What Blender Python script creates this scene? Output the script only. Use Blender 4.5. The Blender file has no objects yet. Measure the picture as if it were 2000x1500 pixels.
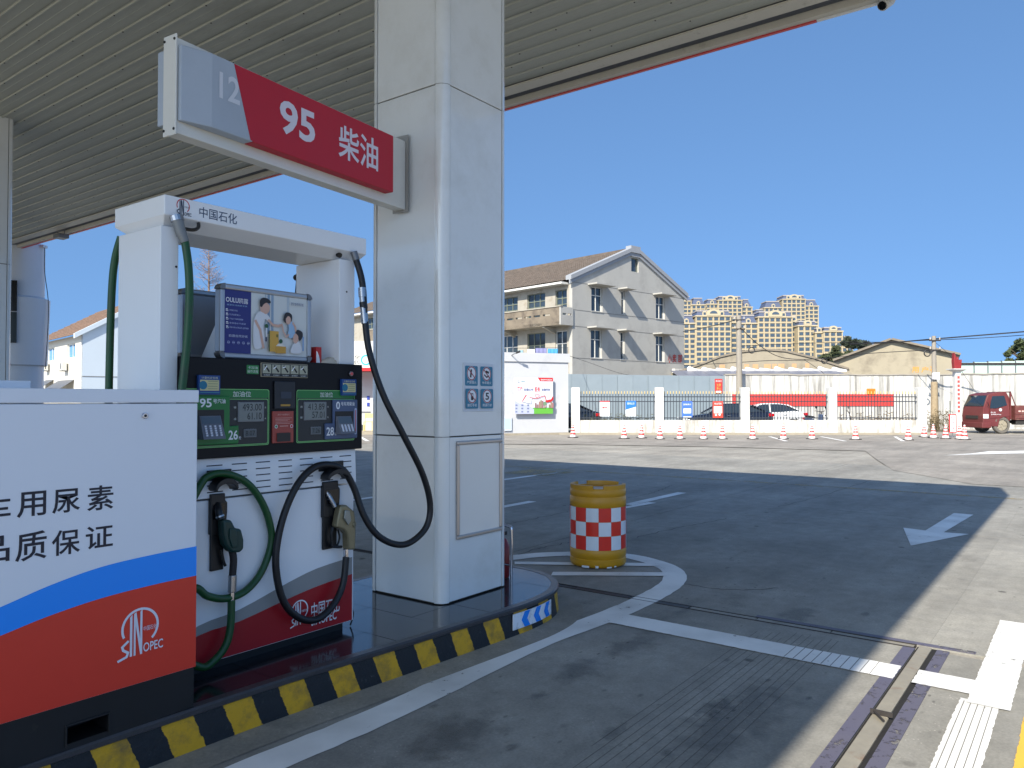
import bpy, math, random
from mathutils import Vector, Matrix
random.seed(7)
SC = bpy.context.scene
COL = SC.collection
R = math.radians

# ---------------------------------------------------------------- camera
F_, CX, CY, HC = 1502.0, 1000.0, 750.0, 1.6          # focal length and centre in photograph pixels, eye height
PIT = math.atan(32 / F_); YAW = math.atan(1130 / F_)
cam = bpy.data.cameras.new('camera'); cam.sensor_width = 36; cam.lens = 36 * F_ / 2000
cam.clip_start = .05; cam.clip_end = 6000
camo = bpy.data.objects.new('camera', cam); COL.objects.link(camo)
camo.location = (0, 0, HC); camo.rotation_euler = (R(90) + PIT, 0, YAW - R(90))
SC.camera = camo
# ---------------------------------------------------------------- sky, sun, exposure
SUN = Vector((1.22, .205, -1)).normalized()
W = bpy.data.worlds.new('World'); SC.world = W; W.use_nodes = True
nt = W.node_tree; bg = nt.nodes['Background']
sky = nt.nodes.new('ShaderNodeTexSky'); sky.sky_type = 'NISHITA'; sky.sun_disc = False
sky.sun_elevation = math.asin(-SUN.z); sky.sun_rotation = math.atan2(-SUN.x, -SUN.y)
sky.altitude = 0; sky.air_density = 1.0; sky.dust_density = 1.2; sky.ozone_density = 4.2
# look the sky up a little above the true direction everywhere: keeps the clear deep blue down to the horizon
_tc = nt.nodes.new('ShaderNodeTexCoord'); _ma = nt.nodes.new('ShaderNodeVectorMath'); _ma.operation = 'MULTIPLY_ADD'
_ma.inputs[1].default_value = (1, 1, .75); _ma.inputs[2].default_value = (0, 0, .34)
_no = nt.nodes.new('ShaderNodeVectorMath'); _no.operation = 'NORMALIZE'
nt.links.new(_tc.outputs['Generated'], _ma.inputs[0]); nt.links.new(_ma.outputs[0], _no.inputs[0]); nt.links.new(_no.outputs[0], sky.inputs[0])
_mx = nt.nodes.new('ShaderNodeVectorMath'); _mx.operation = 'MULTIPLY'; _mx.inputs[1].default_value = (.85, 1.0, 1.05)      # clear winter air, whole sky alike
nt.links.new(sky.outputs[0], _mx.inputs[0]); nt.links.new(_mx.outputs[0], bg.inputs[0]); bg.inputs[1].default_value = .13
sl = bpy.data.lights.new('sun', 'SUN'); sl.energy = 5.0; sl.angle = R(.53); sl.color = (1, .92, .79)
so = bpy.data.objects.new('sun', sl); COL.objects.link(so); so.rotation_euler = SUN.to_track_quat('-Z', 'Y').to_euler()
so.location = (-20, -6, 30)
SC.view_settings.view_transform = 'Standard'; SC.view_settings.look = 'None'
SC.view_settings.exposure = .78; SC.view_settings.gamma = 1
SC.render.engine = 'CYCLES'
SC.cycles.max_bounces = 8; SC.cycles.diffuse_bounces = 4; SC.cycles.glossy_bounces = 4
SC.cycles.use_denoising = True

# ---------------------------------------------------------------- pixel <-> place
_Fh = Vector((math.cos(YAW), math.sin(YAW), 0)); RR = Vector((math.sin(YAW), -math.cos(YAW), 0))
_F = _Fh * math.cos(PIT) + Vector((0, 0, math.sin(PIT))); _U = RR.cross(_F)
EYE = Vector((0, 0, HC))
def ray(x, y): return _F + RR * ((x - CX) / F_) - _U * ((y - CY) / F_)
def onz(x, y, z=0.0): r = ray(x, y); return EYE + r * ((z - HC) / r.z)
def onx(x, y, X): r = ray(x, y); return EYE + r * (X / r.x)
def ony(x, y, Y): r = ray(x, y); return EYE + r * (Y / r.y)
def onplane(x, y, P, N): r = ray(x, y); return EYE + r * ((P - EYE).dot(N) / r.dot(N))
def atd(x, y, d): r = ray(x, y); h = r.dot(_Fh); return EYE + r * (d / h)      # at horizontal depth d
def BG(u, d, z=0.0): return RR * u + _Fh * d + Vector((0, 0, z))
BGA = YAW - R(90)                                                                  # rotation that turns local x to the right, local y away
# ---------------------------------------------------------------- materials
def lin(c):
    c = [v / 255 for v in c]
    return tuple(v / 12.92 if v <= .04045 else ((v + .055) / 1.055) ** 2.4 for v in c) + (1,)
MATS = {}
def M(name, col, rough=.5, metal=0., var=0., vs=6., bump=0., bs=60., spec=.5, coat=0., world=False, trans=0., stretch=None, dirt=None, dirt_s=3., dirt_lo=.52, dirt_hi=.75, wave=0.):
    """col: sRGB 0-255. var: lightness variation by noise; dirt: second colour over noise patches."""
    if name in MATS: return MATS[name]
    m = bpy.data.materials.new(name); m.use_nodes = True; t = m.node_tree; N = t.nodes; L = t.links
    b = N['Principled BSDF']; c = lin(col)
    b.inputs['Base Color'].default_value = c; b.inputs['Roughness'].default_value = rough; b.inputs['Metallic'].default_value = metal
    b.inputs['Specular IOR Level'].default_value = spec; b.inputs['Coat Weight'].default_value = coat; b.inputs['Coat Roughness'].default_value = .04
    if trans: b.inputs['Transmission Weight'].default_value = trans
    if var or bump or dirt or wave:
        if world: src = N.new('ShaderNodeNewGeometry').outputs['Position']
        else: src = N.new('ShaderNodeTexCoord').outputs['Object']
        if stretch:
            mp = N.new('ShaderNodeMapping'); mp.inputs['Scale'].default_value = stretch; L.new(src, mp.inputs[0]); src = mp.outputs[0]
    if var or dirt:
        n = N.new('ShaderNodeTexNoise'); n.inputs['Scale'].default_value = vs; n.inputs['Detail'].default_value = 6; n.inputs['Roughness'].default_value = .65
        L.new(src, n.inputs['Vector'])
        mr = N.new('ShaderNodeMapRange'); mr.inputs[1].default_value = .25; mr.inputs[2].default_value = .75
        mr.inputs[3].default_value = 1 - var; mr.inputs[4].default_value = 1 + var; L.new(n.outputs[0], mr.inputs[0])
        mx = N.new('ShaderNodeVectorMath'); mx.operation = 'SCALE'; mx.inputs[0].default_value = c[:3]; L.new(mr.outputs[0], mx.inputs['Scale'])
        out = mx.outputs[0]
        if dirt:
            n2 = N.new('ShaderNodeTexNoise'); n2.inputs['Scale'].default_value = dirt_s; n2.inputs['Detail'].default_value = 8; n2.inputs['Roughness'].default_value = .7
            L.new(src, n2.inputs['Vector'])
            r2 = N.new('ShaderNodeMapRange'); r2.inputs[1].default_value = dirt_lo; r2.inputs[2].default_value = dirt_hi; L.new(n2.outputs[0], r2.inputs[0])
            m2 = N.new('ShaderNodeMix'); m2.data_type = 'RGBA'; L.new(r2.outputs[0], m2.inputs[0]); L.new(out, m2.inputs[6]); m2.inputs[7].default_value = lin(dirt); out = m2.outputs[2]
        L.new(out, b.inputs['Base Color'])
        if rough > .15:
            mr2 = N.new('ShaderNodeMapRange'); mr2.inputs[3].default_value = rough * .85; mr2.inputs[4].default_value = min(1, rough * 1.15)
            L.new(n.outputs[0], mr2.inputs[0]); L.new(mr2.outputs[0], b.inputs['Roughness'])
    if bump or wave:
        n3 = N.new('ShaderNodeTexNoise'); n3.inputs['Scale'].default_value = 3.5 if wave else bs; n3.inputs['Detail'].default_value = 1 if wave else 5
        L.new(src, n3.inputs['Vector'])
        bp = N.new('ShaderNodeBump'); bp.inputs['Strength'].default_value = wave or bump; bp.inputs['Distance'].default_value = .05 if wave else .01
        L.new(n3.outputs[0], bp.inputs['Height']); L.new(bp.outputs[0], b.inputs['Normal'])
    MATS[name] = m
    return m
WHITE = M('white_paint', (214, 216, 216), .32, var=.03, vs=3)
PANEL = M('white_composite_panel', (222, 224, 222), .2, var=.03, vs=1.1, wave=.035, coat=1.0, dirt=(206, 206, 200), dirt_s=1.6, dirt_lo=.5, dirt_hi=.8)
BLACK = M('black_plastic', (18, 19, 22), .4, var=.1, vs=20)
BLACKG = M('black_gloss', (12, 13, 17), .18)
RUBBER = M('black_rubber', (20, 21, 25), .55, bump=.1, bs=200)
STEEL = M('brushed_steel', (170, 170, 172), .28, metal=1, var=.06, vs=30)
CHROME = M('polished_steel', (200, 200, 205), .12, metal=1)
GREYM = M('grey_metal', (120, 122, 126), .45, metal=.6, var=.05)
RED = M('red_film', (176, 28, 38), .45, var=.03)
GLASS_D = M('dark_window_glass', (38, 48, 58), .08, spec=.6)
CURT = M('curtain_cloth', (205, 200, 190), .8, var=.08, vs=4)

# ---------------------------------------------------------------- mesh collector
WMX = {}
def wm(o): return WMX.get(o.name, Matrix.Identity(4)) if o else Matrix.Identity(4)
class MB:
    def __init__(s, T=None): s.v = []; s.f = []; s.m = []; s.uv = {}; s.T = T; s.mi = 0
    def add(s, vs, fs, mi=None):
        o = len(s.v); T = s.T
        s.v += [tuple(T @ Vector(p)) if T else tuple(p) for p in vs]
        s.f += [tuple(o + i for i in q) for q in fs]; s.m += [s.mi if mi is None else mi] * len(fs)
        return s
    def box(s, x0, x1, y0, y1, z0, z1, mi=None):
        if x0 > x1: x0, x1 = x1, x0
        if y0 > y1: y0, y1 = y1, y0
        if z0 > z1: z0, z1 = z1, z0
        return s.add([(x0,y0,z0),(x1,y0,z0),(x1,y1,z0),(x0,y1,z0),(x0,y0,z1),(x1,y0,z1),(x1,y1,z1),(x0,y1,z1)],
                     [(3,2,1,0),(4,5,6,7),(0,1,5,4),(1,2,6,5),(2,3,7,6),(3,0,4,7)], mi)
    def hexa(s, b, t, mi=None):          # two rings of equal length, b below t
        n = len(b)
        return s.add(list(b) + list(t), [tuple(range(n - 1, -1, -1)), tuple(range(n, 2 * n))] + [(i, (i + 1) % n, n + (i + 1) % n, n + i) for i in range(n)], mi)
    def prism(s, poly, o, ux, uy, un, d, mi=None):   # 2-D outline in (ux,uy) at o, extruded by d along un
        o, ux, uy, un = Vector(o), Vector(ux), Vector(uy), Vector(un)
        b = [o + ux * p[0] + uy * p[1] for p in poly]
        return s.hexa(b, [p + un * d for p in b], mi) if ux.cross(uy).dot(un) > 0 else s.hexa(list(reversed(b)), [p + un * d for p in reversed(b)], mi)
    def cyl(s, p0, p1, r0, r1=None, n=16, mi=None, caps=True):
        p0, p1 = Vector(p0), Vector(p1); r1 = r0 if r1 is None else r1
        d = (p1 - p0).normalized(); a = d.orthogonal().normalized(); b = d.cross(a)
        c = [(math.cos(2 * math.pi * i / n), math.sin(2 * math.pi * i / n)) for i in range(n)]
        v = [p0 + (a * x + b * y) * r0 for x, y in c] + [p1 + (a * x + b * y) * r1 for x, y in c]
        f = [(i, (i + 1) % n, n + (i + 1) % n, n + i) for i in range(n)]
        if caps: f += [tuple(range(n - 1, -1, -1)), tuple(range(n, 2 * n))]
        return s.add(v, f, mi)
    def tube(s, pts, r, n=10, mi=None, sub=6):
        P = spline([Vector(p) for p in pts], sub) if sub else [Vector(p) for p in pts]
        rr = r if callable(r) else (lambda t: r)
        v = []; f = []; K = len(P); a = None
        for k, p in enumerate(P):
            d = (P[min(k + 1, K - 1)] - P[max(k - 1, 0)]).normalized()
            a = (a - d * a.dot(d)) if a is not None else d.orthogonal()
            a.normalize(); b = d.cross(a); q = rr(k / (K - 1))
            v += [p + (a * math.cos(2 * math.pi * i / n) + b * math.sin(2 * math.pi * i / n)) * q for i in range(n)]
        for k in range(K - 1):
            f += [(k * n + i, k * n + (i + 1) % n, (k + 1) * n + (i + 1) % n, (k + 1) * n + i) for i in range(n)]
        f += [tuple(range(n - 1, -1, -1)), tuple(range((K - 1) * n, K * n))]
        return s.add(v, f, mi)
    def lathe(s, prof, c=(0, 0, 0), n=24, mi=None, caps=True):
        c = Vector(c); v = []; f = []
        for r, z in prof: v += [c + Vector((r * math.cos(2 * math.pi * i / n), r * math.sin(2 * math.pi * i / n), z)) for i in range(n)]
        for k in range(len(prof) - 1): f += [(k * n + i, k * n + (i + 1) % n, (k + 1) * n + (i + 1) % n, (k + 1) * n + i) for i in range(n)]
        if caps: f += [tuple(range(n - 1, -1, -1)), tuple(range((len(prof) - 1) * n, len(prof) * n))]
        return s.add(v, f, mi)
    def poly(s, pts, mi=None): return s.add(pts, [tuple(range(len(pts)))], mi)
    def build(s, name, mats, parent=None, smooth=None, bevel=0., label=None, cat=None, group=None, kind=None, local=False, seg=2):
        me = bpy.data.meshes.new(name)
        v = s.v
        if parent is not None and not local:
            I = wm(parent).inverted(); v = [tuple(I @ Vector(p)) for p in v]
        me.from_pydata(v, [], s.f)
        mats = mats if isinstance(mats, (list, tuple)) else [mats]
        for m in mats: me.materials.append(m)
        me.polygons.foreach_set('material_index', s.m)
        if s.uv:
            ul = me.uv_layers.new(name='UVMap'); ul.data.foreach_set('uv', [c for q in range(len(s.f)) for p in s.uv[q] for c in p])
        if smooth:
            me.polygons.foreach_set('use_smooth', [True] * len(s.f)); me.set_sharp_from_angle(angle=R(smooth))
        me.validate()
        o = bpy.data.objects.new(name, me); COL.objects.link(o)
        if parent is not None: o.parent = parent; WMX[o.name] = wm(parent)
        if bevel:
            bm = o.modifiers.new('bevel', 'BEVEL'); bm.width = bevel; bm.segments = seg; bm.limit_method = 'ANGLE'; bm.angle_limit = R(40); bm.harden_normals = False
        return tag(o, label, cat, group, kind)
def tag(o, label=None, cat=None, group=None, kind=None):
    for k, x in (('label', label), ('category', cat), ('group', group), ('kind', kind)):
        if x: o[k] = x
    return o
def thing(name, label, cat, loc=(0, 0, 0), rz=0, group=None):
    o = bpy.data.objects.new(name, None); COL.objects.link(o); o.location = loc; o.rotation_euler = (0, 0, rz)
    o.empty_display_size = .1
    WMX[o.name] = Matrix.Translation(loc) @ Matrix.Rotation(rz, 4, 'Z')
    return tag(o, label, cat, group)
def copy_tree(o, loc=None, rz=None, parent=None, label=None):
    c = o.copy(); COL.objects.link(c); c.parent = parent
    if loc is not None: c.location = loc
    if rz is not None: c.rotation_euler = (0, 0, rz)
    if parent is None: WMX[c.name] = Matrix.Translation(c.location) @ Matrix.Rotation(c.rotation_euler.z, 4, 'Z')
    if label: c['label'] = label
    for ch in o.children: copy_tree(ch, parent=c)
    return c
def inst(mesh_obj, parent, loc=(0, 0, 0), rz=0, name=None):
    """another piece sharing the mesh, at a place local to the parent"""
    c = mesh_obj.copy(); COL.objects.link(c); c.parent = parent; c.location = loc; c.rotation_euler = (0, 0, rz)
    if name: c.name = name
    return c
def spline(P, sub=6):
    if len(P) < 3: return P
    out = []
    for i in range(len(P) - 1):
        p0, p1, p2, p3 = P[max(i - 1, 0)], P[i], P[i + 1], P[min(i + 2, len(P) - 1)]
        for k in range(sub):
            t = k / sub
            out.append(.5 * ((2 * p1) + (p2 - p0) * t + (2 * p0 - 5 * p1 + 4 * p2 - p3) * t * t + (3 * p1 - p0 - 3 * p2 + p3) * t ** 3))
    out.append(P[-1]); return out
# ---------------------------------------------------------------- lettering and flat print
_TX = {}
def glyphs(s, bold):
    k = (s, bold)
    if k not in _TX:
        cu = bpy.data.curves.new('t', 'FONT'); cu.body = s; cu.size = 1; cu.offset = bold; cu.resolution_u = 3
        o = bpy.data.objects.new('t', cu); COL.objects.link(o)
        dg = bpy.context.evaluated_depsgraph_get(); me = o.evaluated_get(dg).to_mesh()
        v = [(p.co.x, p.co.y) for p in me.vertices]; f = [tuple(p.vertices) for p in me.polygons]
        o.evaluated_get(dg).to_mesh_clear(); bpy.data.objects.remove(o); bpy.data.curves.remove(cu)
        x0 = min(p[0] for p in v); x1 = max(p[0] for p in v); y0 = min(p[1] for p in v); y1 = max(p[1] for p in v)
        _TX[k] = ([((x - x0) / (x1 - x0), (y - y0) / (y1 - y0)) for x, y in v], f)
    return _TX[k]
class Dec(MB):
    """flat print on a rectangle O + u*U + v*V (u, v in 0..1, v up), layers .4 mm apart along N"""
    def __init__(s, O, U, V, N=None, off=.0012, step=.0004):
        super().__init__(); s.O, s.U, s.V = Vector(O), Vector(U), Vector(V)
        s.N = Vector(N).normalized() if N else s.U.cross(s.V).normalized(); s.k = off; s.st = step; s.mats = []
    def _m(s, mat):
        if mat not in s.mats: s.mats.append(mat)
        return s.mats.index(mat)
    def pt(s, p): return s.O + s.U * p[0] + s.V * p[1] + s.N * s.k
    def poly2(s, pts, mat):
        s.poly([s.pt(p) for p in pts], s._m(mat)); s.k += s.st; return s
    def rect(s, u0, v0, u1, v1, mat): return s.poly2([(u0, v0), (u1, v0), (u1, v1), (u0, v1)], mat)
    def rrect(s, u0, v0, u1, v1, r, mat):     # r in metres
        a = r / s.U.length; b = r / s.V.length; q = []
        for cx, cy, t0 in ((u1 - a, v0 + b, -90), (u1 - a, v1 - b, 0), (u0 + a, v1 - b, 90), (u0 + a, v0 + b, 180)):
            q += [(cx + a * math.cos(R(t0 + t)), cy + b * math.sin(R(t0 + t))) for t in (0, 30, 60, 90)]
        return s.poly2(q, mat)
    def disc(s, u, v, r, mat, n=24, ry=None):  # r in metres
        a = r / s.U.length; b = (ry or r) / s.V.length
        return s.poly2([(u + a * math.cos(2 * math.pi * i / n), v + b * math.sin(2 * math.pi * i / n)) for i in range(n)], mat)
    def arc(s, u, v, r, w, mat, t0=0, t1=360, n=28):
        L, H = s.U.length, s.V.length
        for i in range(n):
            q = []
            for rr, t in ((r, i), (r, i + 1), (r - w, i + 1), (r - w, i)):
                th = R(t0 + (t1 - t0) * t / n); q.append((u + rr * math.cos(th) / L, v + rr * math.sin(th) / H))
            s.poly([s.pt(p) for p in q], s._m(mat))
        s.k += s.st; return s
    def line(s, pts, w, mat):                  # w in metres
        L, H = s.U.length, s.V.length
        P = [Vector((p[0] * L, p[1] * H)) for p in pts]
        for a, b in zip(P, P[1:]):
            d = (b - a).normalized(); n = Vector((-d.y, d.x)) * w / 2; e = d * w * .3
            s.poly([s.pt((q.x / L, q.y / H)) for q in (a - n - e, b - n + e, b + n + e, a + n - e)], s._m(mat)); s.k += 4e-5
        s.k += s.st; return s
    def text(s, t, u0, v0, u1, v1, mat, bold=0.):
        v, f = glyphs(t, bold)
        s.add([s.pt((u0 + (u1 - u0) * x, v0 + (v1 - v0) * y)) for x, y in v], f, s._m(mat)); s.k += s.st; return s
    def done(s, name, parent, **k): return s.build(name, s.mats, parent, **k)
def ink(r, g, b, rough=.45): return M('ink_%d_%d_%d' % (r, g, b), (r, g, b), rough)
IW, IK, IR, IB, IG = ink(225, 227, 230), ink(20, 21, 26), ink(190, 30, 36), ink(28, 70, 165), ink(30, 120, 60)
def sinopec(d, u, v, h, main, ring, txt):
    """round emblem with tall bars and the word beneath; u,v lower left, h height in metres"""
    L, H = d.U.length, d.V.length; k = h
    U = lambda x: u + x * k / L; V = lambda y: v + y * k / H
    d.arc(U(.46), V(.60), .40 * k, .05 * k, ring, -48, 205)
    for x0, x1 in ((.24, .29), (.32, .36), (.455, .50)): d.poly2([(U(x0), V(.03)), (U(x1), V(.035)), (U(x1), V(.93 + (x1 - .4) * .3)), (U(x0), V(.90 + (x0 - .4) * .4))], main)
    d.poly2([(U(.32), V(.9)), (U(.37), V(.93)), (U(.5), V(.04)), (U(.455), V(.035))], main)
    d.line([(U(.20), V(.36)), (U(.08), V(.27)), (U(.10), V(.20)), (U(.20), V(.13)), (U(.17), V(.05)), (U(.0), V(.0))], .05 * k, main)
    d.text('OPEC', U(.52), V(.06), U(.95), V(.25), txt, .012)
    d.text('中国石化', U(.52), V(.50), U(.80), V(.60), txt)
# ================================================================ ground
def concrete_mat(name, col, spot=(60, 58, 54), rnd=.05, streak=0.):
    m = bpy.data.materials.new(name); m.use_nodes = True; t = m.node_tree; N = t.nodes; L = t.links; b = N['Principled BSDF']
    pos = N.new('ShaderNodeNewGeometry').outputs['Position']
    def noise(sc, det=6, ro=.65, stretch=None):
        n = N.new('ShaderNodeTexNoise'); n.inputs['Scale'].default_value = sc; n.inputs['Detail'].default_value = det; n.inputs['Roughness'].default_value = ro
        s = pos
        if stretch: mp = N.new('ShaderNodeMapping'); mp.inputs['Scale'].default_value = stretch; L.new(pos, mp.inputs[0]); s = mp.outputs[0]
        L.new(s, n.inputs['Vector']); return n.outputs[0]
    def rng(x, a, c, lo, hi):
        r = N.new('ShaderNodeMapRange'); L.new(x, r.inputs[0])
        for i, q in enumerate((a, c, lo, hi)): r.inputs[i + 1].default_value = q
        return r.outputs[0]
    def mul(a, c):
        q = N.new('ShaderNodeMath'); q.operation = 'MULTIPLY'; L.new(a, q.inputs[0]); L.new(c, q.inputs[1]); return q.outputs[0]
    f = mul(rng(noise(.55), .3, .7, .72, 1.22), rng(noise(7), .3, .7, .86, 1.12))
    f = mul(f, rng(noise(60, 4), .3, .7, .86, 1.14))
    f = mul(f, rng(noise(1.0, 5, .6, (.25, 2.6, 1)), .3, .7, .86, 1.1))           # wear along the lanes
    oi = N.new('ShaderNodeObjectInfo'); f = mul(f, rng(oi.outputs['Random'], 0, 1, 1 - rnd, 1 + rnd))
    sc = N.new('ShaderNodeVectorMath'); sc.operation = 'SCALE'; sc.inputs[0].default_value = lin(col)[:3]; L.new(f, sc.inputs['Scale'])
    # oil drips: small voronoi dots kept only here and there, and a few large soft stains
    vo = N.new('ShaderNodeTexVoronoi'); vo.inputs['Scale'].default_value = 3.1; L.new(pos, vo.inputs['Vector'])
    dots = mul(rng(vo.outputs['Distance'], .07, .12, 1, 0), rng(noise(.9, 2), .54, .6, 0, 1))
    st = rng(noise(1.4, 7, .7), .6, .74, 0, .5)
    mxn = N.new('ShaderNodeMath'); mxn.operation = 'MAXIMUM'; L.new(dots, mxn.inputs[0]); L.new(st, mxn.inputs[1])
    sm = N.new('ShaderNodeMath'); sm.operation = 'MULTIPLY'; sm.inputs[1].default_value = .75; L.new(mxn.outputs[0], sm.inputs[0])
    mx = N.new('ShaderNodeMix'); mx.data_type = 'RGBA'; L.new(sm.outputs[0], mx.inputs[0]); L.new(sc.outputs[0], mx.inputs[6]); mx.inputs[7].default_value = lin(spot)
    out = mx.outputs[2]
    # pale specks of exposed aggregate
    v2 = N.new('ShaderNodeTexVoronoi'); v2.inputs['Scale'].default_value = 34; L.new(pos, v2.inputs['Vector'])
    sp = mul(rng(v2.outputs['Distance'], .1, .17, 1, 0), rng(noise(2.2, 3), .52, .64, 0, .5))
    m3 = N.new('ShaderNodeMix'); m3.data_type = 'RGBA'; L.new(sp, m3.inputs[0]); L.new(out, m3.inputs[6]); m3.inputs[7].default_value = lin((196, 190, 180))
    # tyre scrapes and scattered small pits
    v3 = N.new('ShaderNodeTexVoronoi'); v3.inputs['Scale'].default_value = 16
    mp3 = N.new('ShaderNodeMapping'); mp3.inputs['Scale'].default_value = (.45, 1, 1); L.new(pos, mp3.inputs[0]); L.new(mp3.outputs[0], v3.inputs['Vector'])
    pit = mul(rng(v3.outputs['Distance'], .09, .16, 1, 0), rng(noise(1.1, 4), .5, .62, 0, .55))
    m4 = N.new('ShaderNodeMix'); m4.data_type = 'RGBA'; L.new(pit, m4.inputs[0]); L.new(m3.outputs[2], m4.inputs[6]); m4.inputs[7].default_value = lin(spot)
    L.new(m4.outputs[2], b.inputs['Base Color'])
    L.new(rng(noise(3), .3, .7, .68, .9), b.inputs['Roughness']); b.inputs['Specular IOR Level'].default_value = .35
    bp = N.new('ShaderNodeBump'); bp.inputs['Strength'].default_value = .35; bp.inputs['Distance'].default_value = .006; L.new(noise(90, 6), bp.inputs['Height']); L.new(bp.outputs[0], b.inputs['Normal'])
    MATS[name] = m; return m
CONC = concrete_mat('yard_concrete', (138, 136, 129))
CONC2 = concrete_mat('kerb_apron_concrete', (140, 136, 126))
LAND = concrete_mat('worn_concrete', (146, 142, 133))
ASPH = concrete_mat('grey_asphalt', (138, 133, 125), spot=(84, 82, 78), rnd=0)
def paint_mat(name, col, wear=.5, grime=(120, 116, 108)):
    m = bpy.data.materials.new(name); m.use_nodes = True; t = m.node_tree; N = t.nodes; L = t.links; b = N['Principled BSDF']
    pos = N.new('ShaderNodeNewGeometry').outputs['Position']
    n = N.new('ShaderNodeTexNoise'); n.inputs['Scale'].default_value = 14; n.inputs['Detail'].default_value = 10; n.inputs['Roughness'].default_value = .75; L.new(pos, n.inputs['Vector'])
    n2 = N.new('ShaderNodeTexNoise'); n2.inputs['Scale'].default_value = 2.2; n2.inputs['Detail'].default_value = 6; L.new(pos, n2.inputs['Vector'])
    r = N.new('ShaderNodeMapRange'); r.inputs[1].default_value = .4; r.inputs[2].default_value = .8; r.inputs[4].default_value = .45; L.new(n2.outputs[0], r.inputs[0])
    mx = N.new('ShaderNodeMix'); mx.data_type = 'RGBA'; mx.inputs[6].default_value = lin(col); mx.inputs[7].default_value = lin(grime); L.new(r.outputs[0], mx.inputs[0])
    L.new(mx.outputs[2], b.inputs['Base Color']); b.inputs['Roughness'].default_value = .6
    ad = N.new('ShaderNodeMath'); ad.inputs[1].default_value = .35; ad.operation = 'MULTIPLY_ADD'; L.new(n2.outputs[0], ad.inputs[0]); L.new(n.outputs[0], ad.inputs[2])
    a = N.new('ShaderNodeMapRange'); a.inputs[1].default_value = .97 - wear * .3; a.inputs[2].default_value = 1.0 - wear * .3; a.inputs[3].default_value = 1; a.inputs[4].default_value = .12; L.new(ad.outputs[0], a.inputs[0])
    L.new(a.outputs[0], b.inputs['Alpha']); MATS[name] = m; return m
PW = paint_mat('road_paint_white', (222, 222, 219), .5)
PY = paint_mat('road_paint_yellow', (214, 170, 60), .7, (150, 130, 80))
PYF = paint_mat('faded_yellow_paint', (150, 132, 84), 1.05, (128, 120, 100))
PP = paint_mat('slate_sealant', (84, 82, 98), .75, (96, 92, 96))

ground = MB().poly([(-3500, -3500, -.012), (3500, -3500, -.012), (3500, 3500, -.012), (-3500, 3500, -.012)]).build('ground', LAND, kind='structure')
XJ = [-9.4, -4.4, .6, 5.6, 10.6, 15.6, 20.6]; YJ = [-8.2, -3.7, .865, 4.9, 9.0, 13.1, 17.2, 21.3]
for i in range(6):
    for j in range(7):
        gx0 = .045 if abs(XJ[i] - 5.6) < .01 else .006; gx1 = .045 if abs(XJ[i + 1] - 5.6) < .01 else .006
        gy0 = .06 if abs(YJ[j] - .865) < .01 and XJ[i] < 5.5 else (.0005 if abs(YJ[j] - .865) < .01 else .006); gy1 = .06 if abs(YJ[j + 1] - .865) < .01 and XJ[i] < 5.5 else (.0005 if abs(YJ[j + 1] - .865) < .01 else .006)
        if YJ[j] > .9 or YJ[j] < -1: pass
        MB().box(XJ[i] + gx0, XJ[i + 1] - gx1, YJ[j] + gy0, YJ[j + 1] - gy1, -.0115, 0).build('slab', CONC, ground)
def sheet(pts, z, name, mat, parent=None, **k):
    return MB().poly([(p[0], p[1], z) for p in pts]).build(name, mat, parent, **k)
pxg = lambda *q: [onz(x, y) for x, y in q]
road = sheet(pxg((500, 866), (1100, 868), (1400, 873), (1690, 881), (1712, 898), (1745, 919), (1900, 946), (2100, 957), (2500, 940), (2600, 852), (2000, 849), (1500, 849), (500, 849)), .006, 'road', ASPH, kind='structure')
def ragged(x0, x1, y0, y1, z, name, mat, amp=.0028, step=.022):
    rg = random.Random(int((x0 + y0 * 7) * 1000)); q = []
    for (ax, ay), (bx_, by_) in (((x0, y0), (x1, y0)), ((x1, y0), (x1, y1)), ((x1, y1), (x0, y1)), ((x0, y1), (x0, y0))):
        n = max(2, int(math.hypot(bx_ - ax, by_ - ay) / step)); l = math.hypot(bx_ - ax, by_ - ay); nx, ny = (by_ - ay) / l, -(bx_ - ax) / l
        for k in range(n): e = rg.gauss(0, amp * .6) if k else 0; q.append((ax + (bx_ - ax) * k / n + nx * e, ay + (by_ - ay) * k / n + ny * e))
    return sheet(q, z, name, mat)
def strip(path, w, z, name, mat, parent=None, **k):
    P = spline([Vector((p[0], p[1], 0)) for p in path], 8); m = MB(); a = []; c = []
    for i, p in enumerate(P):
        d = (P[min(i + 1, len(P) - 1)] - P[max(i - 1, 0)]).normalized(); n = Vector((-d.y, d.x, 0)) * (w / 2) * (1 + random.uniform(-.04, .04))
        a.append((p.x + n.x, p.y + n.y, z)); c.append((p.x - n.x, p.y - n.y, z))
    K = len(P); m.add(c + a, [(i, i + 1, K + i + 1, K + i) for i in range(K - 1)])
    return m.build(name, mat, parent, **k)
LINE = [(0, 3.0), (1.2, 2.95), (2.0, 2.925), (2.8, 2.9), (4.1, 2.945), (5.0, 2.88), (5.7, 2.88), (6.3, 2.96), (6.75, 3.2), (7.0, 3.6), (7.03, 3.95), (6.75, 4.4), (6.4, 4.66), (5.8, 4.85), (4.8, 4.95), (2, 4.95)]
G = 'painted markings on the yard'
def marking(name, obj, label, cat='road marking'): return tag(obj, label, cat)
marking('', strip(LINE, .205, .004, 'painted_line', PW), 'white painted line that follows the striped kerb and rounds the barrel')
marking('', ragged(4.865, 5.125, .928, 2.80, .0056, 'painted_line', PW), 'white painted bar crossing from the island line to the drain')
marking('', ragged(4.865, 5.12, .53, .832, .0056, 'painted_line', PW), 'short white painted bar between the drain and the sunlit white line')
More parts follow.
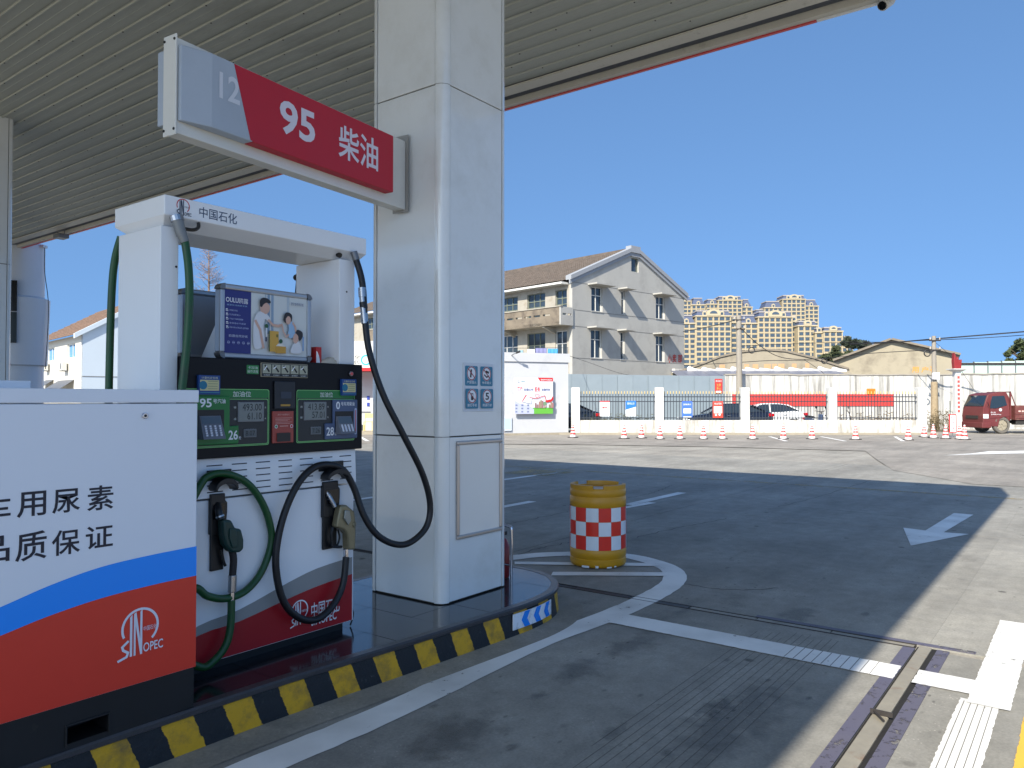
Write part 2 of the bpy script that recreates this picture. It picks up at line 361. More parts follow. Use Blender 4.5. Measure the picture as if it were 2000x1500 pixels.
marking('', ragged(2.6, 4.78, .40, .58, .0042, 'painted_line', PW), 'scored half of the white line along the sunlit drain')
marking('', ragged(4.72, 6.62, .35, .545, .0072, 'painted_line', PW), 'unscored half of the white line beside the sunlit drain end')
marking('', ragged(2.6, 5.2, .10, .29, .0042, 'painted_line', PY), 'yellow painted line in full sun outside the white line')
for q, lb in (((1005, 1098, 1289, 1101, 1291, 1107, 1005, 1103), 'thin white chord behind the striped barrel'), ((1080, 1118, 1306, 1119, 1302, 1126, 1076, 1125), 'thin white chord in front of the striped barrel')):
    marking('', sheet(pxg((q[0], q[1]), (q[2], q[3]), (q[4], q[5]), (q[6], q[7]))[::-1], .0064, 'painted_line', PW), lb)
marking('', sheet([(10.5, 5.6), (12.45, 5.6), (12.45, 5.76), (10.5, 5.76)], .0042, 'painted_line', PW), 'white lane dash just beyond the striped barrel')
marking('', sheet([(10.1, 5.5), (10.95, 5.42), (10.95, 5.57), (10.1, 5.6)], .0064, 'painted_line', PW), 'short white stub beside the lane dash')
marking('', sheet([(7.2, 7.0), (9.95, 7.0), (9.95, 7.15), (7.2, 7.15)], .0042, 'painted_line', PW), 'white lane dash emerging from behind the pillar')
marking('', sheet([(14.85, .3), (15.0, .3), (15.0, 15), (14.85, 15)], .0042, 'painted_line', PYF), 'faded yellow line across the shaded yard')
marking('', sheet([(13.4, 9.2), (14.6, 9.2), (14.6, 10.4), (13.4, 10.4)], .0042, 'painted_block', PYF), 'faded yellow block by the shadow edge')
a0, a1 = Vector((9.42, 1.60)), Vector((12.5, 1.45)); ad = (a1 - a0).normalized(); an = Vector((-ad.y, ad.x))
ap = [a0, a0 + ad * 1.25 - an * .36, a0 + ad * 1.2 - an * .1, a1 - an * .12, a1 + an * .12, a0 + ad * 1.2 + an * .1, a0 + ad * 1.25 + an * .36]
marking('', sheet(ap, .0042, 'painted_arrow', PW), 'white painted arrow at the edge of the canopy shadow')
marking('', sheet(pxg((1842, 890), (1900, 886), (1930, 882), (2060, 880), (2060, 885), (1940, 887)), .0105, 'painted_arrow', PW), 'white painted arrow out on the grey road')
for x0, x1, lb in ((700, 722, 'thin white parking line seen between dispenser and pillar'), (1500, 1540, 'thin white parking line just past the third fence pillar'), (1600, 1655, 'thin white parking line by the fourth fence pillar'), (1745, 1768, 'thin white parking line before the last fence bay end')):
    marking('', sheet(pxg((x0, 853), (x0 + 6, 853), (x1, 862), (x1 - 8, 862))[::-1], .0105, 'painted_line', PW), lb)['group'] = 'parking lines by the fence'
for (x0, y0, x1, y1, lb) in ((560, 960, 722, 940, 'white line seen between pump and pillar, farthest'), (560, 1062, 722, 1036, 'white line seen between pump and pillar, nearest')):
    pass
for X0, lb in ((8.0, 'white bay line seen between dispenser and pillar, nearer of two'), (11.5, 'white bay line seen between dispenser and pillar, farther of two')):
    marking('', sheet([(X0, 9.4), (X0 + 3.0, 9.4), (X0 + 3.0, 9.55), (X0, 9.55)], .0042, 'painted_line', PW), lb)
# scored grooves in the concrete and in the white line, oil stains
SCORE = M('score_dark', (96, 93, 88), .9, var=.2, vs=8)
for k in range(5): MB().box(2.5, 4.74, .428 + k * .032, .4315 + k * .032, .0044, .0052).build('scored_groove', SCORE, ground)
for k in range(12):
    y = 1.36 + k * .046; x0 = 2.7 + random.uniform(0, .4); MB().box(x0, 5.45 - random.uniform(0, .3), y, y + .0025, .0004, .0012).build('scored_groove', SCORE, ground)
for k in range(10): MB().box(4.87, 5.12, 1.05 + k * .055, 1.0535 + k * .055, .0058, .0066).build('scored_groove', SCORE, ground)
oil = bpy.data.materials.new('oil_stain'); oil.use_nodes = True; MATS['oil_stain'] = oil
_t = oil.node_tree; _b = _t.nodes['Principled BSDF']; _b.inputs['Base Color'].default_value = lin((46, 44, 42)); _b.inputs['Roughness'].default_value = .5
_c = _t.nodes.new('ShaderNodeTexCoord'); _n = _t.nodes.new('ShaderNodeTexNoise'); _n.inputs['Scale'].default_value = 9; _n.inputs['Detail'].default_value = 10; _t.links.new(_t.nodes.new('ShaderNodeNewGeometry').outputs['Position'], _n.inputs['Vector'])
_l = _t.nodes.new('ShaderNodeVectorMath'); _l.operation = 'LENGTH'; _t.links.new(_c.outputs['Object'], _l.inputs[0])
_m = _t.nodes.new('ShaderNodeMath'); _m.operation = 'MULTIPLY_ADD'; _m.inputs[1].default_value = 1.6; _t.links.new(_n.outputs[0], _m.inputs[0]); _t.links.new(_l.outputs['Value'], _m.inputs[2])
_r = _t.nodes.new('ShaderNodeMapRange'); _r.inputs[1].default_value = 1.05; _r.inputs[2].default_value = 1.55; _r.inputs[3].default_value = .26; _r.inputs[4].default_value = 0; _t.links.new(_m.outputs[0], _r.inputs[0]); _t.links.new(_r.outputs[0], _b.inputs['Alpha'])
for k, (px, py, sx_, sy_) in enumerate(((1395, 1385, .22, .10), (1440, 1400, .9, .30), (1130, 1310, .35, .2), (880, 1440, .5, .25), (1230, 1260, .4, .18), (1560, 1200, .5, .16), (1200, 1430, .16, .07), (1050, 1360, .12, .06), (1690, 1200, .12, .05), (1330, 1195, .15, .08), (1500, 1330, .07, .03), (1580, 1365, .05, .03), (1100, 1420, .06, .04), (960, 1300, .05, .03), (1250, 1360, .05, .025), (1000, 1460, .07, .05), (1180, 1350, .04, .025), (1420, 1290, .06, .03), (1300, 1470, .06, .04), (850, 1380, .06, .04), (1610, 1130, .08, .03), (1420, 1110, .07, .03))):
    p = onz(px, py); o_ = MB().poly([(1.2 * math.cos(t * .3927), 1.2 * math.sin(t * .3927), 0) for t in range(16)]).build('oil_stain', oil, ground, local=True); o_.location = (p.x, p.y, .0021 + .0001 * k); o_.scale = (sx_, sy_, 1)
CRK = M('crack_dark', (58, 57, 56), .95, var=.2, vs=10)
for q in (((985, 1025), (1040, 1014), (1110, 999)), ((1224, 973), (1262, 966), (1290, 957), (1312, 948)), ((985, 1092), (1050, 1072), (1110, 1060)), ((1240, 1050), (1330, 1030), (1420, 1013)), ((1520, 990), (1600, 970), (1700, 938)), ((1560, 990), (1700, 1003), (1880, 1022)), ((1330, 1140), (1420, 1152), (1520, 1149))):
    g_ = [onz(x, y) for x, y in q]; P_ = spline(g_, 10); P_ = [p + Vector((random.gauss(0, .012), random.gauss(0, .012), 0)) for p in P_]
    strip(P_[::1], .011, .0016, 'crack', CRK, ground)
# drain channels
DARK = M('drain_dirt', (26, 25, 25), .9, var=.3, vs=8)
RUST = M('rusty_plate', (140, 134, 120), .55, metal=.15, var=.14, vs=9, dirt=(120, 82, 52), dirt_s=7, dirt_lo=.55, dirt_hi=.8, bump=.2, bs=30)
IRON = M('dark_iron', (62, 58, 56), .55, metal=.4, var=.15, vs=14)
dr = thing('drain_channel', 'dark slot drain running from the island nose under the white line', 'drain', (5.6, 2.8, 0))
MB().box(5.556, 5.644, .93, 8.2, -.011, -.008).build('channel_bed', DARK, dr)
for x in (5.557, 5.633): MB().box(x, x + .010, .93, 8.2, -.008, .005).build('edge_bar', IRON, dr)
for k in range(9):
    y0 = .94 + k * .52
    MB().box(5.572, 5.628, y0, y0 + .51, -.006, .001 + random.uniform(-.002, .002)).build('cover_plate', RUST if k < 3 else IRON, dr)
d2 = thing('drain_channel', 'rusty plate-covered drain lying in full sun with a lifted plate', 'drain', (3.5, .86, 0))
MB().box(-2, 5.64, .806, .924, -.0112, -.009).build('channel_bed', DARK, d2)
MB().box(-2, 5.545, .924, .995, .0008, .0046).build('sealant_strip', PP, d2)
MB().box(-2, 5.60, .735, .805, .0008, .0046).build('sealant_strip', PP, d2)
MB().box(5.646, 5.70, .60, 2.0, .0008, .0046).build('sealant_strip', PP, d2)
xs = [-2, -.4, 1.1, 2.5, 3.35, 4.26, 5.62]
for k in range(6):
    t = .0 if k != 3 else .012
    m = MB(); x0, x1 = xs[k] + .004, xs[k + 1] - .004; y0, y1 = .832 + (k % 2) * .006, .908
    m.hexa([(x0, y0, -.008), (x1, y0, -.008), (x1, y1, -.008), (x0, y1, -.008)], [(x0, y0, .002), (x1, y0, .002 + t * .6), (x1, y1, .006 + t * .6), (x0, y1, .006)]).build('cover_plate', RUST, d2, bevel=.001)
MB().box(4.262, 4.268, .815, .92, .004, .03).build('plate_lip', IRON, d2)
MB().tube([(4.262, .90, .02), (4.18, .84, .012)], .006, sub=0).build('plate_lip', IRON, d2)

# ================================================================ pump island
S = .2
SIDE = [(-5, 3.42), (0, 3.33), (1.2, 3.30), (1.84, 3.285), (2.45, 3.265), (3.3, 3.195), (4.1, 3.14), (4.45, 3.135), (4.75, 3.19), (5.0, 3.33), (5.17, 3.56), (5.23, 3.85), (5.17, 4.14), (5.0, 4.40), (4.75, 4.56), (4.4, 4.62), (3.3, 4.6), (2.0, 4.58), (-5, 4.55)]
OUT = spline([Vector((x, y, 0)) for x, y in SIDE], 5)
def offset_path(P, d):
    o = []
    for i, p in enumerate(P):
        t = (P[min(i + 1, len(P) - 1)] - P[max(i - 1, 0)]).normalized(); o.append(Vector((p.x + t.y * d, p.y - t.x * d, 0)))
    return o
def band(m, P, d0, z0, d1, z1, uv=False, u0=0):
    A, B = offset_path(P, d0), offset_path(P, d1); K = len(P); n0 = len(m.f)
    m.add([(a.x, a.y, z0) for a in A] + [(b.x, b.y, z1) for b in B], [(i, i + 1, K + i + 1, K + i) for i in range(K - 1)])
    if uv:
        u = [u0]
        for i in range(1, K): u.append(u[-1] + (P[i] - P[i - 1]).length)
        for i in range(K - 1): m.uv[n0 + i] = [(u[i], 0), (u[i + 1], 0), (u[i + 1], z1), (u[i], z1)]
    return m
km = bpy.data.materials.new('striped_kerb_paint'); km.use_nodes = True; MATS['striped_kerb_paint'] = km
t = km.node_tree; N = t.nodes; L = t.links; b = N['Principled BSDF']
uvn = N.new('ShaderNodeUVMap'); sx = N.new('ShaderNodeSeparateXYZ'); L.new(uvn.outputs[0], sx.inputs[0])
pos = N.new('ShaderNodeNewGeometry').outputs['Position']
def nz(sc, det=6): n = N.new('ShaderNodeTexNoise'); n.inputs['Scale'].default_value = sc; n.inputs['Detail'].default_value = det; n.inputs['Roughness'].default_value = .7; L.new(pos, n.inputs['Vector']); return n.outputs[0]
def ma(op, a, c=None, d=None):
    q = N.new('ShaderNodeMath'); q.operation = op
    for i, x in enumerate((a, c, d)):
        if x is None: continue
        if isinstance(x, (int, float)): q.inputs[i].default_value = x
        else: L.new(x, q.inputs[i])
    return q.outputs[0]
uu = ma('MULTIPLY_ADD', sx.outputs[1], .38, sx.outputs[0])         # the stripes lean
uu = ma('MULTIPLY_ADD', nz(25), .03, uu)
fr = ma('FRACT', ma('DIVIDE', ma('ADD', uu, .272), .298))
yel = ma('LESS_THAN', fr, .5)
mx = N.new('ShaderNodeMix'); mx.data_type = 'RGBA'; L.new(yel, mx.inputs[0])
cy = N.new('ShaderNodeMix'); cy.data_type = 'RGBA'; cy.inputs[6].default_value = lin((206, 156, 26)); cy.inputs[7].default_value = lin((120, 96, 52))
rr = N.new('ShaderNodeMapRange'); rr.inputs[1].default_value = .45; rr.inputs[2].default_value = .72; L.new(nz(9, 8), rr.inputs[0]); L.new(rr.outputs[0], cy.inputs[0])
ck = N.new('ShaderNodeMix'); ck.data_type = 'RGBA'; ck.inputs[6].default_value = lin((26, 28, 32)); ck.inputs[7].default_value = lin((92, 92, 90))
r2 = N.new('ShaderNodeMapRange'); r2.inputs[1].default_value = .6; r2.inputs[2].default_value = .78; L.new(nz(22, 8), r2.inputs[0]); L.new(r2.outputs[0], ck.inputs[0])
L.new(ck.outputs[2], mx.inputs[6]); L.new(cy.outputs[2], mx.inputs[7]); L.new(mx.outputs[2], b.inputs['Base Color']); b.inputs['Roughness'].default_value = .55
bp = N.new('ShaderNodeBump'); bp.inputs['Strength'].default_value = .5; bp.inputs['Distance'].default_value = .012; L.new(nz(28), bp.inputs['Height']); L.new(bp.outputs[0], b.inputs['Normal'])
GRAN = M('polished_dark_granite', (30, 32, 37), .12, var=.1, vs=50, bump=.02, bs=6, spec=.7)
NOSE = M('granite_edge', (58, 56, 58), .35, var=.2, vs=25, bump=.15, bs=40)
isl = thing('pump_island', 'raised pump island with polished dark tiles and black and yellow striped kerb', 'pump island', (3, 3.86, 0))
m = band(MB(), OUT, .012, -.005, 0, .165, uv=True); m.build('kerb', km, isl, smooth=50)
m = MB(); band(m, OUT, .0, .165, .012, .172); band(m, OUT, .012, .172, .012, .192); band(m, OUT, .012, .192, .004, S + .002); band(m, OUT, .004, S + .002, -.045, S + .002); band(m, OUT, -.045, S + .002, -.045, S - .01)
m.build('kerb_nosing', NOSE, isl, smooth=60)
band(MB(), OUT, .20, .0035, .004, .012).build('kerb_apron', CONC2, isl)
INN = [(p.x, p.y) for p in offset_path(OUT, -.047)]
MB().poly([(x, y, S - .014) for x, y in INN]).build('island_bed', NOSE, isl)
def clip_rect(poly, x0, x1, y0, y1):
    for ax, s, lim in ((0, 1, x0), (0, -1, x1), (1, 1, y0), (1, -1, y1)):
        o = []
        for i, p in enumerate(poly):
            q = poly[i - 1]; a, c = s * (p[ax] - lim), s * (q[ax] - lim)
            if (a >= 0) != (c >= 0):
                tt = c / (c - a); o.append((q[0] + (p[0] - q[0]) * tt, q[1] + (p[1] - q[1]) * tt))
            if a >= 0: o.append(p)
        poly = o
        if not poly: return []
    return poly
TL = .40
for i in range(-2, 14):
    for j in range(0, 4):
        x0 = i * TL; y0 = 3.12 + j * TL
        q = clip_rect(INN, x0 + .0015, x0 + TL - .0015, y0 + .0015, y0 + TL - .0015)
        if len(q) < 3: continue
        dz = random.uniform(-.0006, .0006); tx = random.uniform(-.0012, .0012)
        m = MB(); m.hexa([(x, y, S - .012) for x, y in q], [(x, y, S + dz + (x - x0 - TL / 2) * tx) for x, y in q]); m.build('tile', GRAN, isl)
# chevron strip stuck on the kerb
k0 = [p for p in OUT if 4.15 < p.x < 4.75 and p.y < 3.4]
CH = [Vector((4.20, 3.125, .035)), Vector((4.34, 3.118, .035)), Vector((4.48, 3.121, .035)), Vector((4.62, 3.138, .035))]
chv = thing('chevron_strip', 'blue and white chevron reflector strip stuck on the striped kerb', 'reflector strip', (4.4, 3.12, 0))
CB, CW = M('reflective_blue', (10, 128, 224), .25), M('reflective_white', (220, 224, 230), .25, dirt=(150, 148, 140), dirt_s=14)
P = spline([Vector((4.165, 3.122, 0)), Vector((4.3, 3.114, 0)), Vector((4.45, 3.114, 0)), Vector((4.58, 3.130, 0)), Vector((4.655, 3.146, 0))], 6)
def along(sv):
    acc = 0
    for a, c in zip(P, P[1:]):
        l = (c - a).length
        if acc + l >= sv: return a + (c - a) * ((sv - acc) / l)
        acc += l
    return P[-1]
LT = sum((c - a).length for a, c in zip(P, P[1:])); nb = 7
m = MB(); m.hexa([*(Vector((p.x, p.y, .052)) for p in P), *(Vector((p.x, p.y + .006, .052)) for p in reversed(P))], [*(Vector((p.x, p.y, .158)) for p in P), *(Vector((p.x, p.y + .006, .158)) for p in reversed(P))])
m.build('backing', CW, chv)
for k in range(3):
    s0 = LT * (.17 + k * .28); w = LT * .13; a = LT * .07
    q = lambda sv, z: Vector((along(max(0, min(LT, sv))).x, along(max(0, min(LT, sv))).y - .0015, z))
    for z0, z1, e0, e1 in ((.053, .105, a, 0), (.105, .157, 0, a)):
        MB().poly([q(s0 + e0, z0), q(s0 + w + e0, z0), q(s0 + w + e1, z1), q(s0 + e1, z1)]).build('chevron', CB, chv)

# ================================================================ canopy
XC, ZB, ZT, Y0C, Y1C, X0C = 8.51, 5.67, 6.71, 0.0, 30.0, -6.5  # unseen rear edge pulled in so sunlit ground behind brightens ceiling and left faces
CEIL = M('ceiling_sheet', (172, 174, 165), .5, var=.08, vs=1.2, dirt=(120, 116, 104), dirt_s=.8, dirt_lo=.55, dirt_hi=.8, stretch=(1, .25, 1))
TRIM = M('ceiling_trim', (196, 192, 180), .45, var=.06, vs=3, dirt=(120, 112, 98), dirt_s=5, dirt_lo=.6, dirt_hi=.85)
can = thing('canopy', 'wide flat filling station canopy with ribbed ceiling and red fascia edge', 'canopy', (0, 12, 5.67))
pr = [(0, .0), (.020, .0), (.026, .016), (.034, .016), (.040, .0), (.12, .0), (.125, .006), (.131, .006), (.136, 0), (.24, .0)]
pitch = .24
mm = MB(); K = len(pr)
zz = ZB + .09
pr2 = [(0, 0), (.016, -.0), (.021, -.019), (.037, -.019), (.042, -.0), (.135, -.0), (.139, -.0025), (.147, -.0025), (.151, 0), (.2385, 0)]
vv = [(x, y, -z if False else z) for y in (Y0C + .1, Y1C - .1) for x, z in pr2]
mm.add(vv, [(i, i + 1, K + i + 1, K + i) for i in range(K - 1)])
c0 = None; n = int((8.02 - X0C) / pitch)
for k in range(n):
    x = 8.02 - (k + 1) * pitch
    if c0 is None:
        mm.v = [(a, b_, c) for a, b_, c in mm.v]; c0 = mm.build('ceiling_panel', CEIL, can, local=True); 
        c0.location = (x - 0, -12, zz - 5.67)
    else: inst(c0, can, (x, -12, zz - 5.67 + random.uniform(-.0015, .0015)), name='ceiling_panel')
sc = MB()
for k in range(34):
    x = 8.02 - (k + 1) * pitch + .029
    for j in range(30):
        y = .5 + j * .98 + (k % 2) * .3
        sc.cyl((x, y, zz - .019), (x, y, zz - .024), .009, n=6)
sc.build('ceiling_screws', M('screw_dark', (50, 48, 45), .6), can, kind='stuff')
MB().box(X0C + .1, XC - .1, Y0C + .05, Y1C - .05, zz + .05, ZT - .1).build('roof_deck', GREYM, can)
MB().box(8.02, 8.23, Y0C, Y1C, zz - .035, zz - .012).build('edge_trim', TRIM, can)
MB().box(8.23, 8.40, Y0C, Y1C, zz + .0, zz + .03).build('gutter', M('gutter_shadow_metal', (82, 86, 94), .5, var=.08), can)
MB().box(8.40, 8.485, Y0C, Y1C, ZB + .012, ZT).build('fascia_lip', TRIM, can)
for k in range(8):
    y0 = 2.3 + k * 3.46
    MB().box(8.486, XC + .02, y0 + .003, y0 + 3.457, ZB, ZT).build('fascia_panel', M('red_fascia', (196, 36, 44), .35), can)
MB().box(8.486, XC + .02, Y0C, 2.297, ZB, ZT).build('fascia_panel', WHITE, can)
MB().box(X0C, 8.485, Y0C - .05, Y0C + .04, ZB, ZT).build('fascia_panel', WHITE, can)
MB().box(X0C, 8.485, Y1C - .04, Y1C + .05, ZB, ZT).build('fascia_panel', WHITE, can)
MB().box(X0C - .05, X0C, Y0C, Y1C, ZB, ZT).build('fascia_panel', WHITE, can)
# camera under the canopy corner
cc = onz(1734, 2, ZB); cc = Vector((8.45, cc.y, ZB + .0))
cv = thing('security_camera', 'small dark eyed security camera under the canopy edge', 'camera', cc)
cdir = Vector((-.55, .25, -.45)).normalized()
MB().cyl(cc + Vector((0, 0, .03)), cc + Vector((0, 0, -.03)), .03).build('mount', GREYM, cv)
MB().cyl(cc - cdir * .06 + Vector((0, 0, -.03)), cc + cdir * .09 + Vector((0, 0, -.03)), .062, .058, n=20).build('housing', M('camera_shell', (190, 190, 186), .4), cv, smooth=40, bevel=.008)
MB().cyl(cc + cdir * .09 + Vector((0, 0, -.03)), cc + cdir * .098 + Vector((0, 0, -.03)), .042, n=20).build('lens', BLACKG, cv)
# flood light at the far canopy edge
fl = onz(135, 458, ZB + .0); fl = Vector((8.3, fl.y, zz - .02))
f_ = thing('flood_light', 'small grey flood light hanging under the far canopy edge', 'flood light', fl)
MB().box(fl.x - .12, fl.x + .12, fl.y - .16, fl.y + .16, fl.z - .20, fl.z - .10).build('housing', GREYM, f_, bevel=.01)
MB().tube([fl + Vector((0, -.17, -.15)), fl + Vector((0, -.19, 0)), fl + Vector((0, .19, 0)), fl + Vector((0, .17, -.15))], .012, sub=0).build('bracket', GREYM, f_)

# ================================================================ canopy pillars
GAP = M('dark_joint', (92, 84, 74), .8, var=.2, vs=20)
def pillar(x0, x1, y0, y1, z0, label, seams):
    p = thing('canopy_pillar', label, 'pillar', ((x0 + x1) / 2, (y0 + y1) / 2, z0), group='canopy pillars')
    rc = .068
    MB().box(x0 + .02, x1 - .02, y0 + .02, y1 - .02, z0, zz + .04).build('core', GAP, p)
    zs = [z0 + .006] + seams + [zz + .03]
    for a, c in zip(zs, zs[1:]):
        for k in range(4):
            g = .007; h = a + .004; q = c - .004
            if k == 0: bx = (x0 + rc + g, x1 - rc - g, y0, y0 + .018)
            elif k == 1: bx = (x0 + rc + g, x1 - rc - g, y1 - .018, y1)
            elif k == 2: bx = (x0, x0 + .018, y0 + rc + g, y1 - rc - g)
            else: bx = (x1 - .018, x1, y0 + rc + g, y1 - rc - g)
            MB().box(*bx, h, q).build('cladding_panel', PANEL, p, bevel=.004)
        for sx_, sy_ in ((0, 0), (1, 0), (0, 1), (1, 1)):
            cx = x1 - rc if sx_ else x0 + rc; cy_ = y1 - rc if sy_ else y0 + rc
            t0 = {(0, 0): 180, (1, 0): 270, (1, 1): 0, (0, 1): 90}[(sx_, sy_)]
            o = [(cx + (rc + .004) * math.cos(R(t0 + t)), cy_ + (rc + .004) * math.sin(R(t0 + t))) for t in range(0, 91, 10)]
            i_ = [(cx + (rc - .02) * math.cos(R(t0 + t)), cy_ + (rc - .02) * math.sin(R(t0 + t))) for t in range(90, -1, -10)]
            MB().hexa([(x, y, a + .002) for x, y in o + i_], [(x, y, c - .002) for x, y in o + i_]).build('corner_strip', PANEL, p, smooth=40)
    return p
PX0, PX1, PY0, PY1 = 3.92, 4.655, 3.545, 4.27
pil = pillar(PX0, PX1, PY0, PY1, S, 'white panelled pillar beside the fuel dispenser carrying the 95 sign', [1.347, 3.80])
pillar(3.95, 4.61, 12.7, 13.36, -.012, 'white panelled pillar on the next lane, partly behind the urea cabinet', [1.34, 3.6])
# framed hatch on the pillar
def prect(x0, y0, x1, y1, Y):
    a = ony(x0, y0, Y); c = ony(x1, y1, Y); return a.x, c.x, c.z, a.z
hx0, hx1, hz0, hz1 = prect(890, 862, 978, 1078, PY0)
hz0 = .63
ht = thing('poster_frame', 'empty silver framed white board low on the pillar beside the kerb', 'frame', ((hx0 + hx1) / 2, PY0, hz0))
MB().box(hx0 + .02, hx1 - .02, PY0 - .006, PY0 - .0005, hz0 + .02, hz1 - .02).build('board', M('glossy_board', (216, 217, 214), .08, wave=.22, coat=1), ht)
for q in ((hx0, hx1, hz0, hz0 + .026), (hx0, hx1, hz1 - .026, hz1), (hx0, hx0 + .026, hz0 + .026, hz1 - .026), (hx1 - .026, hx1, hz0 + .026, hz1 - .026)):
    MB().box(q[0], q[1], PY0 - .02, PY0 - .0005, q[2], q[3]).build('frame_bar', M('satin_aluminium', (186, 178, 172), .3, metal=.85), ht, bevel=.007, seg=3)
# safety notice with four pictograms
sx0, sx1, sz0, sz1 = prect(904, 708, 963, 803, PY0)
sg = thing('safety_notice', 'white plate with four teal safety pictograms on the pillar', 'sign', ((sx0 + sx1) / 2, PY0, sz0))
MB().box(sx0, sx1, PY0 - .005, PY0 - .0005, sz0, sz1).build('plate', M('notice_white', (206, 210, 216), .35), sg, bevel=.002)
d = Dec((sx0, PY0 - .005, sz0), (sx1 - sx0, 0, 0), (0, 0, sz1 - sz0)); TEAL = ink(52, 122, 150); DRED = ink(150, 30, 40)
Wd, Hd = sx1 - sx0, sz1 - sz0
for (u0, v0, tx, kind) in ((.05, .53, '严禁烟火', 0), (.54, .53, '停车熄火', 1), (.05, .06, '禁打手机', 2), (.54, .06, '限速行驶', 3)):
    d.rrect(u0, v0, u0 + .41, v0 + .41, .01, TEAL); cu, cv_ = u0 + .205, v0 + .255
    d.disc(cu, cv_, .052, IW); d.arc(cu, cv_, .050, .007, DRED)
    if kind == 3: d.text('5', cu - .06, cv_ - .075, cu + .06, cv_ + .075, IK, .02)
    elif kind == 0: d.line([(cu - .03, cv_ - .07), (cu - .01, cv_ + .07)], .016, IK); d.line([(cu - .1, cv_ + .09), (cu + .1, cv_ - .09)], .007, DRED)
    elif kind == 1: d.line([(cu - .08, cv_ - .02), (cu, cv_ - .07), (cu + .07, cv_ - .04)], .010, IK); d.line([(cu - .02, cv_ + .05), (cu + .06, cv_ + .03)], .016, IK); d.line([(cu - .1, cv_ + .09), (cu + .1, cv_ - .09)], .007, DRED)
    else: d.rect(cu - .035, cv_ - .08, cu + .035, cv_ + .06, IK); d.rect(cu - .02, cv_ + .0, cu + .02, cv_ + .04, IW); d.line([(cu - .1, cv_ + .09), (cu + .1, cv_ - .09)], .007, DRED)
    d.text(tx, u0 + .05, v0 + .04, u0 + .36, v0 + .10, IW, .01)
d.done('print', sg)

# ================================================================ overhead pump number sign
A2 = Vector((3.68, 3.78)); B2 = Vector((2.364, 3.64)); dirx = (A2 - B2).normalized(); nrm = Vector((dirx.y, -dirx.x))     # nrm faces the near lane
X3 = Vector((dirx.x, dirx.y, 0)); N3 = Vector((nrm.x, nrm.y, 0)); Z3 = Vector((0, 0, 1))
org = Vector((B2.x, B2.y, 0))
P3 = lambda x, n, z: org + X3 * x + N3 * n + Z3 * z             # x along the sign from its left red edge, n outward from the red face
def spx(px, py): return onplane(px, py, org, N3)
Lr = (A2 - B2).length; zt, zb = 3.405, 3.017
sgn = thing('lane_number_sign', 'red and grey arm sign reading 95 bolted to the white pillar', 'sign', (PX0, 3.9, 2.95))
xe = (spx(345, 88) - org).dot(X3)
xL = -.136                                                     # where the grey face turns into the chamfer
WS = M('sign_white_sheet', (212, 211, 204), .4, var=.04, vs=4)
GRYF = M('grey_fabric', (166, 176, 188), .5, var=.05, vs=5, bump=.15, bs=9); REDF = M('red_fabric', (182, 26, 46), .55, var=.04, vs=8, bump=.05, bs=120)
bt = .17                                                       # half thickness of the white beam is .11
x1b = Lr + .22
def sbox(x0, x1, n0, n1, z0, z1, name, mat, bevel=.004):
    m = MB(); m.hexa([P3(x0, n1, z0), P3(x1, n1, z0), P3(x1, n0, z0), P3(x0, n0, z0)][::-1], [P3(x0, n1, z1), P3(x1, n1, z1), P3(x1, n0, z1), P3(x0, n0, z1)][::-1]); return m.build(name, mat, sgn, bevel=bevel)
sbox(-.290, x1b, -.165, -.075, 2.955, 3.445, 'beam', WS)
sbox(-.300, -.2905, -.172, -.068, 2.945, 3.462, 'end_plate', WS, .012)
for z in (2.975, 3.435):
    for n_ in (-.160, -.080): MB().cyl(P3(-.299, n_, z), P3(-.304, n_, z), .007, n=10).build('bolt', BLACK, sgn)
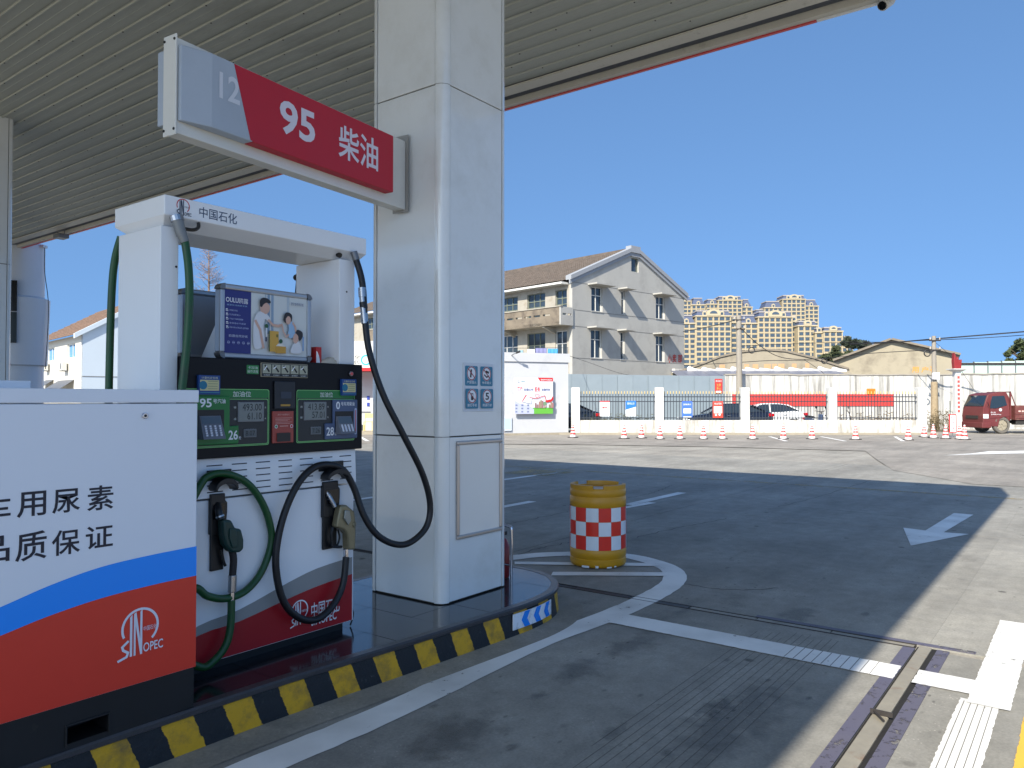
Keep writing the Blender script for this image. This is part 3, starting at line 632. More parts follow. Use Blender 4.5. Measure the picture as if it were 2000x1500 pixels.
for side, name in ((0, 'near'), (1, 'far')):
    mir = lambda n: n if side == 0 else -.24 - n
    def q(x, n, z): return P3(x, mir(n), z)
    out = [(Lr, 0), (xL, 0), (-.36, -.055), (-.36, -.074), (Lr, -.074)]
    # grey wrapped end
    def wrap(o, mat, nm):
        bt_ = [q(x, n, zb) for x, n in o]; tp = [q(x, n, zt) for x, n in o]
        if side == 0: bt_.reverse(); tp.reverse()
        MB().hexa(bt_[::-1], tp[::-1]).build(nm, mat, sgn, bevel=.006)
    m = MB(); ob = [(.10, .0), (xL, 0), (-.345, -.05), (-.345, -.0745), (.10, -.0745)]
    wrap([(.13, 0), (xL, 0), (-.285, -.05), (-.285, -.0745), (.13, -.0745)] if side == 0 else [(.13, 0), (-.285, 0), (-.286, -.04), (-.285, -.0745), (.13, -.0745)], GRYF, 'grey_end_wrap')
    wrap([(Lr, 0), (.1305, 0), (.1305, -.0745), (Lr, -.0745)], REDF, 'red_box')
    if side == 0:
        d = Dec(P3(0, 0, zb), X3 * Lr, Z3 * (zt - zb), N3, off=.001)
        d.poly2([(0, .99), (.085, .012), (.11, .012), (.11, .99)], REDF)
        d2_ = Dec(P3(0, 0, zb), X3 * Lr, Z3 * (zt - zb), N3, off=.002)
        wl = ink(214, 208, 218)
        def tb(txt, x0, y0, x1, y1, x2, y2, x3, y3, bold, mat):     # px corners tl, br averaged
            a = spx(x0, y0); c = spx(x1, y1)
            u0 = (a - P3(0, 0, zb)).dot(X3) / Lr; u1 = (c - P3(0, 0, zb)).dot(X3) / Lr
            v1 = (a.z - zb) / (zt - zb); v0 = (c.z - zb) / (zt - zb)
            d2_.text(txt, u0, v0, u1, v1, mat, bold)
        def word(nm, txt, u0, v0, u1, v1, mat, bold):
            q_ = Dec(P3(0, 0, zb), X3 * Lr, Z3 * (zt - zb), N3, off=.002); q_.text(txt, u0, v0, u1, v1, mat, bold); q_.done(nm, sgn)
        word('grade_number', '95', *[(spx(546, 203) - P3(0, 0, zb)).dot(X3) / Lr, .29, (spx(615, 282) - P3(0, 0, zb)).dot(X3) / Lr, .795], wl, .025)
        word('diesel_lettering', '柴油', *[(spx(661, 250) - P3(0, 0, zb)).dot(X3) / Lr, .255, (spx(738, 333) - P3(0, 0, zb)).dot(X3) / Lr, .80], wl, .014)
        word('lane_number', '12', *[(spx(428, 166) - P3(0, 0, zb)).dot(X3) / Lr, .44, (spx(468, 216) - P3(0, 0, zb)).dot(X3) / Lr, .80], ink(206, 210, 218), .02)
        d.done('red_slant', sgn)
sbox(x1b, x1b + .006, -.19, -.05, 2.94, 3.49, 'mount_flange', M('flange_grey', (150, 148, 142), .5), 0)
# ================================================================ fuel dispenser
YD = 3.64; DX0, DX1 = 1.968, 3.215; DY1 = 4.10
def dx(px, Y=YD): return ony(px, 780, Y).x
def dz(px, py, Y=YD): return ony(px, py, Y).z
DW = M('dispenser_white', (228, 230, 232), .3, var=.012, vs=2.5, coat=.2)
DRD = M('dispenser_red_film', (158, 16, 28), .4, var=.04, vs=6); DGR = M('dispenser_grey_film', (142, 142, 140), .4, var=.04)
dis = thing('fuel_dispenser', 'tall white fuel dispenser with black console and two coiled hoses', 'fuel dispenser', ((DX0 + DX1) / 2, 3.86, S))
# lower body
zR, zG = .43, 1.095
MB().box(DX0 + .04, DX1 - .05, YD + .04, DY1 - .04, S, .2485).build('plinth', M('plinth_black', (16, 16, 18), .5, var=.2, vs=12), dis)
MB().box(DX0, DX1, YD, DY1, .25, 1.085).build('cabinet_body', DW, dis, bevel=.006)
# louvred shelf panel leaning in above the body
m = MB(); m.hexa([(DX0, YD - .012, 1.095), (DX1 + .01, YD - .012, 1.095), (DX1 + .01, DY1, 1.095), (DX0, DY1, 1.095)], [(DX0, YD - .002, 1.30), (DX1 + .01, YD - .002, 1.30), (DX1 + .01, DY1, 1.30), (DX0, DY1, 1.30)])
m.build('louvre_panel', DW, dis, bevel=.005)
slot = None; SL = M('slot_dark', (52, 56, 64), .7)
for r in range(5):
    for c in range(8):
        x = 2.12 + c * .146; z = 1.262 - r * .034
        if x > DX1 - .06: continue
        y = YD - .0025 - (1.30 - z) / .205 * .010
        if slot is None:
            slot = MB().box(-.045, .045, -.0012, .006, -.0028, .0028).build('vent_slot', SL, dis, local=True)
            slot.location = (x - dis.location.x, y - dis.location.y, z - S)
        else: inst(slot, dis, (x - dis.location.x, y - dis.location.y, z - S), name='vent_slot')
# wave graphic on the lower panel
d = Dec((DX0 + .012, YD, .255), (DX1 - DX0 - .024, 0, 0), (0, 0, .82)); ww = DX1 - DX0 - .024
cur = lambda pts, n=14: [(p.x, p.y) for p in spline([Vector((a, c, 0)) for a, c in pts], n // (len(pts) - 1) + 1)]
U_ = lambda px: (dx(px) - DX0 - .012) / ww
Vv = lambda px, py: (dz(px, py) - .255) / .82
g_up = cur([(0, .12), (U_(390), Vv(390, 1222)), (U_(470), Vv(470, 1190)), (U_(560), Vv(560, 1140)), (U_(620), Vv(620, 1110)), (1, Vv(686, 1088))])
g_lo = cur([(0, .06), (U_(390), Vv(390, 1241)), (U_(470), Vv(470, 1213)), (U_(560), Vv(560, 1171)), (U_(620), Vv(620, 1145)), (1, Vv(686, 1121))])
for a, c in zip(zip(g_up, g_up[1:]), zip(g_lo, g_lo[1:])): d.poly([d.pt(p) for p in (c[0], c[1], a[1], a[0])], d._m(DGR))
d.k += .0004
for a, c in zip(g_lo, g_lo[1:]): d.poly([d.pt(p) for p in ((a[0], 0), (c[0], 0), c, a)], d._m(DRD))
d.k += .0004
sinopec(d, U_(569), Vv(569, 1226), .145, IW, IW, IW)
d.text('中国石化', U_(609), Vv(609, 1208), U_(664), Vv(664, 1163) , IW, .01)
d.text('SINOPEC', U_(609), Vv(609, 1222), U_(658), Vv(658, 1190), IW, .012)
d.done('wave_graphic', dis)
# console
CY0 = YD - .035
MB().box(2.064, DX1 + .035, CY0, DY1 + .02, 1.302, 1.82).build('console', M('console_black', (11, 12, 17), .42, var=.1, vs=10, spec=.25), dis, bevel=.005)
def crect(x0, y0, x1, y1, Y=CY0):
    a = ony(x0, y0, Y); c = ony(x1, y1, Y); return a.x, c.x, c.z, a.z
GRN = M('label_green', (26, 112, 50), .35); GRNL = ink(120, 190, 110); SLATE = M('label_slate', (72, 88, 120), .35); LCD = M('lcd_glass', (118, 124, 122), .2); DGRY = M('display_dark', (30, 34, 38), .35)
DIG = ink(16, 20, 24); PALE = ink(205, 210, 205)
for side, (x0, y0, x1, y1) in enumerate(((390, 760, 525, 868), (579, 762, 692, 863))):
    X0, X1, Z0, Z1 = crect(x0, y0, x1, y1)
    if side == 0: X0 = 2.075
    Z0, Z1 = 1.357, 1.66
    u = thing  # noqa
    dd = Dec((X0, CY0, Z0), (X1 - X0, 0, 0), (0, 0, Z1 - Z0)); w = X1 - X0; h = Z1 - Z0
    dd.rrect(0, 0, 1, 1, .012, GRNL); dd.rrect(.008, .012, .992, .988, .011, DGRY)
    dd.rrect(.01, .845, .99, .985, .010, GRN); dd.rrect(.015, .02, .985, .83, .010, GRNL); dd.rrect(.022, .032, .978, .818, .009, DGRY)
    tx = (X0 + w * (.62 if side == 0 else .42))
    cu = (dx(472 if side == 0 else 637, CY0) - X0) / w
    dd.text('加油位', cu - .11, .862, cu + .11, .965, PALE, .006)
    dd.done('display_panel', dis)
    # displays, each a slightly sunken glass in a pale frame
    fx = (dx(463, CY0), dx(514, CY0)) if side == 0 else (dx(592, CY0), dx(636, CY0))
    MB().box(fx[0], fx[1], CY0 - .009, CY0 + .001, 1.485, 1.592).build('display_bezel', GREYM, dis, bevel=.002)
    lc = Dec((fx[0] + .006, CY0 - .009, 1.490), (fx[1] - fx[0] - .012, 0, 0), (0, 0, .098), off=.0008)
    lc.rect(0, 0, 1, 1, LCD)
    lc.text('493.00' if side == 0 else '413.89', .14, .56, .93, .94, DIG, .0); lc.text('61.10' if side == 0 else '57.01', .34, .08, .93, .46, DIG, .0)
    lc.done('display', dis)
    fx = (dx(475, CY0), dx(500, CY0)) if side == 0 else (dx(606, CY0), dx(626, CY0))
    MB().box(fx[0], fx[1], CY0 - .008, CY0 + .001, 1.402, 1.447).build('display_bezel', GREYM, dis, bevel=.002)
    lc = Dec((fx[0] + .004, CY0 - .008, 1.406), (fx[1] - fx[0] - .008, 0, 0), (0, 0, .037), off=.0008)
    lc.rect(0, 0, 1, 1, ink(88, 94, 96)); lc.text('8.07' if side == 0 else '7.26', .1, .15, .9, .85, DIG, .0); lc.done('display', dis)
    sm = Dec((X0, CY0, Z0), (w, 0, 0), (0, 0, h), off=.0035)
    um = lambda px: (dx(px, CY0) - X0) / w
    if side == 0:
        sm.text('金额', um(456), .66, um(461), .70, PALE); sm.text('油量', um(456), .46, um(461), .50, PALE); sm.text('单价(元/升)', um(479), .275, um(497), .30, PALE); sm.text('元', um(516), .66, um(519), .69, PALE); sm.text('升', um(516), .46, um(519), .49, PALE)
    else:
        sm.text('金额', um(586), .66, um(590), .70, PALE); sm.text('油量', um(586), .46, um(590), .50, PALE); sm.text('单价(元/升)', um(609), .275, um(625), .30, PALE); sm.text('元', um(638), .66, um(641), .69, PALE); sm.text('升', um(638), .46, um(641), .49, PALE)
    sm.done('small_print', dis)
# keypads with their coloured surrounds
def keypad(x0, x1, z0, z1, col, big, small, num, xn, left):
    X0, X1 = dx(x0, CY0), dx(x1, CY0)
    MB().box(X0, X1, CY0 - .016, CY0 + .001, z0, z1).build('keypad_surround', col, dis, bevel=.005)
    fx0, fx1 = X0 + .012, X1 - .035
    if left: ex0, ex1 = X1 - .02, dx(xn, CY0)
    else: ex0, ex1 = dx(xn, CY0), X0 + .02
    MB().box(ex0, ex1, CY0 - .0145, CY0 + .001, z0, z0 + .095).build('keypad_surround', col, dis, bevel=.005)
    # recess and sloped key block
    MB().box(fx0, fx1, CY0 - .0175, CY0 - .0155, z0 + .03, z1 - .07).build('recess', BLACK, dis)
    kb = MB(); yf = CY0 - .0176
    kb.hexa([(fx0 + .004, yf - .052, z0 + .032), (fx1 - .02, yf - .052, z0 + .032), (fx1 - .012, yf, z0 + .030), (fx0 + .002, yf, z0 + .030)], [(fx0 + .008, yf - .008, z1 - .10), (fx1 - .028, yf - .008, z1 - .10), (fx1 - .02, yf, z1 - .10), (fx0 + .004, yf, z1 - .10)])
    kb.build('key_block', M('keypad_grey', (104, 108, 118), .45, var=.08, vs=30), dis, bevel=.002)
    zz0, zz1 = z0 + .045, z1 - .105
    yof = lambda z: yf - .052 + (z - z0 - .032) / (z1 - .10 - z0 - .032) * .044 - .001
    wk = (fx1 - .03 - fx0 - .012)
    a, c = zz1 - .035, zz1
    MB().hexa([(fx0 + .012, yof(a) - .001, a), (fx0 + .012 + wk, yof(a) - .001, a), (fx0 + .012 + wk, yof(a) + .004, a), (fx0 + .012, yof(a) + .004, a)], [(fx0 + .012, yof(c) - .001, c), (fx0 + .012 + wk, yof(c) - .001, c), (fx0 + .012 + wk, yof(c) + .004, c), (fx0 + .012, yof(c) + .004, c)]).build('key_screen', ink(84, 98, 110), dis)
    key = None
    for r in range(5):
        for q in range(4):
            z = zz1 - .048 - r * (zz1 - .048 - zz0) / 4.6; x = fx0 + .012 + (q + .5) * wk / 4
            p = (x - dis.location.x, yof(z) - dis.location.y, z - S)
            if key is None:
                key = MB().box(-.0052, .0052, -.003, .004, -.0045, .0045).build('key', ink(205, 210, 222), dis, local=True); key.location = p
            else: inst(key, dis, p, name='key')
    tx = Dec((X0, CY0 - .016, z0), (X1 - X0, 0, 0), (0, 0, z1 - z0), off=.001); hh = z1 - z0
    tx.text(big, .12 if left else .10, 1 - .058 / hh, .46 if left else .26, 1 - .012 / hh, IW, .02)
    tx.text(small, .50 if left else .30, 1 - .038 / hh, .86, 1 - .014 / hh, IW, .01)
    if not left:
        tx.rrect(.86, .10, .96, .78, .008, ink(170, 180, 205)); tx.line([(.91, .16), (.91, .72)], .006, IR)
    u0 = (ex0 + .012 - X0 if left else ex0 + .006 - X0) / (X1 - X0); wn = .055 / (X1 - X0)
    tx.k = .0005
    tx.text(num, u0 + .0, .022 / hh, u0 + wn, .072 / hh, IW, .02); tx.text('枪', u0 + wn * 1.08, .022 / hh, u0 + wn * 1.35, .04 / hh, IW, .0)
    tx.done('keypad_lettering', dis)
keypad(378, 446, 1.372, 1.622, GRN, '95', '号汽油', '26', 464, True)
keypad(648, 695, 1.370, 1.605, SLATE, '0', '号车用柴油', '28', 633, False)
# certificates
for x0, x1 in ((384, 426), (664, 692)):
    X0, X1 = dx(x0, CY0), dx(x1, CY0)
    d = Dec((X0, CY0 - .018, 1.630), (X1 - X0, 0, 0), (0, 0, .098), off=.0)
    MB().box(X0, X1, CY0 - .018, CY0 - .0005, 1.630, 1.728).build('certificate', ink(26, 66, 130), dis)
    d.k = .001
    d.rect(.06, .2, .94, .76, ink(196, 190, 140)); d.disc(.2, .48, .022, ink(20, 110, 140)); d.text('计量检定合格', .12, .81, .88, .93, ink(200, 200, 170))
    for k in range(4): d.line([(.42, .30 + k * .13), (.85, .30 + k * .13)], .0018, ink(70, 90, 90))
    d.line([(.06, .1), (.94, .1)], .004, ink(60, 130, 150)); d.done('certificate_print', dis)
# middle: card slot, instruction strip, red notice, button
x0, x1 = dx(534, CY0), dx(574, CY0)
MB().box(x0, x1, CY0 - .012, CY0 + .001, 1.552, 1.707).build('card_reader', M('reader_black', (22, 25, 32), .35), dis, bevel=.004)
d = Dec((x0, CY0 - .012, 1.552), (x1 - x0, 0, 0), (0, 0, .155)); d.rrect(.28, .38, .8, .62, .003, ink(44, 52, 66)); d.rect(.28, .1, .75, .17, ink(170, 130, 50)); d.done('reader_print', dis)
x0, x1 = dx(531, CY0), dx(572, CY0)
MB().box(x0, x1, CY0 - .008, CY0 + .001, 1.364, 1.540).build('notice_board', ink(158, 68, 58), dis, bevel=.002)
d = Dec((x0, CY0 - .008, 1.364), (x1 - x0, 0, 0), (0, 0, .173)); PK = ink(214, 160, 150)
d.text('储存卡温馨提示', .22, .88, .8, .935, PK)
for k in range(5): d.line([(.12, .80 - k * .045), (.9 - (k % 3) * .1, .80 - k * .045)], .002, PK)
d.disc(.15, .53, .010, IW); d.disc(.15, .53, .007, IG); d.disc(.88, .53, .010, IW); d.disc(.88, .53, .007, IR); d.line([(.32, .54), (.7, .54)], .004, PK)
d.rect(.18, .04, .82, .32, ink(40, 32, 30)); d.done('notice_print', dis)
x0, x1 = dx(508, CY0), dx(600, CY0)
MB().box(x0, x1, CY0 - .006, CY0 + .001, 1.728, 1.806).build('instruction_strip', ink(150, 142, 120), dis, bevel=.003)
d = Dec((x0, CY0 - .006, 1.728), (x1 - x0, 0, 0), (0, 0, .078)); d.rrect(.012, .05, .988, .95, .004, DGRY)
for k in range(5):
    u = .03 + k * .19; d.rect(u, .26, u + .175, .9, ink(160, 160, 140)); d.line([(u + .05, .8), (u + .13, .4)], .010, DIG); d.line([(u + .03, .5 + (k % 3) * .1), (u + .08, .75)], .006, IW); d.text('加油操作', u + .02, .09, u + .15, .19, PALE)
d.done('instruction_print', dis)
d = Dec((dx(481, CY0), CY0, 1.742), (dx(505, CY0) - dx(481, CY0), 0, 0), (0, 0, .048)); d.rrect(0, 0, 1, 1, .005, ink(30, 120, 58)); d.text('卡加油', .1, .56, .9, .88, PALE); d.text('操作流程', .06, .12, .94, .46, PALE); d.done('green_tag', dis)
bx = dx(684, CY0); MB().cyl((bx, CY0, 1.762), (bx, CY0 - .012, 1.762), .015, n=18).build('button_ring', STEEL, dis, bevel=.002); MB().cyl((bx, CY0 - .012, 1.762), (bx, CY0 - .016, 1.762), .010, n=18).build('button', ink(200, 90, 90), dis)
# posts and header
HZ0, HZ1 = 2.455, 2.60
for nm, a, c in (('post', DX0, DX0 + .118), ('post', DX1 - .02, DX1 + .0)):
    pass
ZH = 2.613
MB().box(DX0, 2.062, YD, DY1 - .04, 1.302, 2.462).build('post', DW, dis, bevel=.004)
MB().box(dx(662) - .0, DX1 + .0, YD, DY1 - .04, 1.821, 2.462).build('post', DW, dis, bevel=.004)
hd = MB(); hx0, hx1 = 1.975, dx(710)
# header: chamfered lower edges front, back and ends
zc = ZH - .098; cbx = .04; cby = .065
lo = [(hx0 + cbx, YD + cby, 2.463), (hx1 - cbx * .5, YD + cby, 2.463), (hx1 - cbx * .5, DY1 - cby, 2.463), (hx0 + cbx, DY1 - cby, 2.463)]
mi_ = [(hx0, YD - .02, zc), (hx1, YD - .02, zc), (hx1, DY1 + .02, zc), (hx0, DY1 + .02, zc)]
tp = [(x, y, ZH) for x, y, _ in mi_]
hd.add(lo + mi_ + tp, [(3, 2, 1, 0), (0, 1, 5, 4), (1, 2, 6, 5), (2, 3, 7, 6), (3, 0, 4, 7), (4, 5, 9, 8), (5, 6, 10, 9), (6, 7, 11, 10), (7, 4, 8, 11), (8, 9, 10, 11)])
hd.build('header', DW, dis, bevel=.004)
d = Dec((hx0, YD - .02, zc), (hx1 - hx0, 0, 0), (0, 0, ZH - zc)); wh = hx1 - hx0
uh = lambda px: (dx(px, YD - .02) - hx0) / wh
sinopec(d, uh(339), .06, .088, ink(20, 36, 66), IR, ink(20, 30, 50)); d.done('header_emblem', dis)
d = Dec((hx0, YD - .02, zc), (hx1 - hx0, 0, 0), (0, 0, ZH - zc))
d.text('中国石化', uh(386), .20, uh(460), .76, ink(62, 78, 104), .006)
d.done('header_lettering', dis)
for k, (px, py) in enumerate(((660, 490),)):
    p = ony(px, py, YD + .02); MB().cyl((p.x, YD + .02, 2.49), (p.x, YD + .0, 2.482), .016, n=14).build('port', BLACK, dis)
for z, px in ((2.28, 343), (1.64 + .5, 671), (1.95, 688)):
    pass
for px, py in ((344, 521), (677, 570)):
    p = ony(px, py, YD); MB().cyl((p.x, YD - .0015, p.z), (p.x, YD + .004, p.z), .006, n=10).build('screw', BLACK, dis)
# mains lead at the right foot
MB().tube([(DX1 - .01, YD + .25, .50), (DX1 + .05, YD + .22, .50), (DX1 + .06, YD + .16, .45), (DX1 + .01, YD + .06, .36), (DX1 + .035, YD + .04, .28), (DX1 + .02, YD + .05, .205)], .005, n=8).build('mains_lead', RUBBER, dis)
# hose hooks and nozzle holders
def hook(px0, px1, py):
    x0, x1 = dx(px0), dx(px1); z = dz((px0 + px1) / 2, py); cxh = (x0 + x1) / 2; yb = YD - .012
    m = MB(); m.box(x0, x1, yb - .006, yb + .0, z - .055, z)
    m.build('hook_plate', BLACK, dis, bevel=.004)
    m = MB(); n = 10; w = (x1 - x0) * .46
    up = [(cxh + w * math.cos(R(180 - 180 * i / n)), z - .095 + .055 * math.sin(R(180 - 180 * i / n))) for i in range(n + 1)]
    dn = [(cxh + w * .86 * math.cos(R(180 * i / n)), z - .105 + .038 * math.sin(R(180 * i / n))) for i in range(n + 1)]
    m.prism(up + dn, (0, yb - .006, 0), (1, 0, 0), (0, 0, 1), (0, -1, 0), .075); m.build('hose_hook', BLACK, dis, bevel=.002, smooth=30)
    return cxh, z
hook(402, 450, 917); hook(620, 668, 901)
def holder(px0, px1, py0, py1):
    x0, x1 = dx(px0), dx(px1); z1, z0 = dz(px0, py0), dz(px0, py1); hm = z0 + (z1 - z0) * .5
    MB().box(x0 + .008, x1 - .002, YD - .018, YD - .0005, z0, hm).build('nozzle_holder', BLACK, dis, bevel=.004)
    q = [(x0, hm - .01), (x1, hm - .01), (x1 + .012, hm + .10), (x1 + .012, z1 - .05), (x1, z1 - .035), (x1 - .002, z1), (x0, z1)]
    m = MB(); m.prism(q, (0, YD - .0005, 0), (1, 0, 0), (0, 0, 1), (0, -1, 0), .028); m.build('nozzle_holder', BLACK, dis, bevel=.004)
    m = MB(); m.box(x0 + .012, x1, YD - .030, YD - .0287, hm + .07, z1 - .05); m.build('nozzle_pocket', BLACKG, dis)
    return x0, x1, z0, z1
h1 = holder(408, 436, 965, 1116); h2 = holder(627, 656, 941, 1074)
# ---- nozzles and hoses (hang in their holders: parts of the dispenser)
def pt(px, py, n): return ony(px, py, YD - n)
GH = M('green_hose', (20, 74, 34), .42, var=.08, vs=20, dirt=(44, 60, 40), dirt_s=9); BH = M('black_hose', (17, 18, 23), .45, var=.08, vs=20)
GREENC = M('nozzle_green', (12, 52, 46), .4, var=.1, vs=25); GOLD = M('nozzle_bronze', (134, 126, 100), .38, metal=.45, var=.12, vs=20)
def outline(name, q, n0, th, mat, bevel=.006, par=None):
    a = [pt(x, y, n0) for x, y in q]
    m = MB(); m.hexa(a[::-1], [p + Vector((0, -th, 0)) for p in a][::-1]); return m.build(name, mat, par or dis, bevel=bevel, seg=3, smooth=40)
# diesel nozzle (right)
nz2 = MB().tube([pt(637, 960, .015), pt(645, 972, .04), pt(654, 990, .055)], .013, n=12).build('nozzle', STEEL, dis, smooth=40)
for k in range(4):
    a = pt(640 + k * 3.6, 966 + k * 6, .03 + k * .007); MB().cyl(a, a + Vector((.003, -.002, -.006)), .0155, n=12).build('spout_ring', STEEL, nz2)
outline('nozzle_body', [(654, 986), (666, 985), (681, 997), (684, 1020), (684, 1040), (683, 1072), (668, 1072), (667, 1042), (660, 1033), (646, 1028), (650, 1005)], .028, .055, GOLD, .011, nz2)
outline('nozzle_valve', [(672, 996), (681, 997), (684, 1016), (678, 1026), (670, 1012)], .084, .012, M('nozzle_silver', (140, 144, 140), .35, metal=.6), .004, nz2)
kp = pt(684, 1024, .055); MB().cyl(kp + Vector((-.01, .02, 0)), kp + Vector((.012, -.03, 0)), .019, n=18).build('nozzle_cap', GOLD, nz2, bevel=.003)
MB().tube([pt(660, 1034, .05), pt(663, 1050, .05), pt(658, 1066, .05), pt(650, 1068, .05), pt(648, 1058, .05)], .006, n=8).build('trigger', BLACK, nz2)
MB().tube([pt(650, 1030, .045), pt(647, 1045, .045), pt(652, 1066, .045), pt(667, 1068, .045)], .009, n=8).build('trigger_guard', BLACK, nz2)
MB().cyl(pt(675, 1072, .055), pt(676, 1090, .055), .018, n=6).build('swivel_nut', CHROME, nz2, bevel=.002)
# petrol nozzle (left) with its green cover
nz1 = MB().tube([pt(424, 985, .02), pt(427, 1000, .05), pt(431, 1014, .06)], .019, n=12).build('nozzle', BLACK, dis, smooth=40)
MB().cyl(pt(429, 1007, .058), pt(430, 1010, .06), .022, n=14).build('spout_ring', STEEL, nz1)
outline('nozzle_body', [(423, 1012), (440, 1014), (448, 1030), (459, 1031), (464, 1052), (464, 1070), (456, 1077), (440, 1077), (428, 1062), (424, 1040)], .03, .06, GREENC, .012, nz1)
outline('nozzle_valve', [(447, 1032), (459, 1032), (463, 1052), (463, 1068), (452, 1070), (446, 1050)], .088, .010, GREENC, .005, nz1)
MB().tube([pt(452, 1070, .06), pt(456, 1092, .06), pt(454, 1124, .06)], lambda t_: .019 - .0 * t_, n=12).build('nozzle_grip', M('grip_brown_black', (30, 26, 26), .6), nz1, smooth=40)
MB().cyl(pt(454, 1123, .06), pt(453, 1156, .06), .0215, n=16).build('swivel', STEEL, nz1, bevel=.003)
MB().cyl(pt(453, 1156, .06), pt(452, 1174, .06), .017, n=6).build('swivel_nut', CHROME, nz1, bevel=.002)
MB().tube([pt(432, 1074, .04), pt(436, 1095, .04), pt(440, 1105, .04)], .008, n=8).build('trigger', BLACK, nz1)
# green hose : header -> behind the cabinet -> hook loop -> nozzle
def hp(px, py, Y): return ony(px, py, Y)
g0 = Vector((dx(356), YD - .02, 2.36))
gh = [hp(361, 470, 3.60), hp(368, 520, 3.585), hp(370, 580, 3.58), hp(366, 660, 3.575), hp(359, 730, 3.57), Vector((2.02, 3.56, 1.45)), Vector((2.005, 3.54, 1.2)), Vector((1.99, 3.53, .95)), Vector((1.99, 3.53, .80)), Vector((2.02, 3.545, .60)), hp(380, 1149, 3.56), hp(405, 1164, 3.565), hp(440, 1169, 3.58), hp(478, 1155, 3.60), hp(510, 1118, 3.61), hp(530, 1060, 3.61), hp(524, 1012, 3.605), hp(505, 970, 3.60), hp(478, 940, 3.59), hp(440, 925, 3.585), hp(410, 929, 3.59), hp(391, 948, 3.595), Vector((2.06, 3.60, .98)), Vector((1.995, 3.60, .82)), Vector((1.99, 3.59, .5)), Vector((2.03, 3.585, .37)), hp(392, 1303, 3.585), hp(418, 1290, 3.58), hp(440, 1262, 3.575), hp(450, 1225, 3.575), hp(452, 1172, 3.578)]
MB().tube(gh, .0195, n=14, sub=7).build('green_hose', GH, dis, smooth=60)
fg = MB(); fg.cyl(hp(346, 428, 3.615), hp(355, 460, 3.605), .029, .026, n=16); fg.cyl(hp(354, 456, 3.606), hp(361, 473, 3.60), .025, .023, n=16)
fit = fg.build('hose_fitting', M('cast_fitting', (128, 130, 130), .5, metal=.4, var=.1), dis, smooth=40)
MB().tube([hp(357, 446, 3.60), hp(375, 449, 3.59), hp(386, 446, 3.60), hp(388, 437, 3.63), hp(384, 434, 3.66)], .009, n=8).build('vapour_pipe', BLACK, fit)
MB().cyl(hp(344, 422, 3.62), hp(347, 432, 3.615), .033, n=16).build('fitting_ring', STEEL, fit)
# black hose : header -> big outside loop -> hook -> inner loop -> nozzle
bh = [hp(694, 503, 3.61), hp(704, 535, 3.585), hp(709, 565, 3.57), hp(713, 625, 3.55), hp(722, 690, 3.52), hp(748, 770, 3.47), hp(788, 850, 3.42), hp(825, 925, 3.41), hp(840, 985, 3.42), hp(832, 1030, 3.43), hp(800, 1060, 3.45), hp(768, 1062, 3.47), hp(735, 1043, 3.50), hp(710, 1005, 3.535), hp(692, 955, 3.565), hp(672, 920, 3.575), hp(645, 908, 3.575), hp(612, 914, 3.57), hp(580, 948, 3.57), hp(553, 1010, 3.575), hp(539, 1080, 3.575), hp(543, 1140, 3.575), hp(560, 1185, 3.57), hp(590, 1209, 3.565), hp(622, 1208, 3.56), hp(652, 1180, 3.565), hp(670, 1140, 3.575), hp(676, 1088, 3.582)]
MB().tube(bh, .0205, n=14, sub=7).build('black_hose', BH, dis, smooth=60)
fk = MB(); fk.cyl(hp(691, 492, 3.615), hp(696, 508, 3.605), .022, n=14); fk.build('hose_fitting', GREYM, dis, smooth=40)
bk = MB(); bk.cyl(hp(707, 562, 3.572), hp(708, 580, 3.568), .024, n=14); bk.cyl(hp(708, 580, 3.568), hp(711, 612, 3.556), .021, n=14); bk.cyl(hp(711, 612, 3.556), hp(713, 632, 3.55), .023, n=14)
br = bk.build('breakaway_coupling', STEEL, dis, smooth=40)
MB().cyl(hp(709, 590, 3.565), hp(711, 603, 3.56), .0245, n=14).build('coupling_band', BLACK, br)
# hoses on the far side, seen past the posts
MB().tube([Vector((1.985, DY1 - .03, 2.46)), Vector((1.975, DY1 + .01, 2.35)), Vector((1.97, DY1 + .03, 2.2)), Vector((1.965, DY1 + .035, 1.9)), Vector((1.96, DY1 + .035, 1.4)), Vector((1.98, DY1 + .08, .9))], .0195, n=12).build('green_hose', GH, dis, smooth=60)
MB().tube([Vector((dx(690) - .06, DY1 + .03, 2.40)), hp(584, 545, DY1 + .06), hp(581, 590, DY1 + .07), hp(578, 700, DY1 + .07), hp(576, 760, DY1 + .06)], .0205, n=12).build('black_hose', BH, dis, smooth=60)

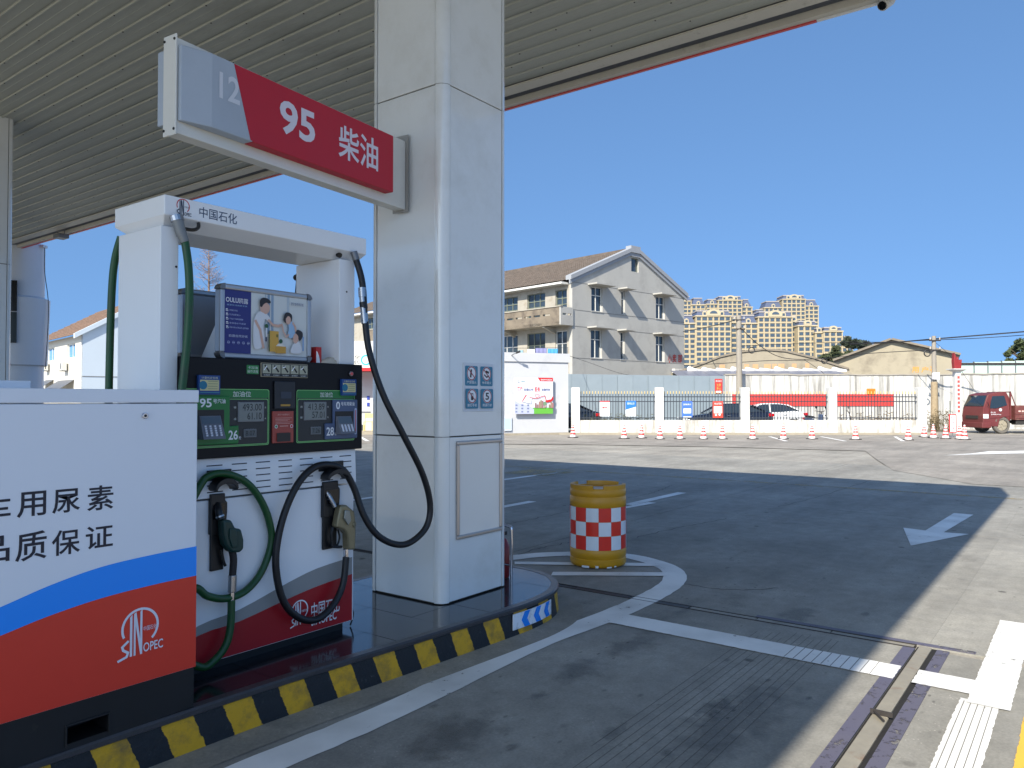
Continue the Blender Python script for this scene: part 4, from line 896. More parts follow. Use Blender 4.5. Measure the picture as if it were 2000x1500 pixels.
# ---- advertising frames standing on the console
def lightbox(name, label, x0, x1, yb, z0, z1, face):
    o = thing(name, label, 'advertising frame', ((x0 + x1) / 2, yb, 1.82))
    AL = M('frame_aluminium', (168, 172, 178), .35, metal=.7)
    MB().box(x0 + .01, x1 - .01, yb, yb + .03, z0 + .01, z1 - .01).build('box', M('frame_back', (150, 154, 160), .45, metal=.3), o)
    for q in ((x0 + .03, x1 - .03, z0, z0 + .03), (x0 + .03, x1 - .03, z1 - .03, z1), (x0, x0 + .03, z0 + .03, z1 - .03), (x1 - .03, x1, z0 + .03, z1 - .03)):
        MB().box(q[0], q[1], yb - .012, yb + .042, q[2], q[3]).build('frame_bar', AL, o, bevel=.008)
    for cx, cz in ((x0 + .03, z0 + .03), (x1 - .03, z0 + .03), (x0 + .03, z1 - .03), (x1 - .03, z1 - .03)):
        sx_ = -1 if cx < (x0 + x1) / 2 else 1; sz_ = -1 if cz < (z0 + z1) / 2 else 1
        q = [(cx, cz)] + [(cx + sx_ * .032 * math.cos(R(t)), cz + sz_ * .032 * math.sin(R(t))) for t in range(0, 91, 15)]
        if sx_ * sz_ < 0: q = q[::-1]
        m = MB(); m.prism(q, (0, yb - .0135, 0), (1, 0, 0), (0, 0, 1), (0, 1, 0), .057); m.build('corner_cap', GREYM, o, smooth=40)
    return o
yb = 3.70
a = ony(428, 552, yb); c = ony(606, 702, yb)
lx0, lx1, lz0, lz1 = a.x, c.x, 1.812, 2.21
lz1 = a.z - .0; lz0 = c.z + .0
lz0 = 1.826
ad1 = lightbox('advertising_frame', 'aluminium framed advert reading OULU standing on the black console', lx0, lx1, yb, lz0, lz1, True)
d = Dec((lx0 + .028, yb, lz0 + .028), (lx1 - lx0 - .056, 0, 0), (0, 0, lz1 - lz0 - .056), off=.001, step=.0003)
NAVY, SKIN, SHIRT, HAIR, BOXY, PALEB = ink(38, 44, 116), ink(206, 166, 148), ink(214, 216, 220), ink(36, 32, 36), ink(206, 160, 66), ink(150, 184, 214)
d.rect(0, 0, 1, 1, ink(206, 210, 208)); d.rect(.50, .35, .53, 1, ink(128, 152, 176)); d.rect(.545, .4, .575, 1, ink(140, 162, 184)); d.rect(.47, .4, .485, 1, ink(168, 182, 192)); d.rect(.74, .3, .77, 1, ink(180, 192, 200))
d.rect(0, 0, .305, 1, NAVY)
d.text('OULU', .02, .80, .16, .875, IW, .012); d.text('鸥露', .165, .795, .27, .878, IW)
d.text('健康生活用纸专家', .03, .745, .26, .77, PALEB)
for k, tx in enumerate(('天然原生竹浆', '无添加更安心', '不漂白 不掉屑更健康', '柔韧湿水不易破', '母婴专用 全家适用 品质保障')):
    v = .655 - k * .067; d.rect(.02, v, .045, v + .04, IW); d.line([(.024, v + .02), (.032, v + .008), (.046, v + .04)], .003, NAVY); d.text(tx, .055, v + .006, .12 + .03 * (k + 1), v + .032, ink(180, 190, 220))
d.text('欧露自然好纸', .05, .255, .26, .295, ink(190, 198, 220))
for k in range(5): d.arc(.045 + k * .055, .17, .008, .0012, ink(180, 190, 220), n=16); d.line([(.035 + k * .055, .17), (.055 + k * .055, .17)], .003, ink(180, 190, 220))
def blob(pts, mat): d.poly2(cur(pts + [pts[0]], 6 * len(pts)), mat)
# man
blob([(.36, .66), (.42, .72), (.47, .68), (.52, .60), (.50, .54), (.46, .58), (.44, .42), (.46, .22), (.40, .10), (.33, .12), (.32, .4), (.33, .56)], SHIRT)
blob([(.405, .70), (.40, .80), (.44, .86), (.50, .83), (.515, .77), (.50, .70), (.465, .665), (.44, .68)], SKIN)
blob([(.40, .78), (.395, .87), (.43, .925), (.49, .92), (.525, .875), (.51, .845), (.47, .85), (.435, .81), (.42, .775)], HAIR)
d.line([(.345, .54), (.40, .40), (.425, .22), (.44, .12)], .016, SKIN); d.line([(.50, .57), (.55, .50), (.62, .49), (.665, .515)], .014, SKIN)
# woman
blob([(.74, .56), (.79, .58), (.82, .46), (.83, .36), (.77, .30), (.74, .36), (.75, .46)], PALEB)
blob([(.68, .60), (.70, .71), (.75, .73), (.79, .68), (.78, .58), (.74, .62), (.71, .55)], HAIR); blob([(.71, .62), (.74, .67), (.77, .64), (.77, .56), (.74, .53), (.715, .56)], SKIN)
d.line([(.80, .56), (.83, .50), (.84, .42)], .012, SKIN); d.line([(.665, .51), (.68, .40), (.72, .32), (.745, .36)], .010, SKIN)
# child
blob([(.80, .20), (.86, .26), (.90, .22), (.91, .08), (.82, .05), (.77, .08)], SHIRT); blob([(.80, .30), (.82, .38), (.86, .38), (.87, .28), (.84, .22), (.81, .24)], SKIN); blob([(.83, .40), (.86, .455), (.92, .42), (.925, .34), (.89, .27), (.87, .30), (.865, .35)], HAIR)
d.rect(.50, .06, .62, .40, BOXY); d.rect(.50, .06, .512, .40, ink(50, 90, 50)); d.rect(.59, .30, .615, .35, ink(120, 110, 40)); d.rect(.58, .04, .71, .155, ink(196, 148, 56)); d.poly2([(.585, .155), (.705, .155), (.66, .20), (.61, .195)], ink(226, 220, 206))
d.disc(.47, .47, .012, ink(34, 84, 50)); d.rect(.463, .30, .477, .44, IW); d.disc(.645, .24, .012, ink(34, 84, 50)); d.rect(.455, .22, .475, .29, ink(60, 66, 90))
d.text('更好自然用好纸', .77, .855, .93, .905, ink(60, 66, 110)); d.rect(.92, .1, .935, .34, ink(110, 150, 200))
d.done('poster', ad1)
yb2 = 4.02
a = ony(352, 562, yb2); c = ony(500, 695, yb2)
ad2 = lightbox('advertising_frame', 'grey back of a second advert frame behind the green hose', a.x, c.x, yb2, 1.826, a.z, False)
# wedge brackets that hold the frame
for px in (430, 600):
    X = dx(px, 3.75); MB().add([(X, 3.735, 1.822), (X, 3.95, 1.822), (X, 3.735, 2.1), (X + .004, 3.735, 1.822), (X + .004, 3.95, 1.822), (X + .004, 3.735, 2.1)], [(0, 1, 2), (5, 4, 3), (0, 3, 4, 1), (1, 4, 5, 2), (2, 5, 3, 0)]).build('bracket', DW, ad1)
# tissue box and rag on the console
X = dx(614, 3.72)
tb_ = thing('card_box', 'small red and white box on the console beside the advert', 'box', (X, 3.74, 1.80))
MB().box(X - .012, X + .028, 3.69, 3.78, 1.821, 1.92).build('carton', M('carton_red', (178, 34, 36), .4), tb_, bevel=.002)
Dec((X - .012, 3.69, 1.821), (.04, 0, 0), (0, 0, .099)).poly2([(0, 0), (.75, 0), (.5, .45), (.2, .7), (0, .75)], IW).done('carton_print', tb_)
X = dx(645, 3.70); m = MB(); rg = random.Random(3); nx, ny = 14, 8; v = []
for j in range(ny + 1):
    for i in range(nx + 1):
        u = i / nx - .5; w = j / ny - .5; h = max(0, 1 - (u * u + w * w) * 4.2) ** .5 * .035 * (.6 + .6 * rg.random()) + .0015
        v.append((X + u * .17, 3.70 + w * .09, 1.821 + h))
m.add(v, [(j * (nx + 1) + i, j * (nx + 1) + i + 1, (j + 1) * (nx + 1) + i + 1, (j + 1) * (nx + 1) + i) for j in range(ny) for i in range(nx)])
m.build('work_glove', M('worn_cloth', (190, 182, 168), .9, var=.1, vs=40, dirt=(176, 142, 84), dirt_s=14), smooth=80, label='crumpled pale cloth glove lying on the black console', cat='glove')

# ================================================================ urea cabinet
KX0, KX1, KY0, KY1 = .35, 1.957, 3.28, 3.95
kk = lambda px, py: ony(px, py, KY0)
cab = thing('urea_cabinet', 'large white cabinet with blue and orange red waves in front of the dispenser', 'cabinet', ((KX0 + KX1) / 2, (KY0 + KY1) / 2, S))
CWH = M('cabinet_white', (222, 227, 235), .3, var=.02, vs=1.5, coat=.15)
zk0 = .385; zk1 = kk(388, 787).z; zk2 = kk(388, 762).z
MB().box(KX0, KX1, KY0, KY1, zk0, zk1 - .002).build('body', CWH, cab, bevel=.004)
MB().box(KX0 - .008, KX1 + .002, KY0 - .008, KY1 + .006, zk1 + .002, zk2).build('lid', CWH, cab, bevel=.004)
MB().box(KX0, kk(86, 750).x + .05, KY0 + .25, KY1 - .05, zk2, zk2 + .035).build('lid_riser', CWH, cab, bevel=.004)
BASE = M('base_black_paint', (18, 18, 20), .5, var=.25, vs=8, dirt=(60, 54, 48), dirt_s=6, dirt_lo=.62, dirt_hi=.75)
# base frame with a fork-lift slot
b0, b1 = kk(132, 1440).x, kk(212, 1440).x
by = KY0 + .006; f0, f1 = S + .025, S + .095
for q in ((KX0, b0, S + .002, zk0 - .001), (b1, KX1 - .004, S + .002, zk0 - .001), (b0, b1, f1, zk0 - .001), (b0, b1, S + .002, f0)): MB().box(q[0], q[1], by, KY1 - .01, q[2], q[3]).build('base', BASE, cab)
MB().box(b0, b1, by + .16, by + .17, f0, f1).build('base', BASE, cab)
fr_ = thing  # noqa
for q in ((b0 - .008, b0, f0 - .008, f1 + .008), (b1, b1 + .008, f0 - .008, f1 + .008), (b0, b1, f1, f1 + .008)): MB().box(q[0], q[1], by - .006, by + .001, q[2], q[3]).build('slot_frame', BASE, cab, bevel=.002)
lk = kk(282, 812); MB().cyl((lk.x, KY0, lk.z), (lk.x, KY0 - .010, lk.z), .013, n=18).build('lock', CHROME, cab, bevel=.002)
MB().cyl((lk.x, KY0 - .010, lk.z), (lk.x, KY0 - .0115, lk.z), .006, n=12).build('keyhole', BLACK, cab)
Wk = KX1 - KX0; Hk = zk1 - .002 - zk0
d = Dec((KX0, KY0, zk0), (Wk, 0, 0), (0, 0, Hk))
ku = lambda px: (kk(px, 900).x - KX0) / Wk
kv = lambda px, py: (kk(px, py).z - zk0) / Hk
BLU, ORG = M('film_blue', (0, 140, 245), .35), M('film_orange_red', (212, 56, 38), .4, var=.03)
up = cur([(0, .18), (ku(0) * .6, kv(0, 1187) - .07), (ku(0), kv(0, 1187)), (ku(100), kv(100, 1143)), (ku(200), kv(200, 1107)), (ku(300), kv(300, 1083)), (1, kv(388, 1066))], 28)
lo = cur([(0, .06), (ku(0) * .6, kv(0, 1243) - .06), (ku(0), kv(0, 1243)), (ku(100), kv(100, 1202)), (ku(200), kv(200, 1168)), (ku(300), kv(300, 1142)), (1, kv(388, 1123))], 28)
for a, c in zip(zip(up, up[1:]), zip(lo, lo[1:])): d.poly([d.pt(p) for p in (c[0], c[1], a[1], a[0])], d._m(BLU))
d.k += .0004
for a, c in zip(lo, lo[1:]): d.poly([d.pt(p) for p in ((a[0], .002), (c[0], .002), c, a)], d._m(ORG))
d.k += .0004
d.done('wave_graphic', cab); d = Dec((KX0, KY0, zk0), (Wk, 0, 0), (0, 0, Hk)); INK2 = ink(26, 28, 44)
cw = (ku(222) - ku(172))
for s_, x0, x1, yy0, yy1 in (('素', 171, 222, 946, 998), ('尿', 103, 157, 953, 1003), ('用', 34, 91, 958, 1011), ('车', -36, 22, 966, 1022), ('证', 169, 222, 1024, 1072), ('保', 103, 158, 1032, 1085), ('质', 32, 93, 1036, 1096), ('品', -48, 21, 1046, 1102)):
    d.text(s_, ku(x0), (kv(x0, yy1) + kv(x1, yy1 - 4)) / 2, ku(x1), (kv(x0, yy0 + 4) + kv(x1, yy0)) / 2, INK2, .012); d.done('lettering', cab); d = Dec((KX0, KY0, zk0), (Wk, 0, 0), (0, 0, Hk))
d.k = .0024; sinopec(d, ku(234), kv(234, 1291), .205, ink(214, 216, 226), ink(214, 216, 226), ink(214, 216, 226))
d.done('emblem', cab)

# ================================================================ crash barrel
YB = M('barrel_yellow', (192, 138, 20), .42, var=.06, vs=7, dirt=(150, 112, 40), dirt_s=6, dirt_lo=.62, dirt_hi=.85)
BWH, BRD = M('barrel_white', (212, 216, 220), .3, var=.05, vs=9, dirt=(168, 164, 156), dirt_s=7, dirt_lo=.62, dirt_hi=.85), M('barrel_red', (214, 46, 30), .3, var=.07, vs=9, dirt=(170, 80, 60), dirt_s=8, dirt_lo=.64, dirt_hi=.85)
bp_ = Vector((6.56, 3.88, .004))
bar = thing('crash_barrel', 'yellow crash barrel with red and white checker band beyond the island', 'crash barrel', bp_)
Rb = .273
prof = [(Rb - .03, .0), (Rb - .008, .012), (Rb, .03), (Rb, .075), (Rb - .006, .08), (Rb - .006, .09), (Rb, .096), (Rb + .001, .165), (Rb - .003, .17), (Rb - .003, .575), (Rb + .001, .58), (Rb, .66), (Rb - .006, .668), (Rb - .006, .676), (Rb, .684), (Rb, .735), (Rb - .012, .752)]
MB().lathe(prof, (0, 0, 0), 48, caps=False).build('drum', YB, bar, local=True, smooth=50)
MB().lathe([(0.001, .72), (Rb - .03, .72), (Rb - .03, .752), (Rb - .012, .7522)], (0, 0, 0), 48, caps=False).build('lid', YB, bar, local=True, smooth=40)
nseg = 14; a0_ = math.atan2(-bp_.y, -bp_.x)
for r in range(3):
    for k in range(nseg):
        z0 = .172 + r * .134; m = MB(); t0 = a0_ + (k + .06) * 2 * math.pi / nseg; v = []; n = 4
        for z in (z0 + .001, z0 + .132): v += [((Rb + .0015) * math.cos(t0 + .987 * 2 * math.pi / nseg * i / n), (Rb + .0015) * math.sin(t0 + .987 * 2 * math.pi / nseg * i / n), z) for i in range(n + 1)]
        m.add(v, [(i, i + 1, n + 2 + i, n + 1 + i) for i in range(n)]).build('checker', BRD if (r + k) % 2 == 0 else BWH, bar, local=True, smooth=60)
for t0, t1 in ((12, 95), (130, 205), (235, 350)):      # raised rim pieces with gaps for the handles
    m = MB(); n = 14; v = []
    for rr_, z in ((Rb - .004, .737), (Rb - .002, .782), (Rb - .032, .786), (Rb - .04, .745)): v += [(rr_ * math.cos(a0_ + R(t0 + (t1 - t0) * i / n)), rr_ * math.sin(a0_ + R(t0 + (t1 - t0) * i / n)), z) for i in range(n + 1)]
    f = [(k * (n + 1) + i, k * (n + 1) + i + 1, (k + 1) * (n + 1) + i + 1, (k + 1) * (n + 1) + i) for k in range(3) for i in range(n)] + [(0, n + 1, 2 * (n + 1), 3 * (n + 1)), (n, n + 1 + n, 2 * (n + 1) + n, 3 * (n + 1) + n)]
    m.add(v, f).build('rim', YB, bar, local=True, smooth=40)
MB().lathe([(.001, .7205), (.17, .7205), (.17, .732), (.165, .735), (.001, .735)], (0, 0, 0), 32, caps=False).build('filler_cap', M('cap_pinkish', (208, 186, 170), .5), bar, local=True, smooth=40)
m = MB()
for k, (t, w, z0, z1) in enumerate(((-34, 16, .006, .026), (-5, 6, .008, .03), (18, 10, .006, .02), (34, 5, .01, .024))):
    n = 6; v = []
    for z in (z0, z1): v += [((Rb + .0012) * math.cos(a0_ + R(t + w * i / n)), (Rb + .0012) * math.sin(a0_ + R(t + w * i / n)), z) for i in range(n + 1)]
    m.add(v, [(i, i + 1, n + 2 + i, n + 1 + i) for i in range(n)])
m.build('scuff', BWH, bar, local=True)
# chrome rack behind the pillar
rk = thing('extinguisher_rack', 'steel tube rack with a dark red extinguisher behind the pillar', 'rack', (4.75, 4.0, S))
rb_ = onz(995, 1134, S); xr, yr0, yr1 = max(rb_.x, 4.70), rb_.y - .02, rb_.y + .24
MB().tube([(xr, yr0, S + .004), (xr, yr0, S + .36), (xr, yr0 + .03, S + .42), (xr, yr1 - .03, S + .42), (xr, yr1, S + .36), (xr, yr1, S + .004)], .011, n=10, sub=5).build('frame_tube', CHROME, rk, smooth=50)
MB().tube([(xr, yr0, S + .12), (xr, yr1, S + .12)], .008, n=8, sub=0).build('cross_bar', CHROME, rk)
MB().lathe([(.001, .0), (.05, .0), (.055, .02), (.055, .24), (.03, .30), (.015, .31), (.015, .34), (.001, .34)], (xr + .057, (yr0 + yr1) / 2, S + .004), 20).build('extinguisher', M('extinguisher_red', (120, 18, 22), .3), rk, smooth=40)
MB().box(xr + .012, xr + .105, (yr0 + yr1) / 2 - .01, (yr0 + yr1) / 2 + .01, S + .33, S + .36).build('valve', BLACK, rk, bevel=.004)
# ================================================================ background frame: local x to the right, y away from the eye
TB = Matrix.Rotation(BGA, 4, 'Z')
bu = lambda x, d: (x - CX) / F_ * d
bz = lambda y, d: HC + (782 - y) / F_ * d
def bloc(u, d, z=0.0): return BG(u, d, z)
def bthing(name, label, cat, u, d, z=-.012, group=None, rz=0): return thing(name, label, cat, bloc(u, d, z), BGA + rz, group)
def weld(o):
    import bmesh
    bm = bmesh.new(); bm.from_mesh(o.data); bmesh.ops.remove_doubles(bm, verts=bm.verts, dist=1e-4); bm.to_mesh(o.data); bm.free(); return o
def holed_wall(m, poly, holes, place, th):
    """outline (s,z) minus rectangular holes, cut into cells; place(s,z,n) gives the point n behind the face"""
    xs = sorted({p[0] for p in poly} | {h[i] for h in holes for i in (0, 1)}); zs = sorted({p[1] for p in poly} | {h[i] for h in holes for i in (2, 3)})
    for a, b_ in zip(xs, xs[1:]):
        for c, e in zip(zs, zs[1:]):
            mx_, mz_ = (a + b_) / 2, (c + e) / 2
            if any(h[0] < mx_ < h[1] and h[2] < mz_ < h[3] for h in holes): continue
            q = clip_rect(poly, a, b_, c, e)
            q = [p for i, p in enumerate(q) if (Vector(p) - Vector(q[i - 1])).length > 1e-5]
            if len(q) >= 3: m.hexa([place(s, z, 0) for s, z in q], [place(s, z, th) for s, z in q])
    return m
STAIN = M('stained_whitewash', (188, 187, 182), .8, var=.08, vs=1.0, dirt=(112, 110, 106), dirt_s=1.1, dirt_lo=.46, dirt_hi=.68, stretch=(3, 3, .22), bump=.2, bs=10)
LIME = M('clean_whitewash', (202, 202, 198), .8, var=.04, vs=2)
BASEW = M('splashed_whitewash', (192, 190, 184), .8, var=.06, vs=2, dirt=(124, 118, 106), dirt_s=1.5, dirt_lo=.48, dirt_hi=.72, stretch=(3, 3, .5))
RAIL = M('dark_railing', (48, 54, 62), .5); GOLDT = M('gold_tip', (206, 178, 110), .45)
FOOT = M('concrete_footing', (150, 142, 126), .85, var=.15, vs=4)
# ---------------------------------------------------------------- street fence
DF = 36.0; PC = [1124, 1287, 1454, 1624, 1798]
fen = bthing('street_fence', 'white pillared street fence with dark railings and gold spear tips', 'fence', bu(1450, DF), DF)
fo = bu(1450, DF); up = [bu(x, DF) - fo for x in PC]; zp = bz(757, DF)
def fbox(*a): return MB().box(*a)
pw = .19
for u in up: MB().box(u - pw, u + pw, -.19, .19, 0, zp + .012).build('pillar', LIME, fen, local=True, bevel=.02)
MB().box(up[0] - .8, up[-1] + .6, -.34, -.20, 0, .11).build('footing', FOOT, fen, local=True)
pk = tp = None
for k in range(4):
    a, c = up[k] + pw, up[k + 1] - pw
    MB().box(a + .002, c - .002, -.13, .13, 0, .69).build('base_wall', BASEW, fen, local=True)
    for z in (.79, 1.56, 1.78): MB().box(a, c, -.02, .02, z - .022, z + .022).build('rail', RAIL, fen, local=True)
    n = 26
    for i in range(n):
        x = a + (c - a) * (i + .5) / n
        if pk is None:
            pk = MB().box(-.0125, .0125, -.0125, .0125, .695, 1.92).build('picket', RAIL, fen, local=True); pk.location = (x, 0, 0)
            tp = MB(); tp.lathe([(.024, 1.92), (.026, 1.935), (.012, 1.945), (.024, 1.99), (.001, 2.06)], n=6); tp = tp.build('spear_tip', GOLDT, pk, local=True)
        else:
            p = inst(pk, fen, (x, 0, 0), name='picket'); inst(tp, p, (0, 0, 0), name='spear_tip')
# ---------------------------------------------------------------- posters on the railings
def board(name, label, cat, x0, y0, x1, y1, d, th, base, draw, group=None, ufix=None, rz=0):
    u0, u1 = bu(x0, d), bu(x1, d); z0, z1 = bz(y1, d), bz(y0, d); o = bthing(name, label, cat, (u0 + u1) / 2, d, z0, group, rz)
    w, h = u1 - u0, z1 - z0
    MB().box(-w / 2, w / 2, 0, th, 0, h).build('board', base, o, local=True)
    d_ = Dec((-w / 2, 0, 0), (w, 0, 0), (0, 0, h), off=.004, step=.002); draw(d_)
    if d_.f: d_.build('print', d_.mats, o, local=True)
    return o
def p1(d): d.rect(0, .93, 1, 1, IR); d.text('通告', .2, .5, .8, .62, IR, .02); [d.line([(.2, .4 - k * .06), (.8, .4 - k * .06)], .012, ink(150, 150, 160)) for k in range(5)]
def p2_(d): d.poly2([(0, .42), (.4, .5), (1, .62), (1, 1), (0, 1)], ink(40, 110, 205)); d.text('服务公示', .15, .76, .85, .9, IW); [d.line([(.4, .34 - k * .08), (.9, .34 - k * .08)], .012, ink(200, 120, 120)) for k in range(3)]
def p3_(d): d.rrect(.12, .25, .88, .56, .03, ink(214, 220, 240)); d.text('温馨提示', .1, .76, .9, .86, IW); d.line([(.2, .4), (.8, .4)], .03, ink(220, 130, 130)); d.rect(.1, .0, .9, .05, IW)
def p4_(d): d.rect(.1, .28, .9, .7, ink(236, 222, 216)); d.text('安全须知', .15, .8, .85, .92, IW); [d.line([(.2, .62 - k * .07), (.8, .62 - k * .07)], .012, ink(190, 100, 90)) for k in range(4)]; d.disc(.3, .18, .05, IW); d.disc(.65, .2, .05, IW)
board('fence_poster', 'white poster with a red heading hung on the street fence', 'poster', 1171.5, 783, 1190.5, 813, DF - .05, .012, IW, p1)
board('fence_poster', 'half blue half white poster hung on the street fence', 'poster', 1222, 783, 1242, 813, DF - .05, .012, IW, p2_)
board('fence_poster', 'blue poster with a white panel hung on the street fence', 'poster', 1332, 784, 1352, 815, DF - .05, .012, ink(66, 106, 205), p3_)
board('fence_poster', 'red poster with a pale panel hung on the street fence', 'poster', 1392, 784, 1412, 816, DF - .05, .012, ink(206, 66, 50), p4_)
# ---------------------------------------------------------------- compound walls behind the fence
DW_ = 43.0
gw = bthing('sheet_metal_wall', 'tall wall of pale blue grey metal sheets behind the street fence', 'wall', bu(1260, DW_), DW_)
GS = M('blue_grey_sheet', (124, 136, 144), .5, metal=.1, var=.06, vs=1.2, dirt=(120, 130, 138), dirt_s=.7, bump=.5, bs=1.2)
u0 = bu(1085, DW_) - bu(1260, DW_); u1 = bu(1416, DW_) - bu(1260, DW_); n = 11
for k in range(n):
    a, c = u0 + (u1 - u0) * k / n, u0 + (u1 - u0) * (k + 1) / n
    za = 3.10 - .012 * k
    m = MB(); dz_ = random.uniform(-.02, .02)
    m.hexa([(a + .006, dz_, 0), (c - .006, -dz_, 0), (c - .006, .06, 0), (a + .006, .06, 0)], [(a + .006, dz_ * .3, za), (c - .006, -dz_, za - .012), (c - .006, .06, za - .012), (a + .006, .06, za)]); m.build('sheet', GS, gw, local=True)
    if k: MB().box(a - .012, a + .012, -.028, .0, 0, za - .02).build('batten', GS, gw, local=True)
ww_ = bthing('compound_wall', 'long whitewashed wall with dark rain streaks behind the street fence', 'wall', bu(1700, DW_), DW_)
a, c = bu(1416, DW_) - bu(1700, DW_), bu(2140, DW_) - bu(1700, DW_)
m = MB(); nn = 30; rw = random.Random(5); top = [(a + (c - a) * i / nn, 3.02 + .28 * max(0, (i / nn - .55)) + rw.uniform(-.03, .02)) for i in range(nn + 1)]
for (x0, z0), (x1, z1) in zip(top, top[1:]): m.hexa([(x0, 0, 0), (x1, 0, 0), (x1, .24, 0), (x0, .24, 0)], [(x0, 0, z0), (x1, 0, z1), (x1, .24, z1), (x0, .24, z0)])
weld(m.build('wall', STAIN, ww_, local=True))
m = MB()
for (x0, z0), (x1, z1) in zip(top, top[1:]): m.hexa([(x0, -.05, z0 + .002), (x1, -.05, z1 + .002), (x1, .29, z1 + .002), (x0, .29, z0 + .002)], [(x0, -.05, z0 + .07), (x1, -.05, z1 + .07), (x1, .29, z1 + .07), (x0, .29, z0 + .07)])
weld(m.build('coping', M('grimy_coping', (150, 144, 134), .85, var=.2, vs=2), ww_, local=True))
def pb(d):
    YL = ink(224, 186, 120)
board('wall_banner', 'long red slogan banner on the streaked white wall', 'banner', 1430, 770, 1746, 793, DW_ - .05, .02, M('banner_red', (196, 56, 50), .6, var=.05), lambda d: None)
board('wall_plate', 'small orange plate above the red banner on the white wall', 'sign', 1693, 759, 1710, 770, DW_ - .09, .03, ink(226, 122, 40), lambda d: [d.line([(.1, .3 + k * .22), (.9, .3 + k * .22)], .02, ink(190, 90, 30)) for k in range(3)])
board('wall_plate', 'tall red notice at the seam of metal sheets and white wall', 'sign', 1396.5, 740, 1411, 768, DW_ - .06, .03, ink(186, 50, 46), lambda d: [d.text('安全出口', .12, .78, .88, .92, IW), d.text('注意', .2, .48, .8, .68, ink(230, 170, 80)), d.text('禁止', .2, .25, .8, .42, ink(230, 170, 80)), d.rect(.15, .04, .85, .16, IW)])
# ---------------------------------------------------------------- dry weeds
rw = random.Random(11)
def weeds(name, label, x0, x1, d, n, h, col):
    m = MB(); u0, u1 = bu(x0, d), bu(x1, d); o = BG(0, 0, 0)
    for k in range(n):
        u = rw.uniform(u0, u1); dd = d + rw.uniform(-.25, .25); hh = h * rw.uniform(.4, 1); le = rw.uniform(-.25, .25)
        p = BG(u, dd, 0); q = BG(u + le * hh, dd + rw.uniform(-.1, .1), hh); w = .012
        m.add([p + RR * -w, p + RR * w, q + RR * w * .3, q - RR * w * .3], [(0, 1, 2, 3)])
        for j in range(5):
            t = rw.uniform(.35, 1); c = p.lerp(q, t); e = c + RR * rw.uniform(-.16, .16) + Vector((0, 0, rw.uniform(-.02, .12))) + _Fh * rw.uniform(-.1, .1)
            s_ = rw.uniform(.02, .05); m.add([c, c + Vector((0, 0, s_)), e, e - Vector((0, 0, s_ * .5))], [(0, 1, 2, 3)])
    return m.build(name, M('weed_%s' % label[:4], col, .8, var=.25, vs=4), label=label, cat='weeds', kind='stuff')
weeds('dry_weeds', 'grey green weeds growing behind the first fence bay', 1142, 1275, 37.2, 120, 1.0, (92, 92, 60))
weeds('dry_weeds', 'brown dry weeds behind the fourth fence bay', 1640, 1790, 38.0, 130, 1.05, (104, 88, 64))
weeds('dry_weeds', 'dark brush at the wall foot beside the no parking board', 1812, 1872, 39.5, 90, 1.15, (84, 74, 52))
# ---------------------------------------------------------------- cars
def wheel(par, x, y, r, w, tyre, rim, side):
    o = bpy.data.objects.new('wheel', None); COL.objects.link(o); o.parent = par; o.location = (x, y, r); WMX[o.name] = Matrix.Identity(4)
    m = MB(); pf = [(r * .66, -w / 2), (r * .93, -w / 2), (r, -w * .3), (r, w * .3), (r * .93, w / 2), (r * .66, w / 2)]; n = 24; v = []
    for rr_, yy in pf: v += [(rr_ * math.cos(2 * math.pi * i / n), yy, rr_ * math.sin(2 * math.pi * i / n)) for i in range(n)]
    m.add(v, [(k * n + i, k * n + (i + 1) % n, (k + 1) * n + (i + 1) % n, (k + 1) * n + i) for k in range(len(pf) - 1) for i in range(n)]); m.build('tyre', tyre, o, local=True, smooth=40)
    m = MB(); m.cyl((0, -w * .28, 0), (0, w * .28, 0), r * .67, n=24); 
    for k in range(5):
        t = 2 * math.pi * k / 5; c = Vector((math.cos(t), 0, math.sin(t))); e = Vector((-math.sin(t), 0, math.cos(t))); y0 = side * w * .28; y1 = side * w * .40
        m.hexa([c * r * .12 - e * r * .10 + Vector((0, y0, 0)), c * r * .64 - e * r * .07 + Vector((0, y0, 0)), c * r * .64 + e * r * .07 + Vector((0, y0, 0)), c * r * .12 + e * r * .10 + Vector((0, y0, 0))], [c * r * .12 - e * r * .10 + Vector((0, y1, 0)), c * r * .64 - e * r * .07 + Vector((0, y1, 0)), c * r * .64 + e * r * .07 + Vector((0, y1, 0)), c * r * .12 + e * r * .10 + Vector((0, y1, 0))])
    m.build('rim', rim, o, local=True, smooth=40); return o
TYRE = M('tyre_rubber', (30, 30, 31), .8, var=.1); RIM = M('alloy_rim', (168, 170, 174), .3, metal=.9)
CARGL = M('car_glass', (30, 38, 42), .05, spec=.8, coat=.5)
